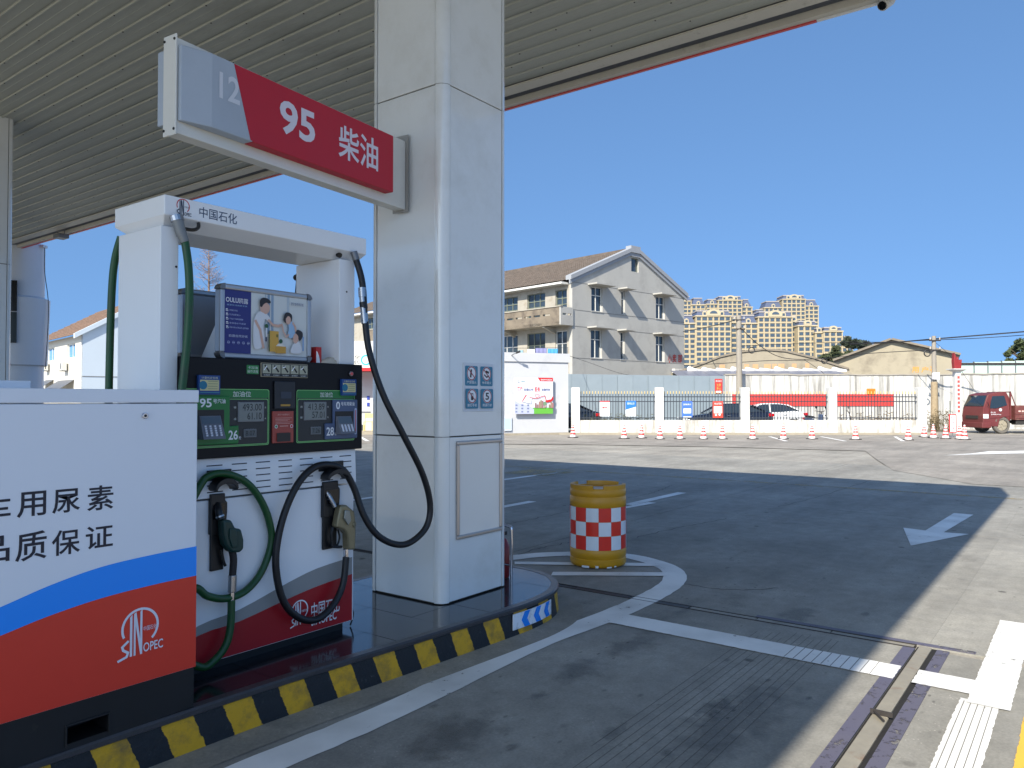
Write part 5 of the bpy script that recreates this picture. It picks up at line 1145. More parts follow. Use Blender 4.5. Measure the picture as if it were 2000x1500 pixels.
def sedan(label, u, d, paint, name='parked_car', group='cars parked behind the fence', rz=0):
    o = bthing(name, label, 'car', u, d, 0, group, rz); L = 4.6
    st = [(-2.3, .55, .42, .62), (-2.22, .74, .30, .72), (-1.9, .84, .22, .80), (-1.4, .88, .20, .88), (-.8, .89, .19, .955), (0, .89, .19, .965), (.9, .89, .19, .985), (1.5, .885, .21, 1.04), (2.0, .85, .26, 1.055), (2.22, .78, .34, 1.0), (2.3, .66, .45, .88)]
    m = MB(); v = []; n = 10
    for x, w, zb, zt_ in st:
        h = zt_ - zb
        v += [(x, -w * .8, zb), (x, -w, zb + h * .22), (x, -w, zb + h * .62), (x, -w * .95, zt_ - h * .1), (x, -w * .82, zt_), (x, w * .82, zt_), (x, w * .95, zt_ - h * .1), (x, w, zb + h * .62), (x, w, zb + h * .22), (x, w * .8, zb)]
    K = len(st); m.add(v, [(k * n + i, (k + 1) * n + i, (k + 1) * n + (i + 1) % n, k * n + (i + 1) % n) for k in range(K - 1) for i in range(n)] + [tuple(range(n)), tuple(range((K - 1) * n + n - 1, (K - 1) * n - 1, -1))])
    b_ = m.build('body', paint, o, local=True, smooth=50)
    g = [(-.95, .74, .95, .95), (-.25, .70, .96, 1.34), (.0, .68, .96, 1.405), (.75, .67, .97, 1.42), (1.15, .68, .99, 1.36), (1.85, .72, 1.05, 1.07)]
    m = MB(); v = []
    for x, w, z0, z1 in g: v += [(x, -w - .04, z0 - .01), (x, -w + .10 * (z1 - z0) / .45, z1), (x, w - .10 * (z1 - z0) / .45, z1), (x, w + .04, z0 - .01)]
    m.add(v, [(k * 4 + i, (k + 1) * 4 + i, (k + 1) * 4 + i + 1, k * 4 + i + 1) for k in range(5) for i in range(3)] + [(0, 1, 2, 3), (23, 22, 21, 20)]); m.build('windows', CARGL, o, local=True, smooth=30)
    m = MB(); v = []
    for x, w, z in ((-.32, .595, 1.335), (-.05, .59, 1.418), (.4, .585, 1.438), (.75, .58, 1.436), (1.2, .60, 1.372)): v += [(x, -w, z - .03), (x, -w * .93, z + .012), (x, w * .93, z + .012), (x, w, z - .03)]
    m.add(v, [(k * 4 + i, (k + 1) * 4 + i, (k + 1) * 4 + i + 1, k * 4 + i + 1) for k in range(4) for i in range(3)] + [(0, 1, 2, 3), (19, 18, 17, 16)]); m.build('roof', paint, o, local=True, smooth=50)
    for s_ in (-1, 1):
        for q in (((-.95, .95), (-.30, 1.34)), ((.30, .965), (.32, 1.41)), ((1.20, 1.37), (1.86, 1.06))):
            (xa, za), (xb, zb2) = q; ya, yb_ = s_ * (.785 - .10 * (za - .95) / .45 ), s_ * (.785 - .20 * (zb2 - .95) / .45)
            MB().tube([(xa, ya, za), (xb, yb_, zb2)], .032, n=6, sub=0).build('window_pillar', paint, o, local=True)
        for x in (-1.42, 1.42): wheel(o, x, s_ * .80, .325, .21, TYRE, RIM, s_)
        for x in (-1.42, 1.42):
            MB().cyl((x, s_ * .70, .33), (x, s_ * .893, .34), .385, n=24).build('wheel_arch', M('arch_black', (14, 14, 15), .7), o, local=True)
        MB().box(-2.24, -2.0, s_ * .55, s_ * .80, .62, .74).build('headlight', M('headlamp_glass', (196, 202, 206), .1), o, local=True, bevel=.02)
        MB().box(2.02, 2.29, s_ * .56, s_ * .83, .80, .95).build('taillight', M('tail_red', (170, 14, 22), .15), o, local=True, bevel=.02)
        MB().box(-.72, -.54, s_ * .92, s_ * 1.08, .95, 1.07).build('mirror', paint, o, local=True, bevel=.03)
        for x in (-.05, .95): MB().box(x, x + .17, s_ * .885, s_ * .915, .83, .86).build('door_handle', CHROME, o, local=True)
    MB().box(2.27, 2.325, -.26, .26, .62, .75).build('number_plate', ink(40, 80, 170), o, local=True)
    return o
sedan('black saloon parked behind the fence bay with the red poster', bu(1413, 39), 39, M('car_paint_black', (16, 20, 32), .12, coat=1))
sedan('white saloon parked behind the bay in front of the red banner', bu(1484, 41.3), 41.3, M('car_paint_white', (220, 222, 222), .2, coat=1))
sedan('dark saloon whose rear shows past the billboard wall corner', bu(1083, 39.5), 39.5, M('car_paint_charcoal', (28, 30, 34), .15, coat=1))
# ---------------------------------------------------------------- scooters
def scooter(label, u, d, col, rz):
    o = bthing('motor_scooter', label, 'scooter', u, d, 0, 'scooters against the white wall', rz)
    pm = M('scooter_%d' % col[0], col, .3, coat=.5)
    for x in (-.62, .60): wheel(o, x, 0, .24, .09, TYRE, GREYM, -1)
    q = [(-.5, .30), (-.42, .85), (-.34, .88), (-.30, .42), (.1, .34), (.2, .62), (.75, .72), (.85, .62), (.5, .36), (.1, .24), (-.3, .24)]
    m = MB(); m.prism(q, (0, .13, 0), (1, 0, 0), (0, 0, 1), (0, -1, 0), .26); m.build('body', pm, o, local=True, bevel=.03)
    m = MB(); m.hexa([(.12, -.14, .66), (.74, -.12, .74), (.74, .12, .74), (.12, .14, .66)], [(.16, -.13, .76), (.74, -.10, .83), (.74, .10, .83), (.16, .13, .76)]); m.build('seat', BLACK, o, local=True, bevel=.03)
    MB().tube([(-.62, 0, .26), (-.46, 0, .9), (-.42, 0, 1.0)], .025, n=8, sub=0).build('steering_column', BLACK, o, local=True)
    MB().tube([(-.33, -.34, 1.04), (-.42, 0, 1.0), (-.33, .34, 1.04)], .016, n=8, sub=3).build('handlebar', BLACK, o, local=True)
    for s_ in (-1, 1):
        MB().tube([(-.38, s_ * .25, 1.03), (-.42, s_ * .32, 1.2)], .008, n=6, sub=0).build('mirror_stalk', BLACK, o, local=True)
        MB().cyl((-.43, s_ * .32, 1.23), (-.40, s_ * .32, 1.23), .07, n=14).build('mirror', BLACKG, o, local=True)
    MB().box(.82, .88, -.08, .08, .62, .72).build('taillight', M('tail_red', (170, 14, 22), .15), o, local=True)
    MB().box(-.56, -.46, -.09, .09, .74, .88).build('headlight', IW, o, local=True, bevel=.02)
    return o
scooter('blue grey scooter leaning by the wall left of a fence pillar', bu(1592, 40.8), 40.8, (60, 76, 104), R(205))
scooter('white scooter whose black mirror shows right of a fence pillar', bu(1640, 41.2), 41.2, (200, 202, 204), R(160))
# ---------------------------------------------------------------- light truck
DT = 38.0
tr = bthing('light_truck', 'dusty dark red flatbed light truck parked by the white wall', 'truck', bu(1876, DT), DT, .0)
TRP = M('truck_red', (96, 42, 42), .5, var=.08, vs=3, dirt=(120, 84, 72), dirt_s=2.5, dirt_lo=.55, dirt_hi=.85); TRB = M('truck_bed_red', (100, 54, 50), .6, var=.1, vs=3, dirt=(120, 104, 88), dirt_s=3, dirt_lo=.5, dirt_hi=.8); CHAS = M('truck_chassis', (44, 42, 40), .7, var=.2, vs=5)
ca = lambda x, y: (bu(x, DT) - bu(1876, DT), bz(y, DT))
cm = lambda x, y: ca(1898 + (x - 1876) * (1953 - 1898) / (1953 - 1876), y)
cabp = [cm(1877, 832), cm(1876, 812), cm(1879, 796), cm(1893, 771), cm(1912, 767), cm(1943, 766), cm(1950, 776), cm(1953, 793), cm(1953, 815), cm(1948, 822), cm(1936, 813), cm(1922, 818), cm(1917, 832)]
yc = -.86
cabp = cabp[::-1]
m = MB(); b0_ = [Vector((x, -.86 + .10 * max(0, (z - 1.1)), z)) for x, z in cabp]; t0_ = [Vector((x, .86 - .10 * max(0, (z - 1.1)), z)) for x, z in cabp]; m.hexa(b0_, t0_); m.build('cab', TRP, tr, local=True, bevel=.03)
def tside(name, q, mat, off=.012, par=tr, th=.02):
    P_ = [ca(x, y) for x, y in q]; v0 = [Vector((x, -.86 + .10 * max(0, z - 1.1) - off, z)) for x, z in P_]
    m = MB(); m.hexa(v0, [p + Vector((0, th, 0)) for p in v0]); return m.build(name, mat, par, local=True)
dr_ = tside('door', [(1911, 816), (1911, 804), (1914, 783), (1917, 773), (1943, 771), (1948, 790), (1950, 812), (1926, 815)], TRP, .010)
tside('door_window', [(1912, 797), (1915, 783), (1918, 774), (1941, 773), (1945, 791), (1924, 797)], CARGL, .016)
m = MB(); 
ws = [cm(1880, 793), cm(1884, 794), cm(1896, 774), cm(1892.5, 772.5)]
m.hexa([Vector((ws[0][0] - .012, y, ws[0][1])) for y in (-.80,)] + [Vector((ws[0][0] - .012, .80, ws[0][1])), Vector((ws[3][0] - .012, .72, ws[3][1])), Vector((ws[3][0] - .012, -.72, ws[3][1]))], [Vector((ws[0][0] + .01, -.80, ws[0][1])), Vector((ws[0][0] + .01, .80, ws[0][1])), Vector((ws[3][0] + .01, .72, ws[3][1])), Vector((ws[3][0] + .01, -.72, ws[3][1]))]); m.build('windscreen', CARGL, tr, local=True)
for s_ in (-1, 1):
    x, z = cm(1880, 813); MB().box(x - .05, x + .22, s_ * .55, s_ * .875, z - .10, z + .12).build('headlight', M('headlamp_glass', (196, 202, 206), .1), tr, local=True, bevel=.03)
x, z = ca(1880, 829); xf = cm(1876, 800)[0]; MB().box(xf - .06, xf + .40, -.90, .90, z - .15, z + .12).build('bumper', TRP, tr, local=True, bevel=.04)
MB().box(xf - .03, xf + .05, -.5, .5, bz(814, DT) - .08, bz(814, DT) + .07).build('grille', CHAS, tr, local=True)
MB().tube([ca(1909, 793) and (ca(1909, 793)[0], -.90, ca(1909, 793)[1]), (ca(1904, 786)[0], -1.02, ca(1904, 786)[1])], .015, n=6, sub=0).build('mirror_arm', BLACK, tr, local=True)
x, z = ca(1935, 829)
for s_ in (-1, 1): wheel(tr, x, s_ * .74, .41, .22, M('dusty_tyre', (96, 92, 86), .9, var=.12), M('dusty_steel_wheel', (150, 142, 124), .6, metal=.2), s_)
for s_ in (-1, 1): wheel(tr, x + 2.75, s_ * .74, .41, .26, MATS['dusty_tyre'], MATS['dusty_steel_wheel'], s_)
x0, z0 = ca(1958, 819); x1, z1 = ca(2104, 792)
MB().box(x0, x1, -.93, .93, z0, z0 + .06).build('bed_floor', TRB, tr, local=True)
for k in range(3):
    a = x0 + (x1 - x0) * k / 3; c = x0 + (x1 - x0) * (k + 1) / 3
    for s_ in (-.95, .93):
        m = MB(); m.box(a + .02, c - .02, s_, s_ + .025, z0 + .07, z1); m.build('side_gate', TRB, tr, local=True, bevel=.008)
    MB().box(a + .01, c - .01, -.972, -.951, z0 + .26, z0 + .32).build('gate_rib', TRB, tr, local=True)
d = Dec((x0 + .15, -.951, z0 + .37), (1.3, 0, 0), (0, 0, .1), off=.003); 
for k in range(8): d.rect(k * .12, .1, k * .12 + .085, .8, ink(200, 170, 160))
d.build('gate_lettering', d.mats, tr, local=True)
MB().box(x0, x0 + .04, -.93, .93, z0 + .06, z1).build('headboard', TRB, tr, local=True)
for s_ in (-.9, .86):
    MB().box(x0 - .22, x0 - .16, s_, s_ + .05, .7, ca(1900, 765)[1]).build('rack_post', TRP, tr, local=True); MB().tube([(x0 - .19, s_ + .025, ca(1900, 765)[1]), (x0 + .06, s_ + .025, z1)], .025, n=6, sub=0).build('rack_brace', TRP, tr, local=True)
MB().box(x0 - .22, x0 - .16, -.9, .91, ca(1900, 765)[1] - .05, ca(1900, 765)[1]).build('rack_bar', TRP, tr, local=True)
MB().box(.9, x1, -.42, -.30, .48, .62).build('chassis_rail', CHAS, tr, local=True); MB().box(.9, x1, .30, .42, .48, .62).build('chassis_rail', CHAS, tr, local=True)
MB().box(x0 + .1, x0 + 1.0, -.85, -.45, .42, .78).build('fuel_tank', CHAS, tr, local=True, bevel=.04)
MB().box(x0, x0 + 1.5, -.92, -.88, .30, .40).build('side_guard', M('guard_grey', (150, 146, 138), .6), tr, local=True)
dd = Dec((ca(1913, 810)[0], -.880, ca(1913, 810)[1]), (.55, 0, 0), (0, 0, .16), off=.004); dd.text('品 30', 0, .6, .4, 1, IW); dd.text('总质量4475kg', 0, .0, .9, .38, IW); dd.build('door_lettering', dd.mats, tr, local=True, kind='stuff'); dd = Dec((ca(1913, 810)[0], -.880, ca(1913, 810)[1]), (.55, 0, 0), (0, 0, .16), off=.004); dd.disc(.85, 1.6, .07, IW); dd.build('door_badge', dd.mats, tr, local=True)
# ---------------------------------------------------------------- cones
CRD, CWT = M('cone_red', (206, 60, 56), .5), M('cone_white', (226, 216, 214), .5)
def cone(loc, label, tilt=0):
    o = thing('traffic_cone', label, 'traffic cone', loc, random.uniform(0, 6), 'cones along the fence')
    MB().box(-.17, .17, -.17, .17, .0, .035).build('base', M('cone_base', (40, 38, 38), .7), o, local=True, bevel=.01)
    zz_ = [.035, .13, .21, .28, .345, .405, .455, .51, .55, .60]; rf = lambda z: .135 - (z - .035) / .565 * .108
    for k, (z0, z1) in enumerate(zip(zz_, zz_[1:])):
        MB().lathe([(rf(z0), z0), (rf(z1), z1)], n=16, caps=(k == len(zz_) - 2)).build('band', CRD if k % 2 else CWT, o, local=True, smooth=60)
    return o
CL = [(1119, 855, 'cone at the foot of the white corner wall'), (1219, 857, 'cone before the half blue half white poster'), (1253, 856, 'cone between the half blue poster and the second pillar'), (1289, 858, 'cone straight before the second fence pillar'), (1328, 858, 'cone before the blue poster with white panel'), (1374, 858, 'cone between the blue poster and the red poster'), (1411, 858, 'cone before the red poster'), (1470, 858, 'cone just past the third fence pillar'), (1530, 858, 'cone before the middle of the third bay by the white saloon'), (1586, 858, 'cone before the scooters behind the third bay'), (1671, 859, 'cone just past the fourth fence pillar'), (1774, 860, 'cone before the last pickets of the fourth bay'), (1805, 854, 'cone beside the last fence pillar'), (1823, 856, 'pale faded cone between last pillar and no parking board'), (1847, 857, 'cone left of the no parking board foot'), (1874, 858, 'cone right of the no parking board foot'), (1884, 859, 'pale cone with a label standing nearest the truck bumper')]
c_first = None
for x, y, lb in CL:
    loc = onz(x, y); loc.z = .006
    if c_first is None: c_first = cone(loc, 'red and white striped ' + lb)
    else: copy_tree(c_first, loc, random.uniform(0, 6), label='red and white striped ' + lb)
# ---------------------------------------------------------------- no parking board and slogan post
DN = 33.6
nb_ = bthing('no_parking_board', 'narrow white no parking board with a red border among the cones', 'sign', bu(1860, DN), DN, .0)
w, z0, z1 = .16, bz(845, DN), bz(809, DN)
MB().box(-w, w, -.015, .015, z0, z1).build('board', ink(198, 52, 50), nb_, local=True)
d = Dec((-w, -.015, z0), (2 * w, 0, 0), (0, 0, z1 - z0), off=.002, step=.001); d.rect(.14, .05, .86, .95, IW); d.arc(.5, .78, .085, .02, IR); d.line([(.32, .86), (.68, .70)], .02, ink(40, 60, 120)); d.text('禁', .28, .46, .72, .6, IR); d.text('止', .28, .31, .72, .44, IR); d.text('停', .28, .16, .72, .29, IR); d.build('print', d.mats, nb_, local=True)
MB().tube([(0, .03, 0), (0, .03, z0 + .1)], .02, n=8, sub=0).build('stand', STEEL, nb_, local=True); MB().box(-.28, .28, -.18, .2, 0, .02).build('foot', STEEL, nb_, local=True)
MB().tube([(-.09, .03, z1), (-.09, .03, bz(783, DN))], .018, n=8, sub=0).build('pole', M('dark_green_pole', (34, 52, 44), .5), nb_, local=True)
DP_ = 37.0
sp = bthing('slogan_post', 'slim white slogan post crowned with a red flame shape', 'post', bu(1869, DP_), DP_, .0)
zc_ = bz(726, DP_)
MB().box(-.13, .13, -.13, .13, 0, zc_).build('shaft', LIME, sp, local=True)
MB().box(-.09, .09, -.145, -.1305, .95, zc_ - .1).build('panel', ink(190, 180, 180), sp, local=True)
d = Dec((-.09, -.145, .95), (.18, 0, 0), (0, 0, zc_ - 1.05), off=.003)
for k in range(9): d.rect(.2, .04 + k * .105, .8, .10 + k * .105, ink(196, 74, 66))
d.build('lettering', d.mats, sp, local=True)
m = MB(); m.hexa([(-.15, -.15, zc_), (.15, -.15, zc_), (.15, .15, zc_), (-.15, .15, zc_)], [(-.33, -.33, zc_ + .10), (.33, -.33, zc_ + .10), (.33, .33, zc_ + .10), (-.33, .33, zc_ + .10)]); m.box(-.33, .33, -.33, .33, zc_ + .101, zc_ + .14); m.build('cap', LIME, sp, local=True)
fl_ = [(-.16, 0), (.16, 0), (.20, .45), (.08, .36), (.02, .58), (-.04, .50), (-.15, .78), (-.19, .35)]
m = MB(); m.prism(fl_, (0, .12, zc_ + .141), (1, 0, 0), (0, 0, 1), (0, -1, 0), .24); m.build('flame', M('flame_red', (128, 34, 36), .5), sp, local=True, bevel=.02)
# ---------------------------------------------------------------- utility poles and wires
POLE = M('weathered_pole', (140, 134, 124), .85, var=.18, vs=5, stretch=(4, 4, .6))
def upole(label, x, d, ytop, r0):
    o = bthing('utility_pole', label, 'utility pole', bu(x, d), d, 0, 'utility poles')
    zt_ = bz(ytop, d); m = MB(); m.lathe([(r0, 0), (r0 * .72, zt_)], n=14); m.build('shaft', POLE, o, local=True, smooth=50)
    for z in (zt_ - .25, zt_ - .75): MB().box(-.30, .30, -.14, -.09, z - .03, z + .03).build('cross_arm', IRON, o, local=True)
    for z in (zt_ - .2, zt_ - .7):
        for s_ in (-.25, .25): MB().lathe([(.03, 0), (.045, .04), (.02, .07), (.035, .1), (.001, .13)], (s_, -.115, z), n=8).build('insulator', ink(186, 180, 170), o, local=True)
    return o
upole('concrete utility pole rising between the fence and arched warehouse', 1444, 42.2, 616, .19)
u2 = upole('wooden utility pole standing before the white wall near the truck', 1825, 40.5, 656, .14)
MB().box(-.16, .16, -.24, -.10, bz(741, 40.5), bz(728, 40.5)).build('meter_box', IW, u2, local=True)
MB().lathe([(.20, 0), (.16, bz(746, 40.5)), (.15, bz(746, 40.5))], n=12).build('pole_sleeve', M('sleeve_brown', (150, 134, 108), .9, var=.2), u2, local=True, smooth=50)
WIRE = M('cable_black', (34, 34, 36), .6)
def wire(label, pts, r=.018):
    P_ = [atd(x, y, d) for x, y, d in pts]; return MB().tube(P_, r, n=5, sub=8).build('overhead_cable', WIRE, label=label, cat='cable')
wire('thick cable bundle sweeping off the wooden pole toward the truck side', [(1660, 672, 47), (1740, 669, 44), (1825, 662, 40.6), (1900, 656, 40), (2060, 643, 38)], .035)
wire('thinner cable sagging under the thick bundle', [(1640, 668, 48), (1730, 668, 44), (1825, 664, 40.7), (1920, 660, 40), (2060, 650, 38)], .018)
wire('cable from the grey house gable up to the concrete pole', [(1334, 648, 60), (1390, 637, 50), (1440, 624, 42.3)], .028)
wire('cable sagging from the concrete pole along the arched warehouse', [(1446, 640, 42), (1480, 672, 43), (1520, 696, 44), (1570, 702, 45), (1640, 697, 47), (1700, 690, 45), (1825, 683, 40.5)], .02)
wire('low cable along the arched warehouse front', [(1336, 714, 56), (1440, 708, 43), (1520, 704, 45), (1640, 706, 46)], .018)
wire('fine cable high across the apartment blocks', [(1448, 676, 42), (1540, 672, 44), (1660, 668, 46), (1740, 670, 45)], .012)
wire('loose cable falling from the pole to the tin roof', [(1570, 702, 45), (1600, 722, 45.5), (1618, 738, 46)], .014)
wire('cable drooping across the grey house gable', [(1112, 695, 38), (1150, 708, 50), (1215, 730, 56), (1260, 734, 57)], .012)
wire('stay wire slanting down to the white wall by the truck', [(1826, 668, 40.5), (1860, 700, 41), (1905, 765, 42)], .010)
for x, y, d, lb in ((1468, 684, 42.0, 'coil of spare black cable hung by the concrete pole'), (1811, 690, 40.2, 'coil of spare black cable hung by the wooden pole'), (1610, 705, 45.8, 'small coil of cable hung over the tin roof')):
    c = atd(x, y, d); rr_ = .16 if x < 1900 else .1
    MB().tube([c + RR * rr_ * math.cos(t * .5236) + Vector((0, 0, rr_ * math.sin(t * .5236))) for t in range(13)], .03, n=6, sub=2).build('cable_coil', WIRE, label=lb, cat='cable coil')
# ================================================================ warehouses behind the wall
PLAS = M('weathered_plaster', (142, 134, 118), .9, var=.12, vs=.5, dirt=(96, 90, 80), dirt_s=.35, dirt_lo=.48, dirt_hi=.72, bump=.3, bs=6)
def profile_house(label, pts, d, back, roofm, wallm, name='warehouse', eave=.35, rz=0):
    """gable end traced at depth d; pts from lower left over the top to lower right"""
    P_ = [(bu(x, d), bz(y, d)) for x, y in pts]; uo = (P_[0][0] + P_[-1][0]) / 2; kf = 1 / math.cos(rz) ** .3
    o = bthing(name, label, 'warehouse', uo, d, rz=rz); P_ = [((a - uo) * kf, c) for a, c in P_]
    m = MB(); m.prism([(P_[0][0], 0)] + P_ + [(P_[-1][0], 0)], (0, back, 0), (1, 0, 0), (0, 0, 1), (0, -1, 0), back); m.build('wall', wallm, o, local=True)
    top = P_[1:-1] if len(P_) > 4 else P_
    for (x0, z0), (x1, z1) in zip(top, top[1:]):
        n_ = Vector((-(z1 - z0), x1 - x0)).normalized()
        if n_.y < 0: n_ = -n_
        MB().hexa([(x0, -eave, z0 + .01), (x1, -eave, z1 + .01), (x1, back + .2, z1 + .01), (x0, back + .2, z0 + .01)], [(x0 + n_.x * .14, -eave, z0 + n_.y * .14), (x1 + n_.x * .14, -eave, z1 + n_.y * .14), (x1 + n_.x * .14, back + .2, z1 + n_.y * .14), (x0 + n_.x * .14, back + .2, z0 + n_.y * .14)]).build('roof_slope', roofm, o, local=True)
    return o, uo
ROOFG = M('grimy_roof', (120, 112, 100), .9, var=.2, vs=2)
wh1, uo1 = profile_house('low arched gable of a weathered warehouse behind the concrete pole', [(1300, 742), (1330, 726), (1372, 712), (1410, 697), (1450, 688), (1490, 684), (1530, 688), (1580, 702), (1640, 724), (1655, 740)], 54, 22, ROOFG, PLAS, eave=.1, rz=-R(19))
d = Dec((0, 0, 0), (1, 0, 0), (0, 0, 1), off=.01); LO = M('faded_orange_lettering', (186, 142, 106), .9, var=.1, vs=3)
for x0, x1 in ((1408, 1418), (1455, 1464), (1471, 1481), (1492, 1504), (1507, 1515), (1518, 1529), (1543, 1551), (1567, 1574)): d.rect(bu(x0, 54) - uo1, bz(720, 54), bu(x1, 54) - uo1, bz(711, 54), LO)
d.build('faded_lettering', d.mats, wh1, local=True)
wh2, uo2 = profile_house('pitched gable of a stained cream warehouse between the poles', [(1645, 742), (1641, 703), (1742, 664), (1854, 697), (1838, 742)], 51, 20, ROOFG, M('cream_plaster', (150, 142, 124), .9, var=.1, vs=.6, dirt=(104, 96, 84), dirt_s=.5, dirt_lo=.5, dirt_hi=.74, bump=.3, bs=6), eave=.4, rz=-R(27))
d = Dec((0, 0, 0), (1, 0, 0), (0, 0, 1), off=.012); OR = M('ochre_lettering', (196, 140, 66), .9, var=.1, vs=4)
for ch, x0 in (('用', 1777), ('户', 1793), ('石', 1807)): d.text(ch, bu(x0, 51) - uo2, bz(728, 51), bu(x0 + 12, 51) - uo2, bz(717, 51), OR, .02)
d.build('lettering', d.mats, wh2, local=True)
# tin roof with its white sheet edge
tr_ = bthing('tin_roof_shed', 'low grey tin roof with white plastic edging behind the white wall', 'shed', bu(1500, 46), 46)
TIN = M('tin_sheet', (150, 146, 148), .4, metal=.5, var=.08, vs=1.5)
uo = bu(1500, 46)
for k in range(16):
    a, c = bu(1330, 46) - uo + k * .66, bu(1330, 46) - uo + (k + 1) * .66
    MB().hexa([(a + .01, -1.5, 2.70), (c - .01, -1.5, 2.70), (c - .01, 3.2, 3.50), (a + .01, 3.2, 3.50)], [(a + .01, -1.5, 2.73), (c - .01, -1.5, 2.73), (c - .01, 3.2, 3.53), (a + .01, 3.2, 3.53)]).build('tin_sheet', TIN, tr_, local=True)
for k in range(11):
    a = bu(1352, 48) - uo + k * .93
    MB().add([(a, 3.25, 3.44), (a + .9, 3.25, 3.44), (a + .9, 3.22, 3.60 - .02), (a + .45, 3.20, 3.66), (a + .1, 3.22, 3.80 - (k % 3) * .05), (a, 3.25, 3.70), (a, 3.4, 3.44), (a + .9, 3.4, 3.44), (a + .9, 3.4, 3.58), (a + .45, 3.4, 3.66), (a + .1, 3.4, 3.80 - (k % 3) * .05), (a, 3.4, 3.70)], [(0, 1, 2, 3, 4, 5), (11, 10, 9, 8, 7, 6), (0, 6, 7, 1), (1, 7, 8, 2), (2, 8, 9, 3), (3, 9, 10, 4), (4, 10, 11, 5), (5, 11, 6, 0)]).build('plastic_edging', IW, tr_, local=True)
MB().box(bu(1330, 46) - uo, bu(1330, 46) - uo + 10.56, 2.8, 2.9, 0, 3.35).build('back_post_wall', PLAS, tr_, local=True)
# pale green sheet hoarding above the wall, by the truck
gh_ = bthing('green_hoarding', 'pale green sheet hoarding rising behind the wall over the truck', 'hoarding', bu(1950, 50), 50)
uo = bu(1950, 50); PG = M('pale_green_sheet', (176, 196, 186), .5, var=.05, vs=1)
for k in range(9):
    a = bu(1876, 50) - uo + k * .9; z = bz(708, 50) + k * .035
    MB().box(a + .02, a + .88, 0, .03, 0, z).build('sheet', PG, gh_, local=True); MB().box(a - .04, a + .019, -.04, .06, 0, z + .04).build('post', GREYM, gh_, local=True)
MB().box(bu(1876, 50) - uo, bu(1876, 50) - uo + 8.1, -.06, -.035, bz(712, 50) , bz(709, 50) + .02).build('rail', IRON, gh_, local=True)
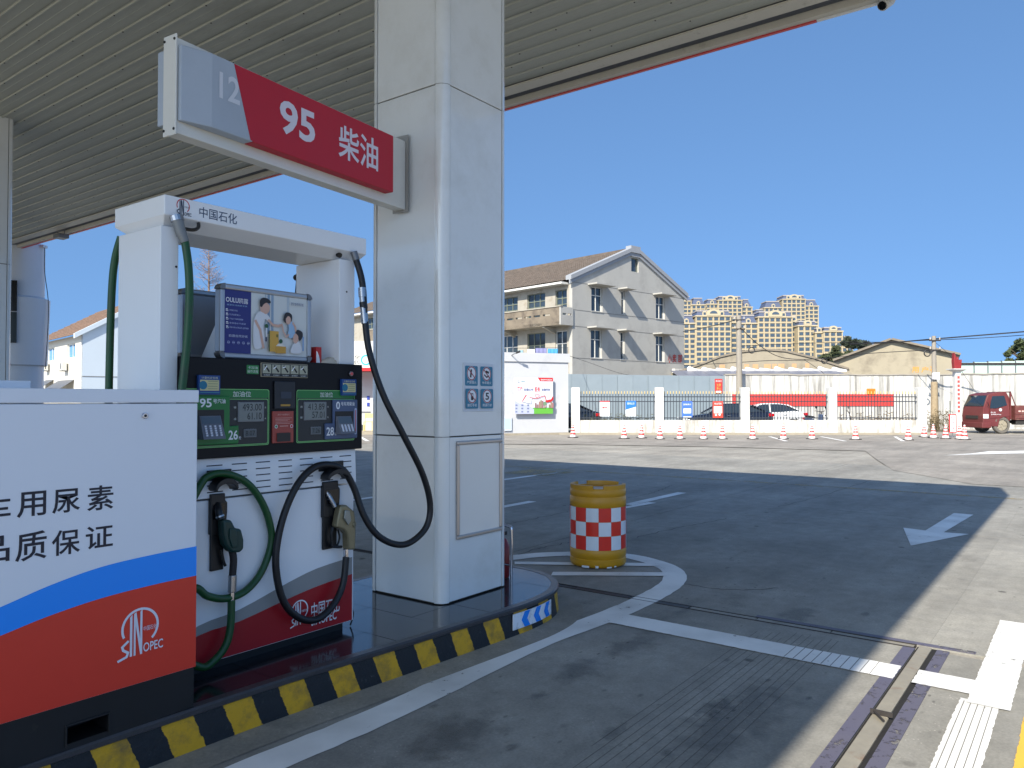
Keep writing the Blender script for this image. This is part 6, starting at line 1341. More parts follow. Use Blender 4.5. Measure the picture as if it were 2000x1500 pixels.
# ================================================================ apartment blocks
CRM = M('apartment_cream', (158, 145, 118), .85, var=.05, vs=.08); CRM2 = M('apartment_trim', (172, 160, 134), .85); SLT = M('slate_mansard', (70, 80, 104), .6, var=.08, vs=.3); AGL = M('apartment_glass', (64, 78, 92), .25, var=.35, vs=.35); ROOFL = M('roof_pale', (150, 146, 146), .8)
def tower(label, d, segs, fl, ped, base=0, n0=0):
    """segs: (px left, px right, px top of the cream wall, recess in metres, mansard px height or 0); fl floor height; ped: segment indexes that carry an arched pediment"""
    x0 = min(s_[0] for s_ in segs); x1 = max(s_[1] for s_ in segs); uo = bu((x0 + x1) / 2, d)
    o = bthing('apartment_block', label, 'apartment block', uo, d, group='apartment blocks on the skyline')
    for (a, c, yt, rec, man) in segs:
        ua, uc = bu(a, d) - uo, bu(c, d) - uo; zt_ = bz(yt, d); y0 = rec; W_ = uc - ua
        MB().box(ua, uc, y0, 16, 0, zt_).build('wall_block', CRM, o, local=True)
        nb = max(1, round(W_ / 3.3)); nf = int(zt_ / fl); wn = MB(); bd = MB()
        for f in range(max(0, nf - 17), nf):
            z = zt_ - (nf - f) * fl
            bd.box(ua - .1, uc + .1, y0 - .28, y0 - .01, z - .25, z + .12)
            for k in range(nb):
                cx = ua + (k + .5) * W_ / nb; ww = W_ / nb * (.32 if (k + f // 3) % 3 else .39)
                wn.box(cx - ww, cx + ww, y0 - .10, y0 - .005, z + .75, z + fl - .55)
        wn.build('windows', AGL, o, local=True, kind='stuff')
        bd.build('floor_bands', CRM2, o, local=True, kind='stuff')
        pl = MB()
        for k in range(nb + 1): cx = ua + k * W_ / nb; pl.box(cx - .22, cx + .22, y0 - .36, y0 - .006, 0, zt_ - .02)
        pl.build('pilasters', CRM2, o, local=True, kind='stuff')
        MB().box(ua - .5, uc + .5, y0 - .7, 16.3, zt_ + .004, zt_ + .7).build('cornice', CRM2, o, local=True)
        if man:
            h = man / F_ * d; i_ = h * .45
            MB().hexa([(ua + .2, y0 + .2, zt_ + .7), (uc - .2, y0 + .2, zt_ + .7), (uc - .2, 15.8, zt_ + .7), (ua + .2, 15.8, zt_ + .7)], [(ua + i_, y0 + i_, zt_ + .7 + h), (uc - i_, y0 + i_, zt_ + .7 + h), (uc - i_, 15, zt_ + .7 + h), (ua + i_, 15, zt_ + .7 + h)]).build('mansard_roof', SLT, o, local=True)
            MB().box(ua + i_ - .4, uc - i_ + .4, y0 + i_ - .4, 15.2, zt_ + .7 + h + .004, zt_ + 1.4 + h).build('roof_cap', ROOFL, o, local=True)
            for k in range(max(1, round(W_ / 9))):
                cx = ua + (k + .5) * W_ / max(1, round(W_ / 9))
                MB().prism([(-1.3, 0), (1.3, 0), (1.3, 1.6), (.9, 2.3), (0, 2.7), (-.9, 2.3), (-1.3, 1.6)], (cx, y0 + 2.4, zt_ + .705), (1, 0, 0), (0, 0, 1), (0, -1, 0), 2.6).build('dormer', CRM2, o, local=True)
                MB().box(cx - .7, cx + .7, y0 - .28, y0 - .205, zt_ + 1.0, zt_ + 2.5).build('dormer_window', AGL, o, local=True)
        if (a, c) in ped:
            cx = (ua + uc) / 2; hw = W_ * .2
            q = [(-hw, 0), (hw, 0), (hw, 1.8)] + [(hw * .95 * math.cos(R(t)), 1.8 + hw * .45 * math.sin(R(t))) for t in range(0, 181, 20)] + [(-hw, 1.8)]
            MB().prism(q, (cx, y0 + .6, zt_ + .71), (1, 0, 0), (0, 0, 1), (0, -1, 0), 1.5).build('pediment', CRM2, o, local=True)
            q = [(hw * .55 * math.cos(R(t)), hw * .42 * math.sin(R(t))) for t in range(0, 181, 20)]
            MB().prism(q, (cx, y0 - .905, zt_ + 1.7), (1, 0, 0), (0, 0, 1), (0, -1, 0), .1).build('arch_window', AGL, o, local=True)
    return o
tower('tall cream apartment block behind, half hidden by the grey house roof', 590, [(1322, 1352, 588, 2, 8), (1352, 1378, 596, 0, 12)], 3.0, [])
tower('tall cream apartment block behind, second on the skyline from the grey house', 590, [(1382, 1404, 594, 2, 8), (1404, 1450, 587, 0, 6), (1450, 1471, 600, 1.5, 14)], 3.0, [(1404, 1450)])
tower('tallest cream apartment block behind, standing alone against the sky', 580, [(1478, 1502, 616, 3, 10), (1496, 1530, 601, 1.5, 11), (1530, 1574, 585, 0, 6), (1574, 1601, 598, 1.5, 11)], 3.0, [(1530, 1574)])
tower('nearer cream apartment block beside the grey house, left of the concrete pole', 455, [(1325, 1360, 632, 1.5, 14), (1360, 1428, 618, 0, 8), (1428, 1442, 630, 1.5, 10)], 3.0, [(1360, 1428)])
tower('nearer cream apartment block directly right of the concrete pole', 450, [(1446, 1482, 632, 1.5, 14), (1482, 1548, 620, 0, 8), (1548, 1560, 628, 1.5, 8)], 3.0, [(1482, 1548)])
tower('nearer cream apartment block of middle height, third along the front row', 445, [(1560, 1596, 637, 0, 6)], 3.0, [(1560, 1596)])
tower('lowest cream apartment block stepping down at the end of the front row', 440, [(1596, 1610, 650, 1.5, 6), (1610, 1646, 648, 0, 5), (1646, 1668, 668, 1.5, 8)], 3.0, [(1610, 1646)])
# ================================================================ trees
def leafy(label, x, y, d, rx, rz_, n, col, seed, name='leafy_tree', leaf=.22):
    rg = random.Random(seed); c = atd(x, y, d); o = thing(name, label, 'tree', (c.x, c.y, -.012))
    m = MB(); m.tube([(c.x, c.y, 0), (c.x + .1, c.y, c.z * .5), (c.x, c.y, c.z)], lambda t: .22 * (1 - t * .6), n=8)
    for k in range(6):
        a = rg.uniform(0, 6.28); m.tube([(c.x, c.y, c.z - rz_ * .6), (c.x + rx * .3 * math.cos(a), c.y + rx * .3 * math.sin(a), c.z), (c.x + rx * .7 * math.cos(a), c.y + rx * .7 * math.sin(a), c.z + rz_ * rg.uniform(.1, .6))], lambda t: .09 * (1 - t * .8), n=6)
    m.build('trunk', M('bark', (84, 72, 60), .9, var=.2), o, smooth=60)
    cl = []
    for k in range(26):
        t = Vector((rg.gauss(0, 1), rg.gauss(0, 1), rg.gauss(0, 1))).normalized() * rg.uniform(.35, .95); cl.append((Vector((c.x + t.x * rx, c.y + t.y * rx, c.z + t.z * rz_)), rg.uniform(.16, .36)))
    m = MB()
    for k in range(n):
        p, s_ = cl[rg.randrange(len(cl))]; t = Vector((rg.gauss(0, 1), rg.gauss(0, 1), rg.gauss(0, 1))).normalized() * (rg.random() ** .4)
        q = p + Vector((t.x * rx * s_, t.y * rx * s_, t.z * rz_ * s_)); a = Vector((rg.gauss(0, 1), rg.gauss(0, 1), rg.gauss(0, .6))).normalized(); b_ = a.orthogonal().normalized(); l = leaf * rg.uniform(.6, 1.2)
        m.add([q - a * l, q + b_ * l * .4, q + a * l, q - b_ * l * .4], [(0, 1, 2, 3)])
    m.build('crown', M('foliage_%d_%d' % (col[0], col[1]), col, .7, var=.35, vs=.6), o); return o
leafy('dark evergreen bush between the two warehouses', 1630, 706, 60, 1.6, 1.1, 7000, (58, 66, 40), 1)
leafy('green tree behind the hoarding beside the flame post', 1838, 716, 64, 1.6, .9, 3200, (62, 72, 42), 2)
leafy('rounded tree top above the pale green hoarding', 1996, 694, 66, 1.5, 1.3, 4200, (64, 74, 44), 3)
leafy('far dark tree by the lowest apartment block', 1664, 670, 200, 2.4, 1.7, 2600, (52, 62, 48), 4, leaf=.6)
leafy('far low tree beyond the warehouse roof', 1686, 675, 210, 2.6, 1.3, 2400, (52, 60, 52), 5, leaf=.6)
# bare winter tree seen through the dispenser
rg = random.Random(9); DB = 62
bt_ = atd(408, 470, DB); o = thing('bare_tree', 'slender leafless conifer seen through the dispenser arch', 'tree', (bt_.x, bt_.y, -.012))
MB().tube([(bt_.x, bt_.y, 0), (bt_.x + .05, bt_.y, bt_.z * .5), (bt_.x, bt_.y, bt_.z)], lambda t: .22 * (1 - t) + .015, n=7).build('trunk', M('bare_bark', (120, 100, 88), .9), o)
m = MB()
for k in range(190):
    t = rg.uniform(.25, .985); z = bt_.z * t; L_ = (1 - t) * 5.2 * rg.uniform(.6, 1.1) + .25; a = rg.uniform(0, 6.28); L_ = min(L_, 2.2)
    p = Vector((bt_.x, bt_.y, z)); q = p + Vector((math.cos(a) * L_, math.sin(a) * L_, L_ * rg.uniform(.25, .6)))
    m.tube([p, p.lerp(q, .5) - Vector((0, 0, .06 * L_)), q], lambda s_: .022 * (1 - s_ * .8), n=3, sub=2)
    for j in range(7):
        s_ = rg.uniform(.25, 1); c = p.lerp(q, s_); e = c + Vector((rg.uniform(-.4, .4), rg.uniform(-.4, .4), rg.uniform(.0, .4))) * min(1, L_)
        m.tube([c, e], .008, n=3, sub=0)
m.build('branches', M('twig_brown', (132, 112, 100), .9), o)
# ================================================================ grey gable house
GA = R(42.5); TG = TB @ Matrix.Translation((bu(1118, 57), 57, 0)) @ Matrix.Rotation(GA, 4, 'Z'); GO = TG.translation.copy(); GX = (TG.to_3x3() @ Vector((1, 0, 0))); GY = (TG.to_3x3() @ Vector((0, 1, 0)))
def gp(x, y): p = onplane(x, y, GO, GY) - GO; return p.dot(GX), p.z
def gs(x, y): p = onplane(x, y, GO, GX) - GO; return p.dot(GY), p.z
house = thing('grey_gable_house', 'three storey grey rendered house with tiled roof and hooded gable windows', 'house', GO, BGA + GA)
GRY = M('grey_render', (166, 165, 160), .85, var=.05, vs=.6, dirt=(140, 138, 134), dirt_s=.5, dirt_lo=.5, dirt_hi=.8, bump=.12, bs=8); CRE = M('old_cream_render', (158, 153, 142), .85, var=.12, vs=1.2, dirt=(128, 116, 98), dirt_s=1.1, dirt_lo=.52, dirt_hi=.75)
GW_ = gp(1336, 600)[0]; eaL = gp(1119, 538)[1]; apx, apz = gp(1238, 487); eaR = gp(1337, 583)[1]; eav = (eaL + eaR) / 2; DEPTH = 34.0
apx = GW_ / 2 + .2
gpoly = [(0, 0), (GW_, 0), (GW_, eav), (apx + .6, apz - .25), (apx - .6, apz - .25), (0, eav)]
rects = []
for q in ((1155, 560, 1176, 607), (1213.5, 568, 1220, 615.5), (1281, 580, 1298, 623), (1154, 644, 1175, 698.5), (1212, 648, 1219.5, 704), (1281, 656, 1297.5, 706)):
    a = gp(q[0], q[1]); c = gp(q[2], q[3]); rects.append((a[0], c[0] + .05, (c[1] + gp(q[0], q[3])[1]) / 2, (a[1] + gp(q[2], q[1])[1]) / 2))
# bring both rows to common sill and head heights
def lev(ix, j): return sum(rects[i][j] for i in ix) / len(ix)
for ix in ((0, 1, 2), (3, 4, 5)):
    z0, z1 = lev(ix, 2), lev(ix, 3)
    for i in ix: rects[i] = (rects[i][0], rects[i][1], z0, z1)
a = gp(1233, 503); c = gp(1247.5, 532.5); att = (a[0], c[0], c[1], a[1])
m = holed_wall(MB(), gpoly, rects + [att], lambda s_, z, n_: (s_, n_, z), .30); weld(m.build('gable_wall', GRY, house, local=True))
FRW = M('window_frame_white', (206, 206, 202), .5); FRG = M('window_frame_green', (112, 118, 104), .6, var=.1); GLS = M('house_glass', (52, 64, 74), .06, spec=.7, var=.15, vs=.8)
def gwin(r, cols, rows, frame, glass=GLS, plane='g', set_=.14):
    s0, s1, z0, z1 = r; f = bpy.data.objects.new('window', None); COL.objects.link(f); f.parent = house; WMX[f.name] = wm(house)
    P_ = (lambda s_, n_, z: (s_, n_, z)) if plane == 'g' else (lambda s_, n_, z: (n_, s_, z))
    def bx_(sa, sb, na, nb, za, zb, nm, mt):
        A = P_(sa, na, za); B_ = P_(sb, nb, zb); return MB().box(A[0], B_[0], A[1], B_[1], za, zb).build(nm, mt, f, local=True)
    bx_(s0, s1, set_ + .05, set_ + .06, z0, z1, 'pane', glass); t = .055
    for k in range(cols + 1): x = s0 + (s1 - s0 - t) * k / cols; bx_(x, x + t, set_, set_ + .049, z0, z1, 'frame', frame)
    for zf in rows: z = z0 + (z1 - z0 - t) * zf; bx_(s0 + t, s1 - t, set_ + .004, set_ + .045, z, z + t, 'frame', frame)
for i, r in enumerate(rects):
    nar = i in (1, 4); gwin(r, 1 if nar else 2, (0, .66, 1), FRW)
    s0, s1, z0, z1 = r; MB().box(s0 - .42, s1 + .55 - (.2 if nar else 0), -.95, -.002, z1 + .06, z1 + .17).build('window_hood', GRY, house, local=True)
    MB().box(s0 - .05, s1 + .05, -.05, -.002, z0 - .06, z0).build('window_sill', GRY, house, local=True)
gwin(att, 1, (0, 1), FRG)
STR = M('string_dark', (120, 119, 116), .85)
for z in (rects[0][3] + .12, rects[0][2] - .06, rects[3][3] + .12, rects[3][2] - .06): MB().box(0.002, GW_, -.012, -.001, z - .02, z + .02).build('string_course', STR, house, local=True)
# raised verge with stepped ridge
VG = M('verge_grey', (142, 146, 152), .8, var=.04)
for (xa, za), (xb, zb_) in (((-.35, eav + .0), (apx - .6, apz - .20)), ((apx - .6, apz - .20), (apx + .6, apz - .20)), ((apx + .6, apz - .20), (GW_ + .35, eav))):
    up_ = .0 if za != zb_ else .22
    MB().hexa([(xa, -.22, za - .12), (xb, -.22, zb_ - .12), (xb, .34, zb_ - .12), (xa, .34, za - .12)], [(xa, -.22, za + .2 + up_), (xb, -.22, zb_ + .2 + up_), (xb, .34, zb_ + .2 + up_), (xa, .34, za + .2 + up_)]).build('verge', VG, house, local=True)
    MB().hexa([(xa, -.12, za - .42), (xb, -.12, zb_ - .42), (xb, -.001, zb_ - .42), (xa, -.001, za - .42)], [(xa, -.12, za - .121), (xb, -.12, zb_ - .121), (xb, -.001, zb_ - .121), (xa, -.001, za - .121)]).build('verge_moulding', VG, house, local=True)
# tiled roof: courses of half round tiles on both slopes, too small to pick apart
TILE = M('old_clay_tile', (96, 86, 78), .9, var=.3, vs=2.2, dirt=(80, 74, 68), dirt_s=2, dirt_lo=.5, dirt_hi=.7)
def slope(x0, z0, x1, z1):
    m = MB(); nx = 16; ny = 150; v = []; f = []; L_ = Vector((x1 - x0, 0, z1 - z0)); n_ = Vector((-(z1 - z0), 0, x1 - x0)).normalized(); n_ = n_ if n_.z > 0 else -n_
    rg_ = random.Random(4)
    for i in range(nx):
        for half in (0, 1):
            t = (i + half) / nx
            for j in range(ny * 2 + 1):
                h = (.06 if j % 2 else 0) + (.05 if half == 0 else .0) + rg_.uniform(-.008, .008); y = .345 + (DEPTH - .345) * j / (ny * 2)
                p = Vector((x0, 0, z0)) + L_ * t + n_ * h; v.append((p.x, y, p.z))
    W2 = ny * 2 + 1; f = [(r * W2 + j, r * W2 + j + 1, (r + 1) * W2 + j + 1, (r + 1) * W2 + j) for r in range(nx * 2 - 1) for j in range(W2 - 1)]
    m.add(v, f); return m.build('roof_tiles', TILE, house, local=True, kind='stuff')
slope(-.75, eav - .25, apx, apz - .05); slope(GW_ + .75, eav - .25, apx, apz - .05)
MB().box(apx - .16, apx + .16, .35, DEPTH, apz - .05, apz + .14).build('ridge', TILE, house, local=True)
MB().box(-.80, .0, .345, DEPTH, eav - .42, eav - .27).build('eaves_board', LIME, house, local=True)
# long side with balcony: bays of posts and glazed openings
zf2 = gs(1100, 603)[1]; zf1 = gs(1100, 690)[1]; zb0 = gs(1104, 631)[1]; zb1 = gs(1104, 603)[1]
zl0, zl1 = 3.55, zb0 - .35
holes = []; yy = .55; bays = []
widths = [1.2, 2.0, 4.2, 2.0, 2.6, 4.2, 2.0, 2.6, 4.2, 2.0]
for w in widths:
    if yy + w > DEPTH - .5: break
    holes.append((yy, yy + w, zb1 - .7, eav - .75)); bays.append((yy, w)); yy += w + 1.1
zlow = gs(1080, 693)[1] - .6
for y0, w in bays: holes.append((y0, y0 + w, zlow, zb0 - .55))
spoly = [(.30, 0), (DEPTH, 0), (DEPTH, eav - .28), (.30, eav - .28)]
m = holed_wall(MB(), spoly, holes, lambda s_, z, n_: (n_, s_, z), .28); weld(m.build('side_wall', CRE, house, local=True))
REDC = M('red_curtain', (186, 70, 66), .8, var=.2, vs=3)
for k, h in enumerate(holes):
    low = k >= len(bays); r = h; gwin(r, max(2, round((h[1] - h[0]) / .65)), (0, .5, .72, 1) if not low else (0, .6, 1), FRG if not low or k % 2 else FRW, plane='s', set_=.12)
    if low and k == len(bays) + 1: MB().box(.178, .179, h[0] + .1, h[1] - .1, h[2] + .05, h[2] + (h[3] - h[2]) * .55).build('curtain', REDC, house, local=True)
    if not low: MB().box(.178, .179, h[0] + .15, h[0] + (h[1] - h[0]) * .6, h[2] + .1, h[2] + (h[3] - h[2]) * .48).build('curtain', CURT, house, local=True)
MB().box(.30, GW_ - .02, DEPTH - .3, DEPTH, 0, eav).build('back_wall', GRY, house, local=True)
MB().box(GW_ - .28, GW_ - .002, .30, DEPTH, 0, eav - .3).build('side_wall', GRY, house, local=True)
# balcony
BW_ = 1.35; by1 = 26
MB().box(-BW_, -.002, .02, by1, zb0 - .22, zb0 - .02).build('balcony_slab', CRE, house, local=True)
OLDC = M('old_concrete_parapet', (120, 110, 96), .9, var=.2, vs=1, dirt=(84, 76, 68), dirt_s=1.2, dirt_lo=.45, dirt_hi=.7)
hs = [(1.0 + k * 1.0, 1.75 + k * 1.0, zb0 + .48, zb0 + .62) for k in range(7)] + [(11.5, 12.2, zb0 + .45, zb0 + .6)]
m = holed_wall(MB(), [(.02, zb0 - .25), (by1, zb0 - .25), (by1, zb1), (.02, zb1)], hs, lambda s_, z, n_: (-BW_ + n_, s_, z), .12); weld(m.build('balcony_parapet', OLDC, house, local=True))
m = holed_wall(MB(), [(-BW_, zb0 - .25), (.0, zb0 - .25), (.0, zb1), (-BW_, zb1)], [(-1.15, -.75, zb0 + .48, zb0 + .62), (-.6, -.2, zb0 + .48, zb0 + .62)], lambda s_, z, n_: (s_, -.10 + n_, z), .12); weld(m.build('balcony_parapet', GRY, house, local=True))
MB().box(-BW_ - .06, -BW_ + .16, -.14, by1, zb1 + .002, zb1 + .07).build('parapet_cap', CRE, house, local=True)
for y in (1.7, 6.2, 10.8, 15.3): MB().hexa([(-BW_ + .1, y, zb0 - .35), (-.003, y, zb0 - .75), (-.003, y + .2, zb0 - .75), (-BW_ + .1, y + .2, zb0 - .35)], [(-BW_ + .1, y, zb0 - .25), (-.003, y, zb0 - .25), (-.003, y + .2, zb0 - .25), (-BW_ + .1, y + .2, zb0 - .25)]).build('balcony_bracket', CRE, house, local=True)
# shop lettering and cooling unit on the gable
d = Dec((0, 0, 0), (1, 0, 0), (0, 0, 1), off=.02)
for ch, x0 in (('小', 1304), ('卖', 1313), ('部', 1324)):
    a = gp(x0, 708); c = gp(x0 + 8, 692); d.text(ch, a[0], a[1], c[0], c[1], ink(176, 58, 46), .02)
d.build('wall_lettering', d.mats, house, local=True)
def acunit(label, T_, w=.85):
    o = thing('air_conditioner', label, 'air conditioner', T_.translation, T_.to_euler().z, 'air conditioner units on walls')
    MB().box(-w / 2, w / 2, -.42, -.12, 0, .58).build('case', M('ac_case', (206, 204, 196), .5, var=.04), o, local=True, bevel=.01)
    m = MB(); m.cyl((w * .12, -.421, .30), (w * .12, -.435, .30), .22, n=20); m.build('fan_grille', M('ac_grille', (120, 122, 122), .5), o, local=True)
    for x in (-w * .35, w * .35): MB().box(x - .02, x + .02, -.42, 0, -.05, -.001).build('bracket', GREYM, o, local=True)
    return o
a = gp(1318, 734); acunit('white air conditioner unit under the red lettering on the gable', TG @ Matrix.Translation((a[0], 0, a[1])), 1.15)
# washing over the low white wall
DL = 45
for k, (x0, x1, y0, col, lb) in enumerate(((1030, 1044, 682, (220, 220, 222), 'white cloth airing on a line above the corner wall'), (1046, 1068, 680, (110, 112, 150), 'grey violet cloth airing on a line above the corner wall'), (1070, 1090, 681, (60, 130, 176), 'blue cloth airing on a line above the corner wall'), (1012, 1022, 684, (120, 150, 160), 'teal cloth airing at the end of the line'))):
    m = MB(); u0, u1 = bu(x0, DL), bu(x1, DL); z1, z0 = bz(y0, DL), bz(y0 + 22, DL); n = 10; rg = random.Random(k); v = []
    for z in (z1, (z0 + z1) / 2, z0): v += [TB @ Vector((u0 + (u1 - u0) * i / n, DL + .05 * math.sin(i * 1.7 + k) * (1 if z < z1 else .2), z)) for i in range(n + 1)]
    m.add(v, [(r_ * (n + 1) + i, r_ * (n + 1) + i + 1, (r_ + 1) * (n + 1) + i + 1, (r_ + 1) * (n + 1) + i) for r_ in range(2) for i in range(n)])
    o = m.build('airing_cloth', M('cloth_%d' % col[0], col, .85, var=.12, vs=3), smooth=80, label=lb, cat='laundry'); md = o.modifiers.new('thickness', 'SOLIDIFY'); md.thickness = .01
wl = MB().tube([BG(bu(1000, DL), DL, bz(680, DL)), BG(bu(1110, DL), DL, bz(679, DL))], .012, n=6, sub=0).build('washing_line', WIRE, label='washing line with cloths above the corner wall', cat='washing line')
for x in (1002, 1108): MB().tube([BG(bu(x, DL), DL, 0), BG(bu(x, DL), DL, bz(678, DL))], .03, n=8, sub=0).build('line_post', GREYM, wl)
# ================================================================ corner wall with the billboard, and the shop
c0 = Vector((bu(1110, 36.2), 36.2)); c1 = Vector((bu(985, 35.0), 35.0)); wd = (c0 - c1).normalized(); ang = math.atan2(wd.y, wd.x)
TW = TB @ Matrix.Translation((c0.x, c0.y, 0)) @ Matrix.Rotation(ang, 4, 'Z')
cw = thing('corner_wall', 'plain white rendered end wall carrying the square billboard', 'wall', TW.translation, BGA + ang)
WRE = M('white_render', (184, 186, 190), .8, var=.03, vs=.6, dirt=(166, 168, 172), dirt_s=.6); zt_ = bz(691, 36.2)
MB().box(-7.0, 0, 0, .35, .10, zt_ - .42).build('wall', WRE, cw, local=True); MB().box(-7.0, .05, -.06, .42, zt_ - .415, zt_).build('parapet', WRE, cw, local=True); MB().box(-7.0, .01, -.03, .36, 0, .098).build('plinth', FOOT, cw, local=True)
WO = TW.translation; WXv = TW.to_3x3() @ Vector((1, 0, 0)); WYv = TW.to_3x3() @ Vector((0, 1, 0))
def wp(x, y, off=0): p = onplane(x, y, WO + WYv * off, WYv) - WO; return p.dot(WXv), p.z
a = wp(1005, 737, -.2); c = wp(1080, 808, -.2); bb = thing('billboard', 'square billboard with red ribbon heart and green city lawn on the corner wall', 'billboard', WO + WXv * ((a[0] + c[0]) / 2) + WYv * -.2 + Vector((0, 0, c[1])), BGA + ang)
w = c[0] - a[0]; h = a[1] - c[1]
MB().box(-w / 2, w / 2, 0, .06, 0, h).build('panel', M('billboard_base', (206, 210, 220), .4), bb, local=True)
for x in (-w * .4, w * .4): MB().box(x - .03, x + .03, .06, .199, h * .2, h * .8).build('spacer', STEEL, bb, local=True)
d = Dec((-w / 2, 0, 0), (w, 0, 0), (0, 0, h), off=.003, step=.0015); BP = lambda: Dec((-w / 2, 0, 0), (w, 0, 0), (0, 0, h), off=.045, step=.0015); GRS = ink(96, 168, 62); RIB = ink(186, 40, 44); LV = ink(176, 182, 204)
d.rect(0, 0, 1, .17, GRS); d.poly2([(0, 0), (.5, 0), (.5, .12), (.42, .2), (.25, .26), (.1, .3), (0, .38)], LV)
for k in range(9): d.rect(.02 + (k % 3) * .15, .04 + (k // 3) * .09, .07 + (k % 3) * .15, .08 + (k // 3) * .09, ink(120, 128, 160))
for k, (u, hh) in enumerate(((.52, .3), (.57, .26), (.62, .34), (.66, .38), (.70, .36), (.76, .28), (.88, .26), (.93, .34), (.97, .3))): d.rect(u, .16, u + .04, hh, ink(140 + 8 * (k % 3), 110 + 6 * (k % 4), 110))
d.disc(.80, .22, .06, ink(170, 150, 150)); d.disc(.78, .28, .09, ink(110, 140, 110))
d.build('city_print', d.mats, bb, local=True); d = BP(); d.k = .03
d.poly2([(.17, .32), (.20, .34), (.31, .52), (.28, .52)], RIB); d.poly2([(.20, .33), (.42, .28), (.44, .44), (.33, .50), (.29, .48)], ink(214, 216, 226))
d.line([(.38, .45), (.5, .43), (.6, .43), (.7, .48), (.78, .50), (.80, .42), (.82, .36), (.9, .34), (1.0, .42)], .03, RIB); d.poly2([(.78, .36), (.83, .31), (.93, .33), (1, .38), (1, .50), (.94, .40), (.84, .38)], RIB)
d.line([(.58, .44), (.53, .49), (.52, .53), (.55, .555), (.575, .53), (.6, .555), (.63, .53), (.62, .49), (.57, .44)], .014, RIB)
d.build('ribbon_print', d.mats, bb, local=True); d = BP(); d.k = .003
d.text('客户', .07, .63, .2, .75, ink(204, 60, 56), .02); d.text('在我心中', .24, .63, .48, .70, ink(46, 58, 126), .02); d.text('服务', .52, .61, .66, .74, ink(204, 60, 56), .02); d.text('在我行动', .70, .63, .92, .70, ink(60, 72, 130), .02)
d.build('slogan_print', d.mats, bb, local=True); d = BP(); d.k = .003
d.poly2([(.60, 1), (.66, .9), (1, .9), (1, 1)], ink(190, 36, 38)); d.text('服务提升年主题活动', .68, .92, .97, .965, IW, .01); d.text('中国石化', .17, .87, .27, .91, ink(40, 130, 130)); d.line([(.09, .93), (.085, .86), (.13, .855)], .014, ink(60, 70, 80)); d.build('heading_print', d.mats, bb, local=True)
a = wp(1000, 694, -.1); wc = thing('wall_camera', 'tiny dark camera on a bracket high on the corner wall', 'camera', WO + WXv * a[0] + WYv * -.061 + Vector((0, 0, a[1])), BGA + ang)
MB().tube([(0, 0, 0), (0, -.25, .05), (.12, -.4, .10)], .02, n=6, sub=0).build('bracket', GREYM, wc, local=True); MB().cyl((.08, -.36, .10), (.22, -.48, .16), .05, n=10).build('housing', BLACK, wc, local=True)
a = wp(992, 828, 0); pb_ = thing('panel_box', 'small white notice box low on the corner wall', 'box', WO + WXv * (a[0] - .15) + Vector((0, 0, a[1] - .3)), BGA + ang)
MB().box(-.35, .30, -.08, -.002, 0, .62).build('case', ink(206, 216, 224), pb_, local=True); MB().box(-.3, .25, -.085, -.081, .06, .56).build('glass', ink(176, 200, 220), pb_, local=True)
# shop front, seen between dispenser and pillar
DSH = 37.0; uo = bu(760, DSH); shp = bthing('station_shop', 'white station shop with red striped fascia seen between dispenser and pillar', 'shop', uo, DSH)
s0, s1 = bu(612, DSH) - uo, bu(905, DSH) - uo
MB().box(s0, s1, 1.2, 7, 0, 4.2).build('wall', WRE, shp, local=True); MB().box(s0 - .2, s1 + .2, -.2, 1.19, bz(718, DSH), bz(666, DSH)).build('fascia', LIME, shp, local=True); MB().box(s0 - .2, s1 + .2, -.22, 1.18, bz(724, DSH), bz(718, DSH) - .003).build('fascia_stripe', IR, shp, local=True)
MB().box(s0 - .5, s1 + .3, -.6, 1.2, 0, .12).build('step', FOOT, shp, local=True)
d = Dec((0, 0, 0), (1, 0, 0), (0, 0, 1), off=.205, N=(0, -1, 0), step=.003)
d.text('中国石化', bu(660, DSH) - uo, bz(702, DSH), bu(705, DSH) - uo, bz(693, DSH), IK); d.text('SINOPEC', bu(668, DSH) - uo, bz(710, DSH), bu(704, DSH) - uo, bz(704, DSH), IK); d.arc(bu(716, DSH) - uo, bz(703, DSH), .25, .07, ink(60, 170, 180)); d.build('fascia_lettering', d.mats, shp, local=True)
for y in (773, 786): MB().box(bu(717, DSH + 1.2) - uo, bu(722, DSH + 1.2) - uo, 1.17, 1.199, bz(y + 7, DSH + 1.2), bz(y, DSH + 1.2)).build('blue_sign', ink(40, 60, 150), shp, local=True)
MB().box(bu(698, DSH + 1.2) - uo, bu(724, DSH + 1.2) - uo, 1.18, 1.199, bz(806, DSH + 1.2), bz(803, DSH + 1.2)).build('wall_rail', GREYM, shp, local=True)
for x in (700, 707): MB().box(bu(x, DSH + 1.2) - uo, bu(x + 5, DSH + 1.2) - uo, 1.16, 1.199, bz(842, DSH + 1.2), bz(829, DSH + 1.2)).build('vent_grille', ink(70, 72, 80), shp, local=True)
ch = bthing('yellow_chair', 'pale yellow chair outside the shop beside the pillar edge', 'chair', bu(720, DSH + .4), DSH + .4, .12)
YC = M('chair_yellow', (222, 196, 130), .5)
MB().box(-.22, .22, -.2, .2, .42, .46).build('seat', YC, ch, local=True); MB().box(-.22, .22, .18, .21, .62, .84).build('backrest', YC, ch, local=True)
for x in (-.2, .2):
    for y in (-.18, .19): MB().box(x - .02, x + .02, y - .02, y + .02, 0, .42 if y < 0 else .84).build('leg', YC, ch, local=True)
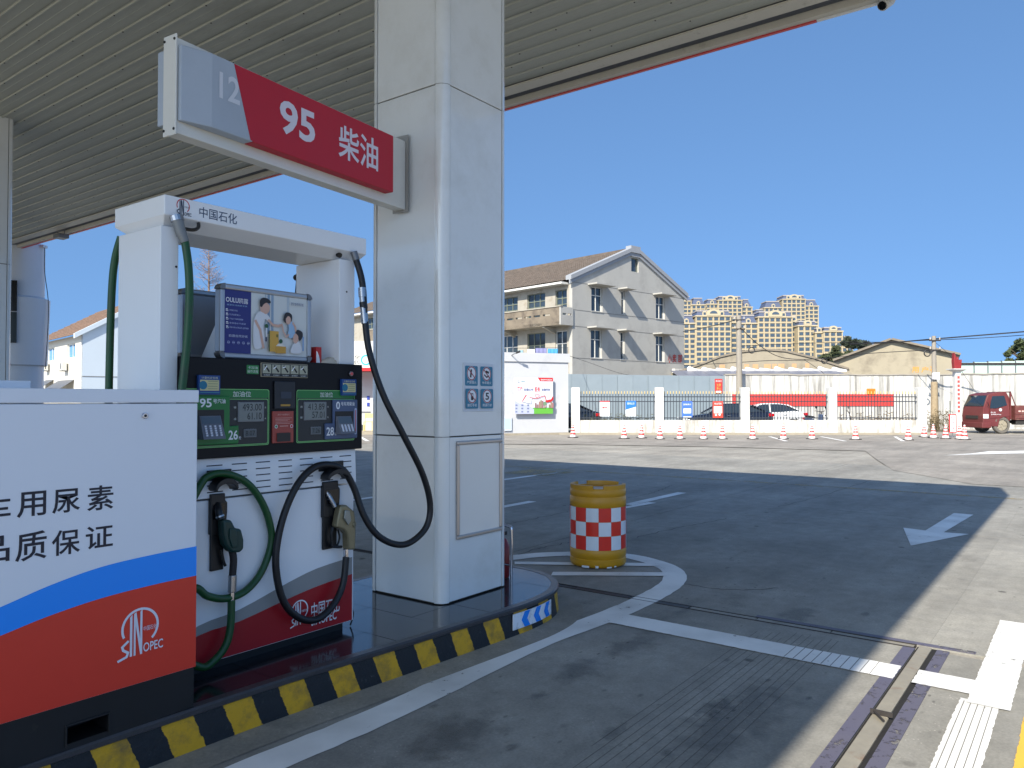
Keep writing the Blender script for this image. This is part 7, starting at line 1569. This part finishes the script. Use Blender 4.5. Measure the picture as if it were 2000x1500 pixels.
# ================================================================ pale house with cooling units, far side
GB = R(43); TH = TB @ Matrix.Translation((bu(160, 50), 50, 0)) @ Matrix.Rotation(GB, 4, 'Z'); HO = TH.translation.copy(); HX = TH.to_3x3() @ Vector((1, 0, 0)); HY = TH.to_3x3() @ Vector((0, 1, 0))
def hpg(x, y): p = onplane(x, y, HO, HY) - HO; return p.dot(HX), p.z
def hps(x, y): p = onplane(x, y, HO, HX) - HO; return p.dot(HY), p.z
ph = thing('pale_house', 'pale blue and white house with brown tiled roof beyond the cabinet', 'house', HO, BGA + GB)
ez = hps(150, 655)[1]; gw2 = 9.6; ag = hpg(222, 622)
ax = gw2 / 2; az = ez + (ag[1] - ez) * ax / max(.5, ag[0])
az = min(az, ez + 3.2)
PBL = M('pale_blue_render', (196, 208, 218), .85, var=.03, vs=.7); CRW = M('cream_white_render', (200, 197, 188), .85, var=.03)
MB().hexa([(0, .02, 0), (gw2, .02, 0), (gw2, .02, ez), (ax, .02, az), (0, .02, ez)][::-1], [(0, .3, 0), (gw2, .3, 0), (gw2, .3, ez), (ax, .3, az), (0, .3, ez)][::-1]).build('gable_wall', PBL, ph, local=True)
wr = []
for q in ((92, 677, 106.5, 704), (131, 671, 147, 703)):
    a = hps(q[2], q[1]); c = hps(q[0], q[3]); wr.append((a[0], c[0], c[1], a[1]))
z0, z1 = (wr[0][2] + wr[1][2]) / 2, (wr[0][3] + wr[1][3]) / 2; wr = [(r[0], r[1], z0, z1) for r in wr]
m = holed_wall(MB(), [(0.3, 0), (14, 0), (14, ez), (.3, ez)], wr, lambda s_, z, n_: (n_, s_, z), .25); weld(m.build('side_wall', CRW, ph, local=True)); MB().box(0.0, .25, .021, .299, 0, ez - .02).build('quoin', CRW, ph, local=True)
BLG = M('blue_window_film', (70, 136, 190), .2, var=.2, vs=2)
for r in wr:
    f = bpy.data.objects.new('window', None); COL.objects.link(f); f.parent = ph; WMX[f.name] = wm(ph)
    MB().box(.16, .17, r[0], r[1], r[2], r[3]).build('pane', BLG, f, local=True)
    for a, c in ((r[0], r[0] + .06), ((r[0] + r[1]) / 2 - .03, (r[0] + r[1]) / 2 + .03), (r[1] - .06, r[1])): MB().box(.10, .159, a, c, r[2], r[3]).build('frame', FRW, f, local=True)
    for a in (r[2], r[3] - .06): MB().box(.105, .155, r[0] + .06, r[1] - .06, a, a + .06).build('frame', FRW, f, local=True)
MB().box(GW_ * 0 + gw2 - .25, gw2, .3, 14, 0, ez).build('side_wall', PBL, ph, local=True)
TL2 = M('brown_clay_tile', (116, 94, 80), .9, var=.3, vs=2.5, dirt=(84, 72, 64), dirt_s=2.2, dirt_lo=.5, dirt_hi=.7)
def slope2(x0, z0, x1, z1):
    m = MB(); nx, ny = 12, 70; v = []; L_ = Vector((x1 - x0, 0, z1 - z0)); n_ = Vector((-(z1 - z0), 0, x1 - x0)).normalized(); n_ = n_ if n_.z > 0 else -n_
    for i in range(nx):
        for half in (0, 1):
            for j in range(ny * 2 + 1): p = Vector((x0, 0, z0)) + L_ * ((i + half) / nx) + n_ * ((.06 if j % 2 else 0) + (.05 if not half else 0)); v.append((p.x, .1 + 14 * j / (ny * 2), p.z))
    W2 = ny * 2 + 1; m.add(v, [(r * W2 + j, r * W2 + j + 1, (r + 1) * W2 + j + 1, (r + 1) * W2 + j) for r in range(nx * 2 - 1) for j in range(W2 - 1)]); return m.build('roof_tiles', TL2, ph, local=True, kind='stuff')
slope2(-.5, ez - .12, ax, az + .05); slope2(gw2 + .5, ez - .12, ax, az + .05)
for (xa, za), (xb, zb_) in (((-.5, ez - .2), (ax, az)), ((ax, az), (gw2 + .5, ez - .2))): MB().hexa([(xa, -.15, za - .1), (xb, -.15, zb_ - .1), (xb, .09, zb_ - .1), (xa, .09, za - .1)], [(xa, -.15, za + .22), (xb, -.15, zb_ + .22), (xb, .09, zb_ + .22), (xa, .09, za + .22)]).build('verge', PBL, ph, local=True)
MB().box(.004, gw2, .0, .018, hpg(170, 735)[1] - .02, hpg(170, 735)[1] + .02).build('string_course', STR, ph, local=True)
for q, lb in (((95, 724), 'air conditioner unit under the farther blue window of the pale house'), ((131, 724), 'air conditioner unit under the nearer blue window of the pale house')):
    a = hps(*q); acunit(lb, TH @ Matrix.Translation((0, a[0], a[1])) @ Matrix.Rotation(R(-90), 4, 'Z'))
for x0, x1 in ((89, 105), (114, 145)):
    a = hps(x1, 742); c = hps(x0, 742); MB().hexa([(-.9, a[0], a[1] - .65), (-.9, c[0], a[1] - .65), (-.003, c[0], a[1]), (-.003, a[0], a[1])], [(-.9, a[0], a[1] - .62), (-.9, c[0], a[1] - .62), (-.003, c[0], a[1] + .03), (-.003, a[0], a[1] + .03)]).build('window_awning', GREYM, ph, local=True)
# ================================================================ round price pylon beyond the canopy
DPY = 21.0; py = bthing('price_pylon', 'round white pylon with dark display panels beyond the canopy', 'pylon', bu(34, DPY), DPY)
r0 = bu(78, DPY) - bu(34, DPY); r1 = bu(84, DPY) - bu(34, DPY)
PYM = M('pylon_white', (206, 212, 220), .3, var=.02)
MB().lathe([(r0, 0), (r0, bz(478, DPY)), (r0 - .05, bz(478, DPY) + .05)], n=40).build('shaft', PYM, py, local=True, smooth=40)
m = MB(); zz0, zz1 = bz(714, DPY), bz(584, DPY); zc1 = bz(590, DPY); m.lathe([(r1 - .03, zz0), (r1, zz0 + .02), (r1 + .05, zz1 - .0), (r0 + .01, zz1 + .06)], n=40, caps=False); m.build('collar', PYM, py, local=True, smooth=40)
for y0, y1, mt in ((554, 612, BLACKG), (614, 672, M('display_green_black', (22, 40, 44), .3))):
    q = []; t0 = -92; 
    ang_ = [(-100 + k * 6) for k in range(5)]; v = []
    rr_ = r1 + .10
    for z in (bz(y1, DPY), bz(y0, DPY)): v += [(rr_ * math.cos(R(t + 16)), rr_ * math.sin(R(t + 16)), z) for t in ang_] + [((rr_ - .08) * math.cos(R(t + 16)), (rr_ - .08) * math.sin(R(t + 16)), z) for t in reversed(ang_)]
    m = MB(); m.hexa([Vector(p) for p in v[:10]], [Vector(p) for p in v[10:]]); m.build('display_panel', mt, py, local=True)
MB().box(r0 - .06, r0 + .10, -.1, .1, bz(482, DPY), bz(477, DPY)).build('top_box', PYM, py, local=True)
MB().tube([(r0 + .08, 0, bz(480, DPY)), (r0 + .10, -.02, bz(530, DPY)), (r1 + .12, 0, bz(600, DPY)), (r1 + .06, 0, bz(720, DPY))], .01, n=6).build('pylon_cable', WIRE, py, local=True)
